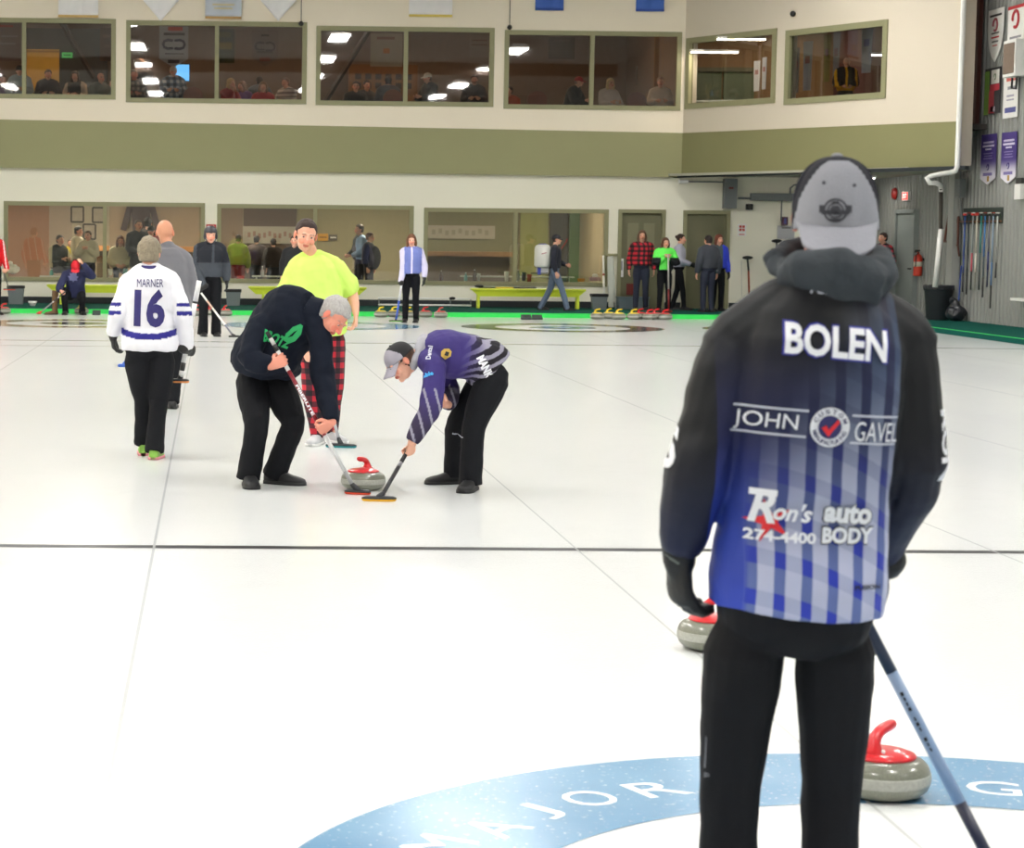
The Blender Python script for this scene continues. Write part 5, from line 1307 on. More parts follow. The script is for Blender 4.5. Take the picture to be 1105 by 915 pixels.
# wood back wall stretch with little windows
c = at(413, 76, 50.0); t = thing('back_bar_shelf', 'wooden back bar with two rows of dark square niches in the third upper window', 'shelf', (c.x, c.y, 3.85)); mb = MB(); mb.box((c.x, c.y, 4.85), (1.7, .35, 2.0)); build('carcass', mb, mat('backbar_wood', '7a5634', .6, vary=.2, vs=8), t)
for r_ in range(2):
    for k_ in range(6): mb = MB(); mb.box((c.x-.62+k_*.25, c.y-.18, 5.55-r_*.22), (.15, .03, .14)); build('niche', mb, M_black, t)
# chairs
M_chair = mat('chair_fabric', '8c6460', .8, sheen=.3)
ct = None
def chair(x, y, label, rz=0, z=3.85):
    global ct
    if ct: return dup(ct, (x, y, z), rz, label, 'banquet chairs in the gallery')
    o = V((x, y, z)); t = thing('banquet_chair', label, 'chair', o, 'banquet chairs in the gallery'); ct = t
    mb = MB(); mb.box(o+V((0, 0, .46)), (.44, .44, .08)); build('seat', mb, M_chair, t, bevel=.02)
    mb = MB(); out = [(-.19, 0), (.19, 0), (.22, .3)] + [(.22*math.cos(a), .3+.2*math.sin(a)) for a in [i*PI/10 for i in range(1, 10)]] + [(-.22, .3)]
    mb.prism(out, o+V((0, -.24, .52)), V((1, 0, 0)), V((0, 0, 1)), -.05); build('backrest', mb, M_chair, t, bevel=.01)
    for a, b in ((-1, -1), (1, -1), (1, 1), (-1, 1)): mb = MB(); mb.tube([o+V((a*.18, b*.18, .43)), o+V((a*.2, b*.2, 0))], [.012]*2, 6); build('leg', mb, M_steel, t, smooth=True)
    return t
for px, l in ((208.5, 'maroon banquet chair beside the television in the second upper window'), (423, 'pinkish banquet chair backed against the glass in the third upper window'), (578, 'pinkish banquet chair left of the man in the red cap'), (685, 'pinkish banquet chair between the blonde woman and the woman with the strap')):
    p = at(px, 108, 44.35); z = at(px, 105.5 if px > 500 else 102, 44.1).z; chair(p.x, 44.35, l)
# things in the angled bay
def onbay(px, py, dep): 
    s_, z = onA(px, py); p = PA + dA*s_ + V((0, 0, z)); d = ray(px, py).normalized(); return p + d*dep
for px0, px1, y0, y1, l in ((747, 778, 75, 111, 'left green window blind inside the first angled window'), (781, 813, 75, 111, 'right green window blind inside the first angled window')):
    a, b = at(px0, y0, 46.85), at(px1, y1, 46.85); c = V(((a.x+b.x)/2, 46.85, (a.z+b.z)/2)); t = thing('window_blind', l, 'blind', c); mb = MB(); mb.box(c, (b.x-a.x, .04, a.z-b.z)); build('blind_cloth', mb, mat('blind', '6f7a60', .8), t)
    mb = MB(); mb.box(c+V((0, -.03, (a.z-b.z)/2)), (b.x-a.x+.04, .08, .1)); build('headrail', mb, M_doorl, t)
a, b = at(745, 109.5, 43.9), at(836, 106.5, 42.2); b.x = 11.9
t = thing('gallery_rail', 'thin pale rail running behind the first angled window', 'rail', a); build('rail_bar', MB().tube([a, b], [.025]*2, 8), M_shelf, t, smooth=True)
for k_ in (.1, .5, .9): p = a.lerp(b, k_); build('post', MB().tube([p, V((p.x, p.y, 3.86))], [.015]*2, 8), M_shelf, t, smooth=True)
for i, (px, y0, y1, w_, col, dp) in enumerate(((817, 66, 98, 7, 'a8a8a8', 1.6), (825, 62, 96, 5, 'a0a0a4', 1.6), (872, 45, 97, 10, '9a9aa2', 1.2), (893, 38, 88, 7, '8a7c34', 1.5), (903, 35, 92, 7, '8c8688', 1.5), (860, 52, 100, 6, '6c6a6c', 1.4), (936, 27, 78, 12, '8f909a', 1.0))):  # banner reflections in the angled panes, built as cloth behind the glass
    a, b = onbay(px-w_/2, y0, dp), onbay(px+w_/2, y1, dp); b2 = onbay(px+w_/2, y0, dp); X_ = (b2-a); X_.z = 0
    wid_ = X_.length; X_.normalize(); h_ = a.z-b.z; t = thing('bay_banner', ['short pale streamer left of the pair in the first angled window', 'short pale streamer right of the pair in the first angled window', 'pale grey banner at the left inside the last angled window', 'olive gold banner in the last angled window', 'dim grey pink banner beside the gold one', 'dark grey banner, leftmost in the last angled window', 'pale banner with blue letters at the right inside the last angled window'][i], 'banner', (a+b)/2)
    mb = MB(); mb.prism([(0, 0), (wid_, 0), (wid_*.9, -h_), (wid_*.1, -h_)], a, X_, V((0, 0, 1)), -.012); build('cloth', mb, mat('cloth_'+col, col, .8), t)
    N_ = X_.cross(V((0, 0, 1))); 
    mb = MB(); mb.prism([(wid_*.25, -h_*.3), (wid_*.75, -h_*.3), (wid_*.75, -h_*.45), (wid_*.25, -h_*.45)], a+N_*.004, X_, V((0, 0, 1)), .004); build('print_block', mb, mat('print_'+('50548a' if i == 6 else '8a5a58'), '50548a' if i == 6 else '8a5a58', .8), t)

# brown boot and small things by the crouching man
t_ = atz(52, 338.5); t_.y = 39.0; t_.x = at(56, 338, 39.0).x
t = thing('tall_boot', 'tall brown boot standing left of the crouching man', 'boot', t_); mb = MB()
mb.tube([t_+V((.06, 0, .06)), t_+V((.06, 0, .25)), t_+V((.07, 0, .48))], [.055, .06, .07], 12, cap=None); add_shoe(mb, t_+V((.05, 0, .085)), V((-1, -.2, 0)), 1.0, 0.002, sole=0); build('boot_shaft', mb, mat('boot_brown', '6a5034', .7), t, vox=.012, sm=1)
mb = MB(); mb.box(t_+V((-.02, 0, .01)), (.28, .11, .018)); build('boot_sole', mb, M_black, t, bevel=.006)
c = at(149.5/4.25+0, 326, 41.5); c.z = ZW
t = thing('small_bowl', 'small white bowl on the green walkway left of the lime bench', 'bowl', c); build('bowl_body', MB().lathe([(.05, 0), (.1, .1), (.09, .1), (.045, .01)], c, 16), M_white, t, smooth=True)
build('bowl_mark', MB().lathe([(.078, .05), (.082, .058)], c, 16), M_dark, t, smooth=True)
# broom lying on the bench
a, b = at(517, 312.5, 42.62), at(578, 314, 42.62); a.z = b.z = ZW+.43+.02
t = thing('lying_broom', 'curling broom lying on top of the lime bench', 'broom', a); build('broom_handle', MB().tube([a, b], [.014]*2, 8), M_black, t, smooth=True); build('broom_head', MB().ell(a+V((0, 0, .03)), (.1, .04, .035)), M_black, t, smooth=True)
build('handle_sleeve', MB().tube([a.lerp(b, .3), a.lerp(b, .6)], [.0165]*2, 8), mat('handle_yellow'), t, smooth=True)
# ================================================================== people on the ice
def PJ(Y0, d):
    return {k_: at(v_[0], v_[1], Y0+(v_[2] if len(v_) > 2 else 0)) for k_, v_ in d.items()}
def grip(C, a, E_, N, k=1, up=None, D=None, side=None):
    """wrist point and hand frame for a hand closed round a handle through C along a"""
    C, a, E_ = V(C), V(a).normalized(), V(E_); fd = (C-E_).normalized() if D is None else V(D)
    D = fd - a*fd.dot(a)
    D.normalize(); D = (D + fd*.35); D = (D - a*(D.dot(a)*.6)).normalized()
    N = V(N); N = (N - D*N.dot(D)).normalized()
    if side is None: side = 1 if (D.cross(N)).dot(a if up is None else V(up)) > 0 else -1
    return C - D*.078*k - N*.026*k, dict(D=D, N=N, side=side, curl=1.15)
def zof(y, Y, x=300): return at(x, y, Y).z

# ---- fabrics
M_black_tr = mat('trousers_black', '17181c', .8, vary=.15, vs=5, bump=.3, bs=25, bst=(1, 1, .5), spec=.15)
M_hood = mat('hoodie_navy_black', '151a26', .85, vary=.12, vs=5, bump=.25, bs=30, spec=.15)
M_greyhood = mat('hoodie_grey', '3d4247', .9, vary=.15, vs=20, bump=.4, bs=60, spec=.2)
M_tint = mat('tinted_cloth', rough=.75, attr=True, bump=.2, bs=30, spec=.25)
M_glove = mat('glove_black', '0e1012', .6, vary=.2, vs=30, bump=.3, bs=50)
M_neon = mat('neon_shirt', 'cdee74', .8, vary=.04, bump=.2, bs=25, spec=.2)
def plaid_fn(a, b, c, sc=.09, k_=(1, .35, 1)):
    def f():
        x, y, z = coords(); u = (x*k_[0]+y*k_[1])*(1/sc); w_ = z*(k_[2]/sc)
        s1, s2 = u.frac().gt(.5), w_.frac().gt(.5)
        return mixc(s1*s2, mixc((s1+s2).min(1.0), a, b), c)
    return f
M_plaid = mat('plaid_red_black', rough=.85, fn=plaid_fn('c02232', '571520', '1a1216', .1))
M_plaidp = mat('plaid_trousers', rough=.85, fn=plaid_fn('b51f30', '501624', '16121a', .085))

# ---- the nearest man, seen from behind
Y0 = -.35
def bolen_fn():
    x, y, z = coords()
    u = x; v_ = z
    wob = nz(2.2, 2); u = u + (wob-.5)*.02
    depth = v_.sstep(1.40, .80)
    base = mixc(v_.sstep(1.45, 1.22), '0d0f14', '191d42'); base = mixc(v_.sstep(1.25, .98), base, srgb('2a3f9a'))
    base = mixc(v_.sstep(.98, .80), base, srgb('2f46b4'))
    ph = ((u+.005)*(1/.0545)).frac()
    Vs = ph.sstep(.36, .42)*ph.sstep(1.0, .97)
    hz = ((v_ + u*.32 + (u*u)*.9)*(1/.088)).frac(); Hs = hz.gt(.62)
    st = (((u+.115)*3.2) + (1.26-v_)*2.2).sstep(.05, .85)
    st2 = st*(u+.118).sstep(0, .012)
    lightc = mixc(v_.sstep(1.4, .9), '3b4a66', 'b9bdd6')
    midc = mixc(v_.sstep(1.3, .85), '1f2648', '5f6fa8')
    darkc = mixc(v_.sstep(1.3, .85), '1b2044', '2a3cb0')
    cl = mixc(Hs*.28, lightc, midc); cd_ = mixc(Hs, midc, darkc)
    pl = mixc(Vs, cd_, cl)
    body = mixc(st2, base, pl)
    side = (u.abs()).gt(.197)
    leftp = u.lt(-.178+0.0)
    slv = mixc(v_.sstep(1.25, .85), '0d0f14', '1c2240')
    return mixc(side.max(leftp), body, slv)
M_bolen = mat('team_jacket', rough=.62, fn=bolen_fn, bump=.18, bs=22, spec=.35)
J = PJ(Y0, dict(pel=(855, 690), mid=(872, 500, -.01), neck=(888, 312, 0), head=(901, 232, .06), shA=(796, 372), shB=(972, 372), elA=(750, 514, -.03), elB=(987, 508, -.02), wrA=(733, 598, .02), wrB=(948, 622, .24),
               hipA=(802, 700), hipB=(901, 700), knA=(788, 850, .02), knB=(897, 852, .03), anA=(778, 1052), anB=(893, 1052)))
bb = atz(1141, 1046, 0); bb = V((at(1137, 1040, Y0+.1).x, Y0+.12, 0)); bt_ = at(903, 612, Y0+.27)
ax_ = (bt_-bb).normalized()
C_ = at(908, 625, Y0+.27)
J['wrB'], hB = grip(C_, ax_, J['elB'], (-.2, -.4, 0), 1.03)
near = person(J, 'man seen from behind in black and blue team jacket and backwards grey cap, nearest', s=1.03, look=(.2, 1, -.04), up=(-.0, 0, 1), fwd=(-.03, 1, 0), skin='red', hair=('crop', '4a3426'), hat=dict(kind='own'),
    top=dict(m=M_bolen, lo=.017, t0=.09, bottom=.1, wr=.009, hem=.0, collar=(.066, .3)), bot=(mat('trousers_charcoal', '15161a', .75, vary=.12, vs=4, bump=.35, bs=16, bst=(1, 1, .5), spec=.2), .003, .0, .84, .98, .84),
    shoe=('1a1a1c', '3a3a3c'), glove=M_glove, hands=(dict(D=(.06, .12, -1), N=(.85, .25, .1), side=-1, curl=.55), hB), vox=.0065, wid=.94,
    origin=V(((J['anA'].x+J['anB'].x)/2+.0, Y0, 0)))
root = near['root']; jk = near['top']; bv = bvh_of(jk)
# asymmetric bunched hood
mb = MB(); HN = J['neck']; q = lambda x, y, dy: at(x, y, Y0+dy)
mb.tube([q(843, 287, .08), q(850, 298, .0), q(868, 294, -.07), q(900, 292, -.1), q(932, 300, -.08), q(950, 292, .0), q(946, 278, .09), q(920, 268, .15), q(880, 266, .16), q(848, 272, .13), q(838, 282, .08)], [.026, .032, .04, .046, .048, .038, .028, .024, .024, .024, .026], 12, cap=None)
mb.tube([q(862, 303, -.055), q(900, 310, -.085), q(938, 314, -.07), q(952, 304, -.02)], [.022, .034, .036, .025], 12)
build('hood', mb, M_greyhood, root, vox=.0065, sm=2, wr=(.014, 11, (1, 1, 1.6)))
# cap
HF, HC, hk = near['HF'], near['HC'], near['hk']; R, F, U = HF
Tn = lambda x, y, z: HC + (R*x + F*y + U*z)*hk
M_capf = mat('cap_grey', '8b8c94', .8, vary=.06, vs=60, bump=.3, bs=250, spec=.2); M_capb = mat('cap_mesh_black', '1d1e26', .85, vary=.1, vs=30, bump=.3, bs=200, spec=.2)
mb = MB(); n = 84; rings = []
for i in range(33):
    a = i/32*PI/2*.985; cs = math.cos(a)**.8; sn = math.sin(a)**1.0
    rings.append([Tn(math.cos(2*PI*j/n)*.0885*cs, -.014 + math.sin(2*PI*j/n)*.107*cs, -.032+.045*(math.sin(2*PI*j/n) > 0) + (.152-.045*(math.sin(2*PI*j/n) > 0))*sn) for j in range(n)])
mb.loft(rings)
cen = Tn(0, -.014, 0)
for i, f in enumerate(mb.f):
    c = sum((mb.v[j] for j in f), V())/len(f) - cen; yb_, zb_2, xb_ = c.dot(F)/hk, c.dot(U)/hk, abs(c.dot(R)/hk)
    mb.m[i] = 1 if (yb_ > -.02-(xb_/.088)**2*.035*max(0, .4+zb_2/.08) - max(0, zb_2-.03)*.3) or zb_2 > .108 else 0
cap = build('cap', mb, [M_capf, M_capb], root, smooth=True)
br = MB(); rows = []; nb_ = 18
for r_ in range(9):
    t = r_/8
    for i in range(nb_+1):
        a = math.radians(-66 + 132*i/nb_); sa, ca = math.sin(a), math.cos(a)
        x = sa*.0885*(1-t)+sa*.078*t; y = -(.014+ca*.107*(1-t)+(.088+ca*.062)*t)
        z = -.03 + (1-ca)*.026 - .06*t*(.7+.3*ca)
        rows.append(Tn(x, y, z))
W_ = nb_+1; lo_ = [p - U*.005*hk + F*.003 for p in rows]; N_ = len(rows); br.v = rows+lo_
for r_ in range(8):
    for i in range(nb_):
        q4 = (r_*W_+i, r_*W_+i+1, (r_+1)*W_+i+1, (r_+1)*W_+i); br.f += [q4, tuple(N_+a_ for a_ in reversed(q4))]; br.m += [0, 0]
edge = list(range(W_)) + [r_*W_+nb_ for r_ in range(1, 9)] + [8*W_+i for i in reversed(range(nb_))] + [r_*W_ for r_ in reversed(range(1, 8))]
for i in range(len(edge)): a_, b_ = edge[i], edge[(i+1) % len(edge)]; br.f.append((a_, b_, N_+b_, N_+a_)); br.m.append(0)
build('cap_brim', br, mat('cap_brim_grey', '9899a2', .8, vary=.06, vs=60, bump=.3, bs=250, spec=.2), root, smooth=True)
build('cap_button', MB().ell(Tn(0, -.012, .121), (.012*hk, .012*hk, .006*hk)), M_capf, root, smooth=True)
Nc_ = (CAM-HC); Nc_.z = 0; Xc_ = V((0, 0, 1)).cross(Nc_.normalized())
cb = bvh_of(cap); Xr, Zu = V((1, 0, 0)), V((0, 0, 1))
def circ(r, n=40): return [(r*math.cos(2*PI*i/n), r*math.sin(2*PI*i/n)) for i in range(n)]
M_logo = mat('cap_logo_ink', '33343c', .7); g = join_geo(ring_geo(.021, .025), ring_geo(.0135, .0165), shift_geo(poly_geo([(-.009, -.008), (.009, -.008), (.011, .002), (.006, .009), (-.006, .009), (-.011, .002)]), 0, .0), shift_geo(rect_geo(0, 0, .056, .009), 0, -.004), rect_geo(0, .016, .014, .006), rect_geo(0, -.019, .022, .004),
    shift_geo(rect_geo(0, 0, .012, .016), -.027, .003), shift_geo(rect_geo(0, 0, .012, .016), .027, .003))
drape('cap_logo', g, at(901.5, 227, Y0-.06), Xc_, Zu, M_logo, cap, cb, .0025, .004)
for px in (889, 922):
    drape('eyelet', poly_geo(circ(.004, 12)), at(px, 197+(px > 900)*3, Y0-.04), Xc_, Zu, M_logo, cap, cb, .0025, .004)
# lettering on the jacket back
M_wp = mat('print_white', 'eef0f6', .6, spec=.2); M_rp = mat('print_red', 'd2202a', .6); M_bo = mat('print_blue_edge', '2a2f9a', .6); M_gp = mat('print_soft_white', 'c9cddb', .6); M_bk = mat('print_black', '14151a', .6)
ty = -.045
Rr = V((1, 0, ty)).normalized(); Uu = V((-ty, 0, 1)).normalized()
def back(name, geo, px, py, m, eps=.0035, rr=None, cell=.008):
    r_ = Rr if rr is None else V((1, 0, rr)).normalized(); u_ = V((-r_.z, 0, r_.x))
    return drape(name, geo, at(px, py, Y0-.13), r_, u_, m, jk, bv, eps, cell)
SCL = 515.0
def tw(txt, wpx, hpx, bold=0, **k_): return text_geo(txt, hpx/SCL, bold, wpx/SCL, **k_)
back('print_name', tw('BOLEN', 112, 38, .05), 902, 369, M_bo, .0028, -.085)
back('print_name', tw('BOLEN', 108, 34, .032), 902, 369, M_wp, .0045, -.085)
back('print_brand', tw('Fusion', 40, 9, .02, shear=.25), 900, 313.5, M_gp)
back('print_sponsor', tw('JOHN', 60, 21, .0), 828, 455.5, M_wp, .0035, -.06)
back('print_sponsor', tw('GAVEL', 54, 21, .0), 946, 466, M_wp, .0035, -.06)
for px, py, w_ in ((833, 440, 72), (830, 468, 72), (944, 449, 56), (942, 478.5, 56)): back('print_rule', rect_geo(0, 0, w_/SCL, 2.2/SCL), px, py, M_gp, .0035, -.06)
cx_, cy_ = 892, 460
back('badge', poly_geo(circ(21/SCL)), cx_, cy_, M_wp, .003); back('badge_centre', poly_geo(circ(12.5/SCL)), cx_, cy_, mat('badge_navy', '23265e', .6), .0045)
k_ = 1/SCL; back('badge_check', poly_geo([(-9*k_, -1*k_), (-4*k_, 2*k_), (-1*k_, -3*k_), (8*k_, 9*k_), (10*k_, 5*k_), (-1*k_, -10*k_)]), cx_, cy_, M_rp, .006, cell=.005)
for i, (txt, a0, a1, flip) in enumerate((('CUSTOM', 155, 25, 1), ('MANUFACTURING', 200, 340, -1))):
    for j, ch in enumerate(txt):
        a = math.radians(a0+(a1-a0)*j/(len(txt)-1)); rr_ = 16.8*k_
        back('badge_letter', shift_geo(text_geo(ch, 4.6*k_, .03, (3.9 if len(txt) > 8 else 5)*k_ if ch != 'I' else 1.2*k_), rr_*math.cos(a), rr_*math.sin(a), a-PI/2*flip), cx_, cy_, mat('badge_navy'), .0045, cell=.02)
# auto body sponsor block
st_ = []
for i in range(10):
    a = PI/2+.3+i*PI/5; r_ = (25 if i % 2 == 0 else 8)*k_; st_.append((r_*math.cos(a), r_*math.sin(a)))
back('print_star', ([V((0, 0))]+[V(p) for p in st_], [(0, i+1, (i+1) % 10+1) for i in range(10)]), 830, 562, M_rp, .003)
back('print_sponsor', tw('R', 26, 36, .03, shear=.2), 824, 546, M_wp, .0048, -.05); back('print_sponsor', rect_geo(0, 0, 26*k_, 7*k_), 824, 531, M_wp, .0048, -.05)
back('print_sponsor', tw("on's", 40, 20, .03, shear=.25), 854, 552, M_wp, .0048, -.08)
back('print_sponsor', tw('274-4400', 72, 12, .035), 842, 578.5, M_wp, .0055, -.04)
back('print_sponsor', tw('auto', 56, 24, .07), 913, 553, M_bk, .003, -.06); back('print_sponsor', tw('auto', 53, 22, .05), 913, 553, M_wp, .0048, -.06)
back('print_sponsor', tw('BODY', 59, 21, .07), 913.5, 577, M_bk, .003, -.02); back('print_sponsor', tw('BODY', 57, 18, .05), 913.5, 577, M_wp, .0048, -.02)
back('print_brand', tw('FUSION', 32, 5, .04), 937, 634, M_bk, .0035, -.03)
# sleeve lettering and glove cuffs, trouser mark
def sleeve(txt, px, py, n_, h_, w_, rot):
    N = V(n_).normalized(); Z = V((0, 0, 1)); R_ = V((-N.y, N.x, 0)).normalized()
    if R_.cross(Z).dot(N) < 0: R_ = -R_
    c = at(px, py, Y0) + N*.02; Uq = Z*math.cos(rot)+R_*math.sin(rot); Rq = Uq.cross(N)
    drape('sleeve_letters', text_geo(txt, h_, .04, w_), c, Rq, Uq, M_wp, jk, bv, .003, .01)
sleeve('RON', 1003, 478, (.45, -.9, 0), .05, .15, PI/2)
sleeve('S', 728, 480, (-.55, -.85, 0), .09, .05, 0)
tb = bvh_of(near['trousers'])
drape('brand_mark', join_geo(poly_geo([(-.002, -.035), (.003, -.035), (.006, .035), (.003, .035)]), shift_geo(text_geo('go', .012, .03), .006, -.05)), at(759, 812, Y0-.02), V((1, -.6, 0)), Zu, mat('print_dim', '6a6c74', .6), near['trousers'], tb, .004, .01)
gb = near['gloveA']; drape('glove_piping', rect_geo(0, 0, .045, .005), at(728, 606, Y0-.06), V((1, 0, -.6)), V((.6, 0, 1)), mat('piping', '5f6460', .6), gb, bvh_of(gb), .003, .01)
broom(bb, bt_, 'curling broom with navy and light blue handle held by the nearest man', [(.12, '1b2340'), (.42, '141c3a'), (.74, '8fa8cc'), (1.0, '1d2c48')], '1a1c22', '3a5a9a', (1, .2, 0), r=.0135, n=16)
nb_o = [o for o in bpy.data.objects if o.get('label', '').startswith('curling broom with navy')][0]
Nh = (CAM-bb.lerp(bt_, .55)); Nh = (Nh-ax_*Nh.dot(ax_)).normalized(); Uh = Nh.cross(-ax_).normalized()
g = join_geo(*[shift_geo(rect_geo(0, 0, .009, .004+.003*(k_ % 3 == 0)), -.07+k_*.0125, -.002) for k_ in range(12) if k_ not in (4, 8)])
drape('handle_marks', g, bb.lerp(bt_, .62)+Nh*.0135, -ax_, Uh, M_bk, nb_o, None, .0006)

# ---- woman in the white number 16 jersey, walking away
Y1 = 10.97
zs = [zof(y, Y1, 160) for y in (326.5, 330.5, 335.5, 339.5, 355, 361, 367)]
def t16(p):
    w_, bl = (.93, .93, .96), (.16, .15, .5)
    arm = abs(p.x - at(161, 330, Y1).x) > .2
    if arm:
        off = .0
        if zs[1] < p.z < zs[0] or zs[3] < p.z < zs[2]: return bl
        if zof(307, Y1, 160) < p.z < zof(299, Y1, 160) and p.x < at(140, 330, Y1).x and p.y > Y1+.04: return bl
        return w_
    z = p.z - .9*(p.x - at(161, 330, Y1).x)**2
    if zof(366, Y1, 160) < z < zof(359, Y1, 160): return bl
    return w_
J = PJ(Y1, dict(pel=(161, 384), mid=(161, 335, .0), neck=(161, 290), head=(161, 273, .03), shA=(139, 305), shB=(184, 304), elA=(128, 337, -.02), elB=(197, 338, -.02), wrA=(122, 362, .04), wrB=(200, 362, .1),
               hipA=(149, 388), hipB=(174, 388), knA=(155, 434, .08), knB=(171, 436, -.0), anA=(155, 473, .2), anB=(167, 482, -.1)))
wb, wt = at(194, 412, Y1+.12), at(215, 303, Y1+.1)
J['wrB'], hB = grip(at(205, 378, Y1+.13), (wt-wb), J['elB'], (-.3, 1, 0), .95)
r16 = person(J, 'woman in white number 16 hockey jersey walking away with a white broom', s=.93, look=(.05, 1, 0), fwd=(0, 1, 0), skin='light', hair=('fluffy', '8a7f6c'), top=dict(m=M_tint, lo=.024, t0=.06, tint=t16, name='jersey', hem=.02, wr=.011, collar=(.06, .15)),
    bot=(M_black_tr, .006, .016, 1.12, 1.1), shoe=('7fae48', 'd88c96'), glove=M_glove, hands=(dict(D=(.05, .1, -1), N=(1, .1, 0), side=-1, curl=.5), hB), vox=.0085, wid=1.0, feet=[(0, 1, 0), (.15, 1, 0)], footz=0)
jb = bvh_of(r16['top']); M_num = mat('print_navy', '2a2468', .6)
K1 = 148.5
drape('print_number', text_geo('16', 41/K1, .045, 33/K1), at(161.3, 332.5, Y1-.15), V((1, 0, -.03)), Zu, M_num, r16['top'], jb, .005, .02)
drape('print_name', text_geo('MARNER', 8.5/K1, 0, 28/K1), at(162, 305.5, Y1-.15), V((1, 0, -.0)), Zu, M_num, r16['top'], jb, .005, .02)
build('collar_band', MB().tube([r16['J']['neck']+V((math.cos(a)*.068, math.sin(a)*.066, .018+.008*math.sin(a))) for a in [i*PI/8 for i in range(17)]], [.013]*17, 8), mat('print_navy'), r16['root'], smooth=True)
broom(V((at(194, 413, Y1+.12).x, Y1+.12, at(194, 413, Y1+.12).z)), wt, 'white broom with black specks carried by the woman in the number 16 jersey', [(.12, 'd8d8d8'), (.2, '2a2a2a'), (.32, 'e4e4e4'), (.36, '2a2a2a'), (.45, 'e6e6e6'), (.5, '2a2a2a'), (.78, 'e8e8e8'), (.8, '303030'), (1.0, 'ececec')], '202124', 'd88a50', (1, -.3, .3), w_=.14, r=.019)

# ---- bald man in grey sweater ahead of her
Y2 = 15.6
J = PJ(Y2, dict(pel=(184, 342), neck=(181, 268), head=(178, 251, .03), shA=(163, 281), shB=(200, 281), elA=(158, 306), elB=(206, 308), wrA=(158, 335, .05), wrB=(203, 337, .08), hipA=(173, 345), hipB=(191, 345), knA=(176, 390), knB=(189, 392), anA=(177, 426, .1), anB=(186, 430, -.1)))
ga, gb_ = at(134, 396, Y2-.1), at(166, 322, Y2+.1)
J['wrA'], hA = grip(ga.lerp(gb_, .82), gb_-ga, J['elA'], (.3, 1, 0), 1)
person(J, 'bald man in grey quarter zip sweater behind the woman in the number 16 jersey', s=1.02, look=(.15, 1, -.02), fwd=(0, 1, 0), skin='tan', hair=('bald', 'x'), top=dict(m=mat('sweater_grey', '6a6a70', .85, vary=.08, bump=.2, bs=40, sheen=.2), lo=.02, name='sweater', t0=.02, collar=(.062, .35)), bot=(M_black_tr, .004, .01), shoe=('2a2a2c', '303030'), hands=(hA, 'rel'), vox=.011, wid=1.02, feet=[(0, 1, 0), (0, 1, 0)])
broom(ga, gb_, 'broom with blue head carried low by the bald man, left of the number 16 jersey', [(.3, 'c8c8cc'), (1.0, '3a3c44')], '2f5fc0', '2f5fc0', (1, .2, .2), w_=.12)

# ---- man in helmet
Y3 = 30.2
J, s_, f_ = stand(V((at(226, 362, Y3).x, Y3, 0)), 1.73, 10, ('down', 'down'))
h_ = at(208, 306, Y3-.15); ba, bb3 = V((at(253, 351, Y3-.9).x, Y3-.9, .03)), at(214, 312, Y3-.25)
J['elA'] = at(212, 288, Y3); J['wrA'], hA = grip(bb3.lerp(ba, .05), bb3-ba, J['elA'], (.5, .4, 0), 1)
def tjk(p):
    d = p - V((at(230, 280, Y3).x, Y3, 0)); a = abs(d.x)
    return (.13, .14, .17) if (p.z > zof(283, Y3, 230) and a < .26 and not a < .02) else (.24, .26, .29)
person(J, 'man in dark helmet and grey blue jacket holding a white broom on the far ice', s=s_, fwd=f_, look=(.1, -1, -.1), skin='light', hair=None, hd=1.12, hat=dict(kind='helmet', m=[mat('helmet_dark', '2c2c34', .35)]), top=dict(m=M_tint, tint=tjk, lo=.035, t0=.05, collar=(.07, .35)), bot=(M_black_tr, .012, .015), shoe=('1c1c1e', '2c2c2c'), glove=M_glove, hands=(hA, 'rel'), vox=.012)
broom(ba, bb3, 'thin white broom slanting down from the hand of the helmeted man', [(.25, '6a6c78'), (.6, 'e6e2e0'), (.75, 'c8a89a'), (1.0, 'e6e6e4')], '24262a', '3a3a3a', (1, .3, 0), r=.016)

# ---- woman in blue vest
Y4 = 36.6
J, s_, f_ = stand(V((at(443, 348, Y4).x, Y4, 0)), 1.66, -12, ('down', 'down'), sh=.17)
ba, bb4 = V((at(427, 351, Y4-.2).x, Y4-.2, .02)), at(433.5, 306, Y4-.2)
J['elA'] = at(435.5, 289, Y4-.02); J['wrA'], hA = grip(bb4, bb4-ba, J['elA'], (.4, .5, 0), .95)
def tv(p):
    d = p.x - at(445.5, 280, Y4).x
    return (.86, .84, .95) if (abs(d) > .165 or p.z > zof(266, Y4, 445) or abs(d+.03) < .018) else (.45, .5, .76)
person(J, 'woman in blue vest over white long sleeves holding a broom by the far house', s=s_, fwd=f_, look=(-.1, -1, -.1), skin='light', hair=('long', '6e4a34', .16), top=dict(m=M_tint, tint=tv, lo=.02, t0=.08, collar=(.06, .3)), bot=(M_black_tr, .0, .0), shoe=('1a1a1c', '222222'), glove=M_glove, hands=(hA, 'rel'), vox=.011, wid=.92)
broom(ba, bb4, 'white and blue broom with green pad held by the woman in the blue vest', [(.55, '3f62c8'), (1.0, 'e8e8ec')], '202a22', '5fae4a', (1, 0, 0), w_=.26, r=.02)

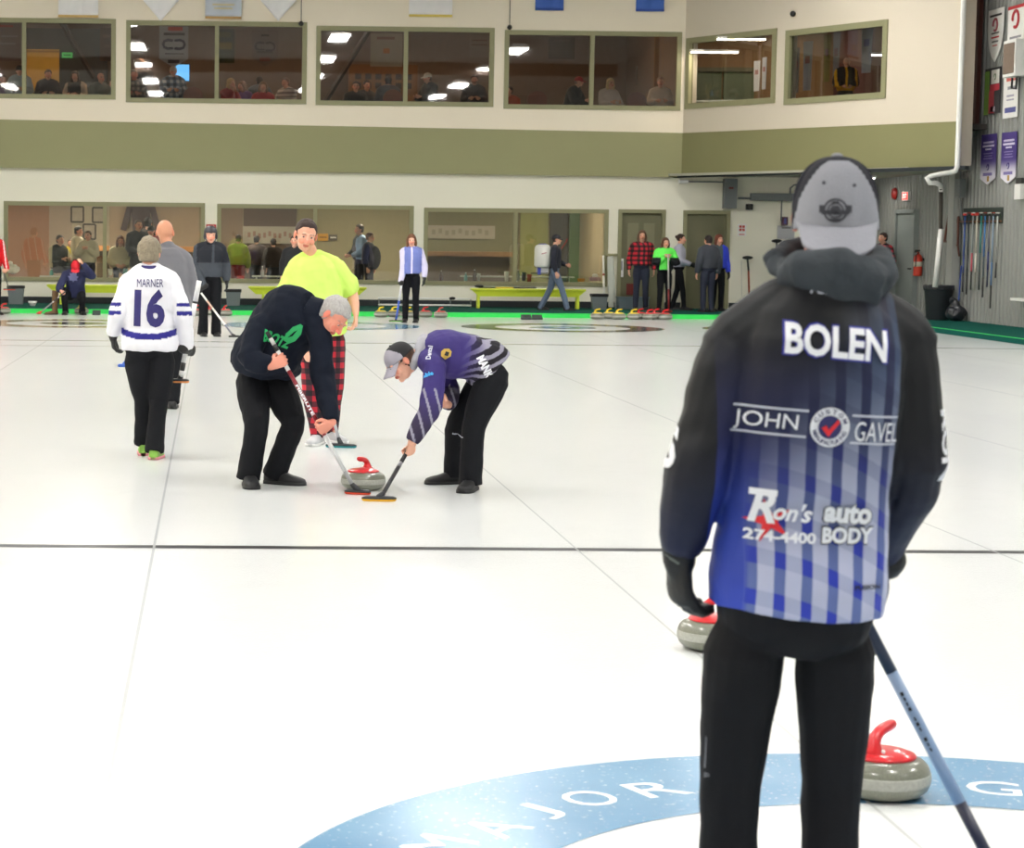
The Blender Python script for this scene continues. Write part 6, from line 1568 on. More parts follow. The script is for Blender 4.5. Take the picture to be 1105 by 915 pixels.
# ---- crouching man with red cap
Y5 = 39.05; b_ = V((at(78, 338, Y5).x, Y5, 0)); q = lambda x, f, z: b_+V((x, -f, z))
J = dict(pel=q(.06, -.12, .36), neck=q(.06, .12, .86), head=q(.08, .28, .96), hipA=q(-.05, -.1, .36), hipB=q(.16, -.1, .34), knA=q(-.16, .22, .5), knB=q(.22, .3, .42), anA=q(-.13, .08, .085), anB=q(.2, .05, .085), shA=q(-.13, .12, .8), shB=q(.26, .12, .82),
         elA=q(-.25, .25, .52), elB=q(.42, .26, .78), wrA=q(-.17, .4, .42), wrB=q(.22, .34, 1.03))
ra_, rb_ = V((b_.x-.62, Y5-.62, .03)), q(-.1, .44, .48)
J['wrA'], hA = grip(q(-.15, .42, .43), rb_-ra_, J['elA'], (0, .6, -.5), 1)
cr = person(J, 'man in navy jersey crouching on the ice and holding his red cap', s=1.0, fwd=(0, -1, 0), look=(0, -.7, -.75), skin='light', hair=None, hat=dict(kind='cap', m=[mat('cap_red', 'd0182a', .7), mat('cap_red', 'd0182a')], dir=1, bm=mat('cap_red', 'd0182a')), top=dict(m=mat('jersey_navy', '20264c', .8, vary=.1), lo=.025, name='jersey', t0=.05), bot=(M_black_tr, .0, .01), shoe=('1c1c20', '2c2c2c'), hands=(hA, dict(D=(-.5, 0, .85), N=(-.6, .3, -.4), side=1, curl=.6)), vox=.012, feet=[(-.1, -1, 0), (.3, -1, 0)])
leaf = [(0, .13), (.03, .08), (.08, .09), (.07, .03), (.12, .02), (.08, -.03), (.09, -.07), (.02, -.07), (0, -.11), (-.02, -.07), (-.09, -.07), (-.08, -.03), (-.12, .02), (-.07, .03), (-.08, .09), (-.03, .08)]
drape('jersey_emblem', ([V((0, 0))]+[V(p)*.9 for p in leaf], [(0, i+1, (i+1) % 16+1) for i in range(16)]), q(.03, .5, .66), V((1, 0, 0)), V((0, -.3, 1)), mat('print_greyblue', '6a6f9a', .7), cr['top'], bvh_of(cr['top']), .006, .02)
broom(ra_, rb_, 'broom with red head lying across the ice in front of the crouching man', [(.5, '8a8a8c'), (.55, 'e0e0e0'), (.7, '2a2a2c'), (.75, 'e0e0e0'), (1, '2a2a2c')], 'e03a2c', 'e03a2c', (.4, -1, 0), w_=.2)

# ---- person in red at the left edge
Y6 = 38.6; J, s_, f_ = stand(V((at(-8, 338, Y6).x, Y6, 0)), 1.75, 30, ('down', 'down'))
ba, bb6 = at(10, 313, Y6-.35), at(4, 293, Y6-.15)
J['elB'] = at(3.5, 276, Y6); J['wrB'], hB = grip(bb6, bb6-ba, J['elB'], (-.5, .5, 0), 1)
def tr(p): return (.9, .85, .85) if frac_(p.x*6+p.z*1.0) < .12 else (.78, .08, .12)
def frac_(x): return x-math.floor(x)
person(J, 'person in red jacket with white sleeve stripes cut off by the left edge', s=s_, fwd=f_, skin='light', hair=('short', '3a2a22'), top=dict(m=M_tint, tint=tr, lo=.02, t0=.05), bot=(M_black_tr, .0, .0), shoe=('1c1c20', '2c2c2c'), hands=('rel', hB), vox=.012)
broom(ba, bb6, 'broom with orange red head held by the person at the left edge', [(.5, '6a6a5c'), (1, '3a3c3a')], '2a2a2a', 'f0482c', (1, 0, .5), w_=.24)

# ---- man in neon shirt
Y7 = 12.2
J = PJ(Y7, dict(pel=(348, 362, .02), mid=(342, 320), neck=(336, 277, 0), head=(330, 253.5, -.04), shA=(319, 291, .0), shB=(360, 287, .0), elA=(309, 322, .02), elB=(380, 316, .03), wrA=(322, 352, -.12), wrB=(384, 339, -.06),
               hipA=(337, 366), hipB=(359, 366), knA=(335, 416, -.1), knB=(362, 414, .0), anA=(343, 466, -.1), anB=(357, 459, .12)))
ta, tb_ = V((at(368, 487, Y7-.35).x, Y7-.35, .0)), at(338, 372, Y7-.2)
J['wrA'], hA = grip(tb_.lerp(ta, .12), tb_-ta, J['elA'], (.2, .5, 0), 1)
ne = person(J, 'heavy young man in neon yellow shirt and red plaid trousers facing the camera', s=1.0, fwd=(-.05, -1, 0), look=(.12, -1, -.22), up=(.14, 0, 1), skin='light', hair=('crop', '33221e'), brows='3a2622', top=dict(m=M_neon, lo=.024, t0=.0, name='tshirt', sleeve='short', belly=.07, wr=.01, collar=(.066, .12)),
    bot=(M_plaidp, .004, .0), shoe=('c4c6ca', 'f0f0f0'), hands=(hA, dict(D=(.0, -.1, -1), N=(-.9, .2, 0), side=1, curl=.6)), skinvox=.0055, vox=.0075, wid=1.08, dep=1.2, armr=1.15, hd=1.07, feet=[(-.35, -1, 0), (.6, -1, 0)], footz=0)
broom(ta, tb_, 'broom with silver handle and teal pad held by the man in the neon shirt', [(.1, '55585c'), (.75, 'bfc3c8'), (1.0, '8a8c90')], '22272c', '2f98a0', (1, -.15, 0), w_=.24)
drape('sleeve_print', rect_geo(0, 0, .05, .006), at(308.5, 309.5, Y7-.2), V((1, 0, .05)), Zu, mat('print_555555', '555555', .6), ne['top'], bvh_of(ne['top']), .004, .02)

# ---- bystander hidden behind him
Y8 = 38.0; J, s_, f_ = stand(V((at(317, 340, Y8).x, Y8, 0)), 1.62, -10, 'down')
person(J, 'person in black almost hidden behind the man in the neon shirt', s=s_, fwd=f_, skin='light', hair=('short', '3a2a22'), top=dict(m=mat('jacket_black', '17181c', .8), lo=.02, t0=.05), bot=(M_black_tr, .0, .0), shoe=('1c1c20', '2c2c2c'), vox=.014)

# ---- sweeper in black hoodie
Y9 = 9.15
sb, stp = V((at(386, 533, 8.80).x, 8.80, .0)), at(288, 358, 8.98)
sax = (stp-sb).normalized()
def onb(px):   # point on the handle at picture column px
    f = (px-386)/(288-386); return sb.lerp(stp, f)
J = PJ(Y9, dict(pel=(282, 402, .3), mid=(300, 357, .16), neck=(336, 336, -.02), head=(360, 341, -.08), shA=(281, 352, -.02), shB=(345, 362, -.08), elA=(268, 388, -.16), elB=(349, 408, -.1), wrA=(296, 386), wrB=(345, 446),
               hipA=(272, 410, .26), hipB=(295, 408, .3), knA=(277, 460, .02), knB=(318, 457, .1), anA=(269, 510, .05), anB=(298, 507, .2)))
J['wrA'], hA = grip(onb(305), sax, J['elA'], (.1, .95, .1), 1.02)
J['wrB'], hB = grip(onb(346), sax, J['elB'], (-.55, .6, 0), 1.02, D=(-.15, -.1, -1))
sw = person(J, 'grey haired man in black hoodie with green print bending over to sweep', s=1.04, fwd=(.55, -.55, -.5), look=(.48, -.42, -.72), up=(.6, -.15, .7), skin='red', hair=('short', 'a9a6a4'), brows='9a9490', top=dict(m=M_hood, lo=.024, t0=.05, name='hoodie', belly=.13, collar=(.085, .5), wr=.012, hood=(M_hood, 1, (.45, -.5, .3)), hem=.01),
    bot=(M_black_tr, .008, .012, 1.05), shoe=('17181b', '1d1e20'), hands=(hA, hB), skinvox=.005, vox=.0075, wid=1.05, dep=1.25, feet=[(.1, -1, 0), (.85, -.5, 0)], footz=0)
hb9 = bvh_of(sw['top']); M_gr = mat('print_green', '1fa55c', .6)
fish = [(-.03, -.04), (.0, -.065), (.04, -.05), (.075, -.005), (.085, .055), (.07, .07), (.02, .055), (-.02, .01)]
Nc = V((.35, -.9, -.25)); Rc = V((.8, .3, .15)); Uc = Nc.cross(Rc); Uc.normalize()
if Uc.z < 0: Uc = -Uc
Rc = Uc.cross(Nc).normalized(); 
drape('hoodie_print', poly_geo(fish), at(327, 373, Y9-.3), Rc, Uc, M_gr, sw['top'], hb9, .006, .012)
drape('hoodie_print', poly_geo([(-.01, -.02), (.02, -.01), (.05, .03), (.03, .02)]), at(327, 373, Y9-.3), Rc, Uc, M_hood, sw['top'], hb9, .008, .012)
R2 = (Rc - Uc*.55).normalized(); U2 = (Uc + Rc*.55).normalized()
drape('hoodie_print', text_geo('BROTZ', .075, .05, .2), at(314, 378.5, Y9-.3), R2, U2, M_gr, sw['top'], hb9, .006, .012)
bk_ = broom(sb, stp, 'dark red and silver broom with which the man in the black hoodie sweeps', [(.14, '8a8c8e'), (.36, 'c4c6c8'), (.42, '8a2630'), (.44, 'c8c8ca'), (.76, '7c1a28'), (.8, 'd8d8d8'), (.84, '1c1c20'), (.88, 'd8d8d8'), (.92, '1c1c20'), (.96, 'c8c8c8'), (1.0, '1c1c20')], '1d1e22', 'd84a30', (1, -.35, 0), w_=.17, r=.0135, n=14)
a_ = sb.lerp(stp, .58); Ub = V((.86, 0, .5)); drape('handle_letters', text_geo('FIBERLITE', .018, .04, .22), a_-V((0, .0145, 0)), -sax, Ub, M_wp, bk_, None, .001)

# ---- sweeper in purple jacket, bending to the left
Y10 = 9.1
pb_, pt_ = V((at(409, 540, 8.45).x, 8.45, .0)), at(476, 423, 9.2)
pax = (pt_-pb_).normalized()
def onp(py): 
    f = (py-540)/(423-540); return pb_.lerp(pt_, f)
J = PJ(Y10, dict(pel=(531, 398, .1), mid=(500, 384, .08), neck=(456, 384, .02), head=(432, 390, -.02), shA=(470, 397, -.2), shB=(472, 394, .22), elA=(464, 441, -.33), elB=(486, 424, .28), wrA=(443, 476), wrB=(478, 425),
               hipA=(532, 408, .0), hipB=(527, 408, .2), knA=(510, 462, -.06), knB=(492, 460, .22), anA=(508, 516, -.05), anB=(491, 505, .32)))
J['wrA'], hA = grip(onp(487), pax, J['elA'], (-.5, .75, .2), 1.0, D=(-.3, -.1, -1))
J['wrB'], hB = grip(onp(432), pax, J['elB'], (-.3, -.8, .2), 1.0, D=(-.8, .1, .2))
P0_, P1_ = J['neck'], J['pel']; dS = (P1_-P0_); LS = dS.length; dS.normalize()
def tpur(p):
    sh_ = J['shA']; e_ = J['elA']; w_ = J['wrA']
    dl = []
    for a, b in ((sh_, e_), (e_, w_), (J['shB'], J['elB']), (J['elB'], J['wrB'])):
        t = max(0, min(1, (p-a).dot(b-a)/(b-a).length_squared)); dl.append(((p-a.lerp(b, t)).length, t))
    d0, d1, d2, d3 = dl; m_ = min(d0[0], d1[0], d2[0], d3[0]); sp = (p-P0_).dot(dS)/LS
    pur, pur2, gy, bk = (.22, .18, .42), (.29, .26, .47), (.55, .54, .61), (.10, .09, .12)
    lerp = lambda a, b, t: tuple(x*(1-t)+y*t for x, y in zip(a, b))
    if m_ < .1 and (min(d1[0], d3[0]) < .09 or (min(d0[1], 1) > .3 and d0[0] < .1) or (d2[0] < .1 and d2[1] > .3)):
        t = (d1[1]+1 if d1[0] <= d0[0] else d0[1])/2 if min(d0[0], d1[0]) <= min(d2[0], d3[0]) else (d3[1]+1 if d3[0] <= d2[0] else d2[1])/2
        q_ = frac_((p.x+p.z*.25-t*.0)*14)
        base = lerp(pur, (.2, .17, .26), max(0, min(1, (t-.35)*2.2)))
        return gy if (q_ < .22 and t > .3) else base
    st = frac_((p.z*1.0 + abs(p.y-Y10)*.5 - p.x*.3)*17)
    t = max(0, min(1, (sp-.42)/.35))
    if st < .45: return lerp(pur, gy, t)
    return lerp(pur, bk if sp > .55 else pur2, t)
pu = person(J, 'man in purple and grey team jacket and grey cap bending low to sweep', s=1.0, fwd=(-.6, -.25, -.75), look=(-.72, -.3, -.62), up=(-.5, 0, .8), skin='light', hair=('short', '4a3226'), brows='4a3226', hat=dict(kind='cap', m=[mat('cap_grey2', '9a96a2', .8), mat('cap_black2', '1c1c20', .8)], dir=1, droop=.45, bm=mat('cap_grey2', '9a96a2')),
    top=dict(m=M_tint, tint=tpur, lo=.02, t0=-.02, hem=.014, wr=.009, hood=(mat('hood_lightgrey', '9a9aa2', .85, vary=.1, bump=.2), 1, (-.3, -.3, -.8))), bot=(M_black_tr, .008, .014, 1.05, 1.0), shoe=('18191c', '1c1d1f'), hands=(hA, hB), skinvox=.005, vox=.0065, dep=1.08, feet=[(-.35, -.9, 0), (-1, -.25, 0)], footz=0)
pbv = bvh_of(pu['top']); Nn = V((0, -1, .25)); 
def pd(geo, px, py, R_, m, cell=.012, eps=.005): R_ = V(R_); R_ = (R_-Nn*R_.dot(Nn)/Nn.length_squared).normalized(); U_ = Nn.cross(R_).normalized(); drape('jacket_print', geo, at(px, py, Y10-.35), R_, U_, m, pu['top'], pbv, eps, cell)
pd(text_geo('MANK', .055, .05, .15), 529, 388, (.5, 0, -1), M_wp)
pd(text_geo('Dental', .03, .03, .11), 466.5, 374, (.25, 0, 1), M_gp)
pd(text_geo('cable', .03, .04, .08), 461.5, 402, (1, 0, .25), mat('print_sky', '3aa0e0', .6))
pd(poly_geo([(-.03, -.02), (.0, -.035), (.03, -.01), (.03, .02), (.01, .035), (-.02, .03), (-.035, .01)]), 485, 376, (1, 0, -.2), mat('print_gold', 'c0a048', .6))
pd(poly_geo([(-.012, -.01), (.012, -.014), (.016, .01), (-.006, .016)]), 485, 376, (1, 0, -.2), mat('print_black'), eps=.008)
drape('brand_mark', text_geo('fusion', .012, .04, .04), at(500, 475, Y10-.3), V((1, 0, 0)), Zu, M_gp, pu['trousers'], bvh_of(pu['trousers']), .004, .02)
# glasses
R, F, U = pu['HF']; HC = pu['HC']; mb = MB()
for s_ in (-1, 1): mb.tube([HC+R*(s_*.031+.018*math.cos(a))+F*.097+U*(.0+.014*math.sin(a)) for a in [i*PI/6 for i in range(13)]], [.002]*13, 6)
for s_ in (-1, 1): mb.tube([HC+R*s_*.05+F*.095+U*.004, HC+R*s_*.078+F*.0+U*.006], [.002]*2, 6)
mb.tube([HC-R*.014+F*.099, HC+R*.014+F*.099], [.002]*2, 6); build('glasses', mb, mat('print_333333', '333333', .6), pu['root'], smooth=True)
pbk = broom(pb_, pt_, 'black handled broom with yellow pad used by the man in the purple jacket', [(.3, '2a2b30'), (.34, '8a8a90'), (.5, '1c1c20'), (1.0, '17171a')], '24262c', 'e8b02a', (1, -.05, 0), w_=.215, r=.0135)

# ================================================================== people on the walkway
def walker(px, py, Y_, H, yaw, label, arms='down', z=ZW, head=None, **k_):
    b_ = V((at(px, py, Y_).x, Y_, z))
    if head is not None: H = (at(px, head, Y_).z - z)
    J, s_, f_ = stand(b_, H, yaw, arms, stride=k_.pop('stride', 0), lean=k_.pop('lean', 0)); fx = k_.pop('fix', None)
    if fx: fx(J)
    d = dict(s=s_, fwd=f_, vox=.014, shoe=('1c1c20', '2c2c2c'), bot=(M_black_tr, .0, .0), footz=z); d.update(k_)
    return person(J, label, **d)
JM = lambda c: mat('cloth_top_'+c, c, .8, vary=.06, sheen=.1)
# man with the white backpack tank
Yt = 41.6
wk = walker(597.5, 335, Yt, 1.75, 80, 'man in black with white backpack tank and jeans walking past the third window', head=253, stride=.3, arms=('down', 'front'), hair=('crop', '2a2220'), hat=dict(kind='cap', m=[mat('cap_dark', '22242c', .7), mat('cap_dark', '22242c')], dir=1), top=dict(m=JM('1c2030'), lo=.02, t0=.08), bot=(mat('jeans', '64748c', .85, vary=.12, vs=8, bump=.3, bs=40), .004, .0))
bk_c = at(585.5, 276, Yt-.02); t = thing('backpack_sprayer', 'white backpack tank with blue cap carried by the walking man', 'backpack tank', bk_c-V((0, 0, .3)))
mb = MB(); mb.tube([bk_c-V((0, 0, .25)), bk_c-V((0, 0, .24)), bk_c-V((0, 0, .2)), bk_c+V((0, 0, .16)), bk_c+V((0, 0, .22)), bk_c+V((0, 0, .24))], [(.11, .13), (.15, .18), (.175, .2), (.175, .2), (.14, .17), (.09, .12)], 20, V((1, 0, 0)), cap=None); build('tank', mb, mat('tank_white', 'dcdcd6', .45), t, smooth=True)
build('tank_cap', MB().lathe([(.1, .2), (.105, .24), (.06, .26)], bk_c, 20), mat('tank_blue', '2c3a9a', .5), t, smooth=True)
mb = MB(); mb.box(bk_c-V((.0, 0, .31)), (.24, .22, .14)); build('pump_base', mb, mat('pump_grey', 'b0b2b4', .5), t, bevel=.02)
build('pump_side', MB().box(bk_c-V((.08, .1, .3)), (.07, .05, .2)), mat('tank_blue'), t, bevel=.01)
build('pump_lever', MB().tube([bk_c-V((.25, .1, .37)), bk_c-V((-.1, .1, .36))], [.012]*2, 8), M_black, t, smooth=True)
drape('tank_label', poly_geo([(-.06, -.02), (.05, .01), (.06, .03), (-.05, .0)]), bk_c-V((0, .21, -.05)), V((1, 0, 0)), Zu, mat('print_a04a3a', 'a04a5a', .6), t, None, .002)
wand = at(606, 268, Yt-.2); tag(build('spray_wand', MB().tube([wand, at(611, 266, Yt-.25)+V((0, 0, .1)), at(612, 258, Yt-.3)], [.012]*3, 8), JM('a03a34'), None, wand, smooth=True), 'thin reddish wand held up in front of the man with the tank', 'wand')
def hatless(c): return ('long', c, .2)
walker(691, 334, 42.0, 1.64, -8, 'woman in red and black plaid shirt standing at the left olive door', head=248.5, hair=hatless('5f4634'), top=dict(m=M_plaid, lo=.02, t0=.1, name='plaid_shirt'), bot=(mat('jeans_dark', '23283a', .85, vary=.1), .0, .0))
def tg(p):
    d = abs(p.x - at(716, 270, 41.3).x); top_ = p.z > zof(278, 41.3, 716)
    if p.z > 1.42 and d < .1 and p.y > 41.25: return (.14, .15, .16)
    if top_: return (.42, .95, .38)
    return (.42, .95, .38) if d < .1 else (.1, .11, .13)
def fixg(J): J['wrA'] = J['wrA'].lerp(J['neck'], .12)
gx = walker(716, 334, 41.3, 1.55, 5, 'woman in bright green and black jacket leaning on her broom by the doors', head=256.5, arms=('high', 'high'), hair=('long', '5a3c2c', .13), top=dict(m=M_tint, tint=tg, lo=.028, t0=.12))
cg = (gx['J']['wrA']+gx['J']['wrB'])/2+V((0, -.09, .05)); broom(V((cg.x+.02, cg.y-.1, ZW+.005)), cg, 'red and silver broom held upright by the woman in the green jacket', [(.4, '8a2424'), (1.0, 'b8b4b0')], '7a2424', '5a2020', (1, 0, 0), w_=.16, r=.017)
walker(731.5, 334, 42.6, 1.6, 75, 'woman in white jacket with dark gloves standing sideways between the doors', head=252.5, stride=.14, arms=('front', 'front'), hair=('bun', '33241f'), top=dict(m=JM('b9b9cc'), lo=.022, t0=.12, collar=(.06, .35)), glove=M_glove, bot=(M_black_tr, -.004, .0))
walker(763, 336, 41.3, 1.62, 200, 'person in dark jacket seen from behind at the right olive door', head=254, hair=('short', '231a1a'), top=dict(m=JM('363a44'), lo=.035, t0=.14), bot=(mat('jeans_dark'), .004, .0))
def tbv(p): return (.25, .32, .9) if p.x > at(779, 275, 42.0).x else (.3, .36, .38)
walker(773, 336, 42.0, 1.64, 20, 'woman in grey vest with blue sleeves facing the person in the dark jacket', head=253, hair=('long', '6e3a2a', .13), top=dict(m=M_tint, tint=tbv, lo=.025, t0=.1), bot=(M_black_tr, .0, .0), glove=M_glove)
walker(951, 341, 41.6, 1.68, -60, 'person in red plaid shirt partly hidden behind the ear of the nearest man', head=251, hair=('short', '2a1c1a'), top=dict(m=M_plaid, lo=.02, t0=.1, name='plaid_shirt'))

# ================================================================== people in the lounge
def inside(px, ph, Y_, label, col, yaw=0, mode='stand', hair=('short', '4a3a30'), arms=None, hat=None, bot='2c2e38', z=ZW, **k_):
    h_ = at(px, ph, Y_); zr = h_.z - z; ya = math.radians(yaw); F = V((math.sin(ya), -math.cos(ya), 0))
    if mode == 'stand':
        H = zr/1.635*1.75; s_ = H/1.75; J, s_, f_ = stand((0, 0, z), H, yaw, arms or 'down', lean=k_.pop('lean', 0))
    else:
        s_ = k_.pop('size', .97); seat = zr - .77*s_; J, s_, f_ = sit((0, 0, z), s_*1.75, yaw, arms or 'table', max(.3, seat), k_.pop('lean', 0))
    d = h_ - J['head']; d.z = 0; J = {a_: b_+d for a_, b_ in J.items()}
    m = col if not isinstance(col, str) else JM(col)
    tp = dict(m=m, lo=.025, t0=.06); tp.update(k_.pop('top', {}))
    kw = dict(s=s_, fwd=f_, vox=.02, shoe=('1c1c20', '2c2c2c'), bot=(JM(bot), .0, .0), footz=z, hair=hair, hat=hat, top=tp); kw.update(k_)
    return person(J, label, origin=V((J['pel'].x, J['pel'].y, z)), **kw)
CAPM = lambda c: dict(kind='cap', m=[mat('capc_'+c, c, .7), mat('capc_'+c, c, .7)], dir=1)
inside(65, 259, 45.2, 'person in dark vest with cream sleeves sitting behind the crouching man', M_tint, 40, 'sit', ('short', '2e2622'), top=dict(tint=lambda p: (.82, .78, .66) if abs(p.x-at(65, 270, 45.2).x) > .17 else (.15, .17, .17)))
inside(85, 249.5, 45.8, 'man in cream shirt standing sideways in the left window', 'd8d0b4', 70, 'stand', ('short', '3a342e'), 'front')
inside(95, 254, 45.0, 'person in beige with dark camera and scarf in the left window', 'cfc6ac', -20, 'stand', ('short', '5a4638'), 'high')
inside(76, 262, 47.0, 'person in dark jacket with yellow patch behind the cream shirt man', M_tint, 10, 'stand', ('short', '4a3a30'), top=dict(tint=lambda p: (.75, .68, .15) if abs(p.x-at(75.5, 270, 47).x) < .07 and p.y < 47 and abs(p.z-at(75, 270, 47).z) < .13 else (.15, .22, .17)))
inside(130, 260, 45.2, 'seated woman in cream sweater with patterned scarf in the left window', 'd6ceb0', 5, 'sit', ('long', '6a4030', .14), 'lap')
inside(149.5, 243, 44.6, 'man in black jacket with red trim standing in the left window', '1e2028', 25, 'stand', ('crop', '6a6058'), ('front', 'front'))
inside(163, 249, 45.3, 'person in black cap and pink top behind the bald man', 'a03a44', -10, 'stand', ('short', '2a2022'), hat=CAPM('1c1c20'))
inside(160, 241, 46.6, 'dark haired person at the back of the left window, mostly hidden', '2c2830', 160, 'stand', ('fluffy', '221c1c'))
inside(257, 258, 45.6, 'blurry person in lime top and red trousers behind the second window', 'a8bc48', 180, 'stand', ('short', '4a3a30'), bot='8a2a24')
inside(277, 259, 46.4, 'dim person in brown at the left of the second window', '4a3a38', 170, 'stand', ('short', '2a2220'))  # this and the next: vague window reflections built as people inside
inside(295, 262, 45.5, 'dim person in dark brown beside the neon shirt man', '403636', 190, 'stand', ('short', '2a2220'))
inside(387.5, 247.5, 46.0, 'person in light blue sleeves and dark vest in the second window', M_tint, -70, 'stand', ('short', '4a403a'), 'front', top=dict(tint=lambda p: (.62, .74, .9) if (p.y < 45.9) else (.3, .32, .34)))
wd = inside(399.5, 256, 44.9, 'person with black backpack walking right in the second window', '1f2330', 70, 'stand', ('short', '5a3424'))
c = wd['J']['neck']+V((.1, .02, -.25)); c = at(404, 278, 44.9); t = thing('backpack', 'dark round backpack on the person in the second window', 'backpack', c-V((0, 0, .3))); build('pack_body', MB().ell(c, (.15, .16, .27)), mat('pack', '3a3c44', .8), t, smooth=True)
build('strap', MB().tube([c+V((-.12, -.12, .15)), c+V((-.2, -.14, .1)), c+V((-.16, -.12, -.15))], [.015]*3, 8), mat('pack'), t, smooth=True)

# ================================================================== people in the gallery behind the upper windows
ZG = 3.85; G = lambda *a, **k_: inside(*a, z=ZG, **k_)
G(21, 76, 44.5, 'man in light blue shirt and dark cap leaning at the first upper window', 'a8bccc', 0, 'sit', ('crop', '3a3230'), hat=CAPM('26262c'), top=dict(lo=.04))
G(3, 86, 45.2, 'person in purple partly cut off at the far left upper window', '5a4a70', 20, 'sit', ('short', '3a2a22'))
G(52, 80.5, 44.7, 'person in black jacket right of the light blue shirt man, upstairs', '26222a', 5, 'sit', ('short', '2a2022'), top=dict(lo=.04))
G(81, 82, 45.1, 'woman in white sleeves and black vest in the first upper window', M_tint, -10, 'sit', ('long', '4a3428', .13), top=dict(tint=lambda p: (.8, .74, .68) if abs(p.x-at(80, 95, 45.1).x) > .15 else (.12, .12, .13)))
G(109, 84, 44.6, 'bald man in grey green shirt in the first upper window', '6f7c7c', 30, 'sit', ('bald', 'x'), top=dict(lo=.035))
G(122, 90, 45.3, 'person in dark green at the right edge of the first upper window', '34403a', -30, 'sit', ('short', '2a2220'))
G(145, 80.5, 44.5, 'balding man in brown plaid shirt at the left of the second upper window', mat('plaid_brown', rough=.85, fn=plaid_fn('9a8878', '5a5048', '3a3430', .12)), 0, 'sit', ('crop', '8a7a70'), skin='red')
G(149, 69, 46.2, 'standing person in dark grey behind the balding man upstairs', '4a4a4c', 150, 'stand', ('short', '5a5450'), arms=('up', 'down'))
G(187, 77, 44.5, 'man in blue and white plaid shirt and white cap before the television', mat('plaid_blue', rough=.85, fn=plaid_fn('d8dce4', '6a7e98', '23344c', .14)), 0, 'sit', ('crop', '8a8078'), hat=CAPM('d4d0cc'), top=dict(lo=.045))
G(249.5, 90, 44.5, 'blonde person in red jacket in the second upper window', 'b03038', 50, 'sit', ('long', 'c8a878', .12), 'chin')
G(261, 93, 45.6, 'person in purple top leaning behind the blonde in red', '7a5aa8', -50, 'sit', ('long', '8a6a50', .12), lean=.1)
G(280, 88, 46.8, 'person in dark blue seen from behind in the second upper window', '2c3a50', 180, 'sit', ('short', '2a2220'), top=dict(lo=.05))
G(284, 93.5, 44.4, 'girl in red and pink top with long hair in the second upper window', 'c84858', 0, 'sit', ('long', '8a6a50', .13))
G(308, 89, 45.2, 'person in striped white and grey sweater at the right of the second upper window', M_tint, -35, 'sit', ('short', '5a3a2c'), top=dict(tint=lambda p: (.42, .42, .44) if frac_(p.z*11) < .35 else (.8, .79, .78)))
G(384, 93, 44.6, 'person in black top with white lanyard in the third upper window', '22242e', 0, 'sit', ('short', '3a2c26'))
G(396, 92, 46.0, 'dark figure between the lanyard wearer and the grey blue back', '1f2028', 20, 'sit', ('short', '231c1c'))
G(419, 88, 45.0, 'person in grey blue top seen from behind in the third upper window', '565c6c', 180, 'sit', ('short', '22242c'), top=dict(lo=.045))
G(461, 84, 44.6, 'person in dark jacket and white cap looking left in the third upper window', '2c3438', -60, 'sit', ('short', '3a3028'), hat=CAPM('d8d4cc'), top=dict(lo=.035))
G(512, 86, 44.6, 'bearded man in dark maroon top at the right of the third upper window', '2e2428', -5, 'sit', ('short', '3a2a24'), beard='3a2a26', top=dict(lo=.035))
G(549, 99, 44.6, 'person in orange shirt cut off by the left frame of the fourth upper window', 'c05a44', -40, 'sit', ('short', '3a2a22'))
G(625, 88, 44.5, 'man in black jacket and red cap leaning forward in the fourth upper window', '202830', 55, 'sit', ('crop', '8a7a70'), hat=CAPM('b82838'), lean=.12, top=dict(lo=.035))
G(659, 90, 44.5, 'blonde woman in white top in the fourth upper window', 'd8ccc4', 20, 'sit', ('long', 'd4bc90', .15))
G(713, 88.5, 44.5, 'woman in cream top with dark shoulder strap in the fourth upper window', 'd6c8b8', -5, 'sit', ('short', 'b0907a'))
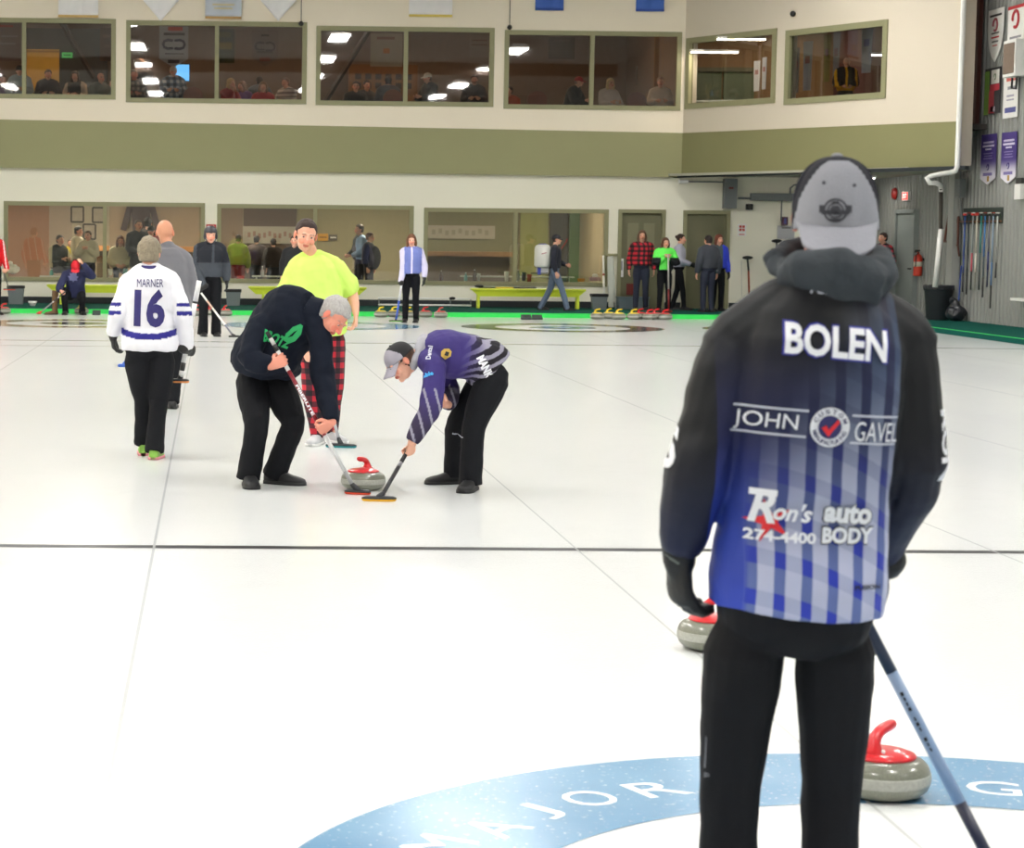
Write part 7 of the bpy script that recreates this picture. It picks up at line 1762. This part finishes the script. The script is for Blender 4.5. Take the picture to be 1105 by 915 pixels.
s_, zz = onA(913.5, 67); hp = onbay(913.5, 67, 1.1)
J, ss_, ff_ = stand((0, 0, ZG), (hp.z-ZG)/1.635*1.75, -10, 'front'); d = hp-J['head']; d.z = 0; J = {a_: b_+d for a_, b_ in J.items()}
person(J, 'person in black and yellow jacket in the last angled window', s=ss_, fwd=ff_, skin='tan', hair=('bald', 'x'), vox=.02, top=dict(m=M_tint, lo=.03, t0=.05, tint=lambda p: (.85, .62, .12) if (frac_((p.x-hp.x)*5+.2) < .25 or abs(p.z-hp.z+.55) < .05) else (.09, .09, .11)), bot=(JM('2c2e38'), 0, 0), footz=ZG)
# ================================================================== camera, world, output
cd = bpy.data.cameras.new('camera'); cam = bpy.data.objects.new('camera', cd); COL.objects.link(cam)
cd.sensor_fit = 'HORIZONTAL'; cd.sensor_width = 36; cd.lens = CF*36/1105; cd.shift_x = (552.5-PX)/1105; cd.shift_y = -(457.5-PY)/1105
cd.clip_start = .05; cd.clip_end = 200
mw = Matrix((( CR.x, CU.x, -CA.x, CX), (CR.y, CU.y, -CA.y, CY), (CR.z, CU.z, -CA.z, CH), (0, 0, 0, 1)))
cam.matrix_world = mw; SC.camera = cam
cd.dof.use_dof = True; cd.dof.focus_distance = 15.5; cd.dof.aperture_fstop = 9
w = bpy.data.worlds.new('world'); SC.world = w; w.use_nodes = True
w.node_tree.nodes['Background'].inputs[0].default_value = (.9, .95, 1, 1); w.node_tree.nodes['Background'].inputs[1].default_value = .3
SC.view_settings.view_transform = 'Standard'; SC.view_settings.look = 'None'; SC.view_settings.gamma = 1; SC.view_settings.exposure = EXPO
SC.view_settings.use_curve_mapping = False
SC.cycles.use_denoising = True; SC.cycles.max_bounces = 6; SC.cycles.diffuse_bounces = 4; SC.cycles.glossy_bounces = 3; SC.cycles.transparent_max_bounces = 12
SC.cycles.caustics_reflective = False; SC.cycles.caustics_refractive = False; SC.cycles.sample_clamp_indirect = 6
for o in SC.objects:
    if '_o' in o: del o['_o']
    if '_hc' in o: del o['_hc']
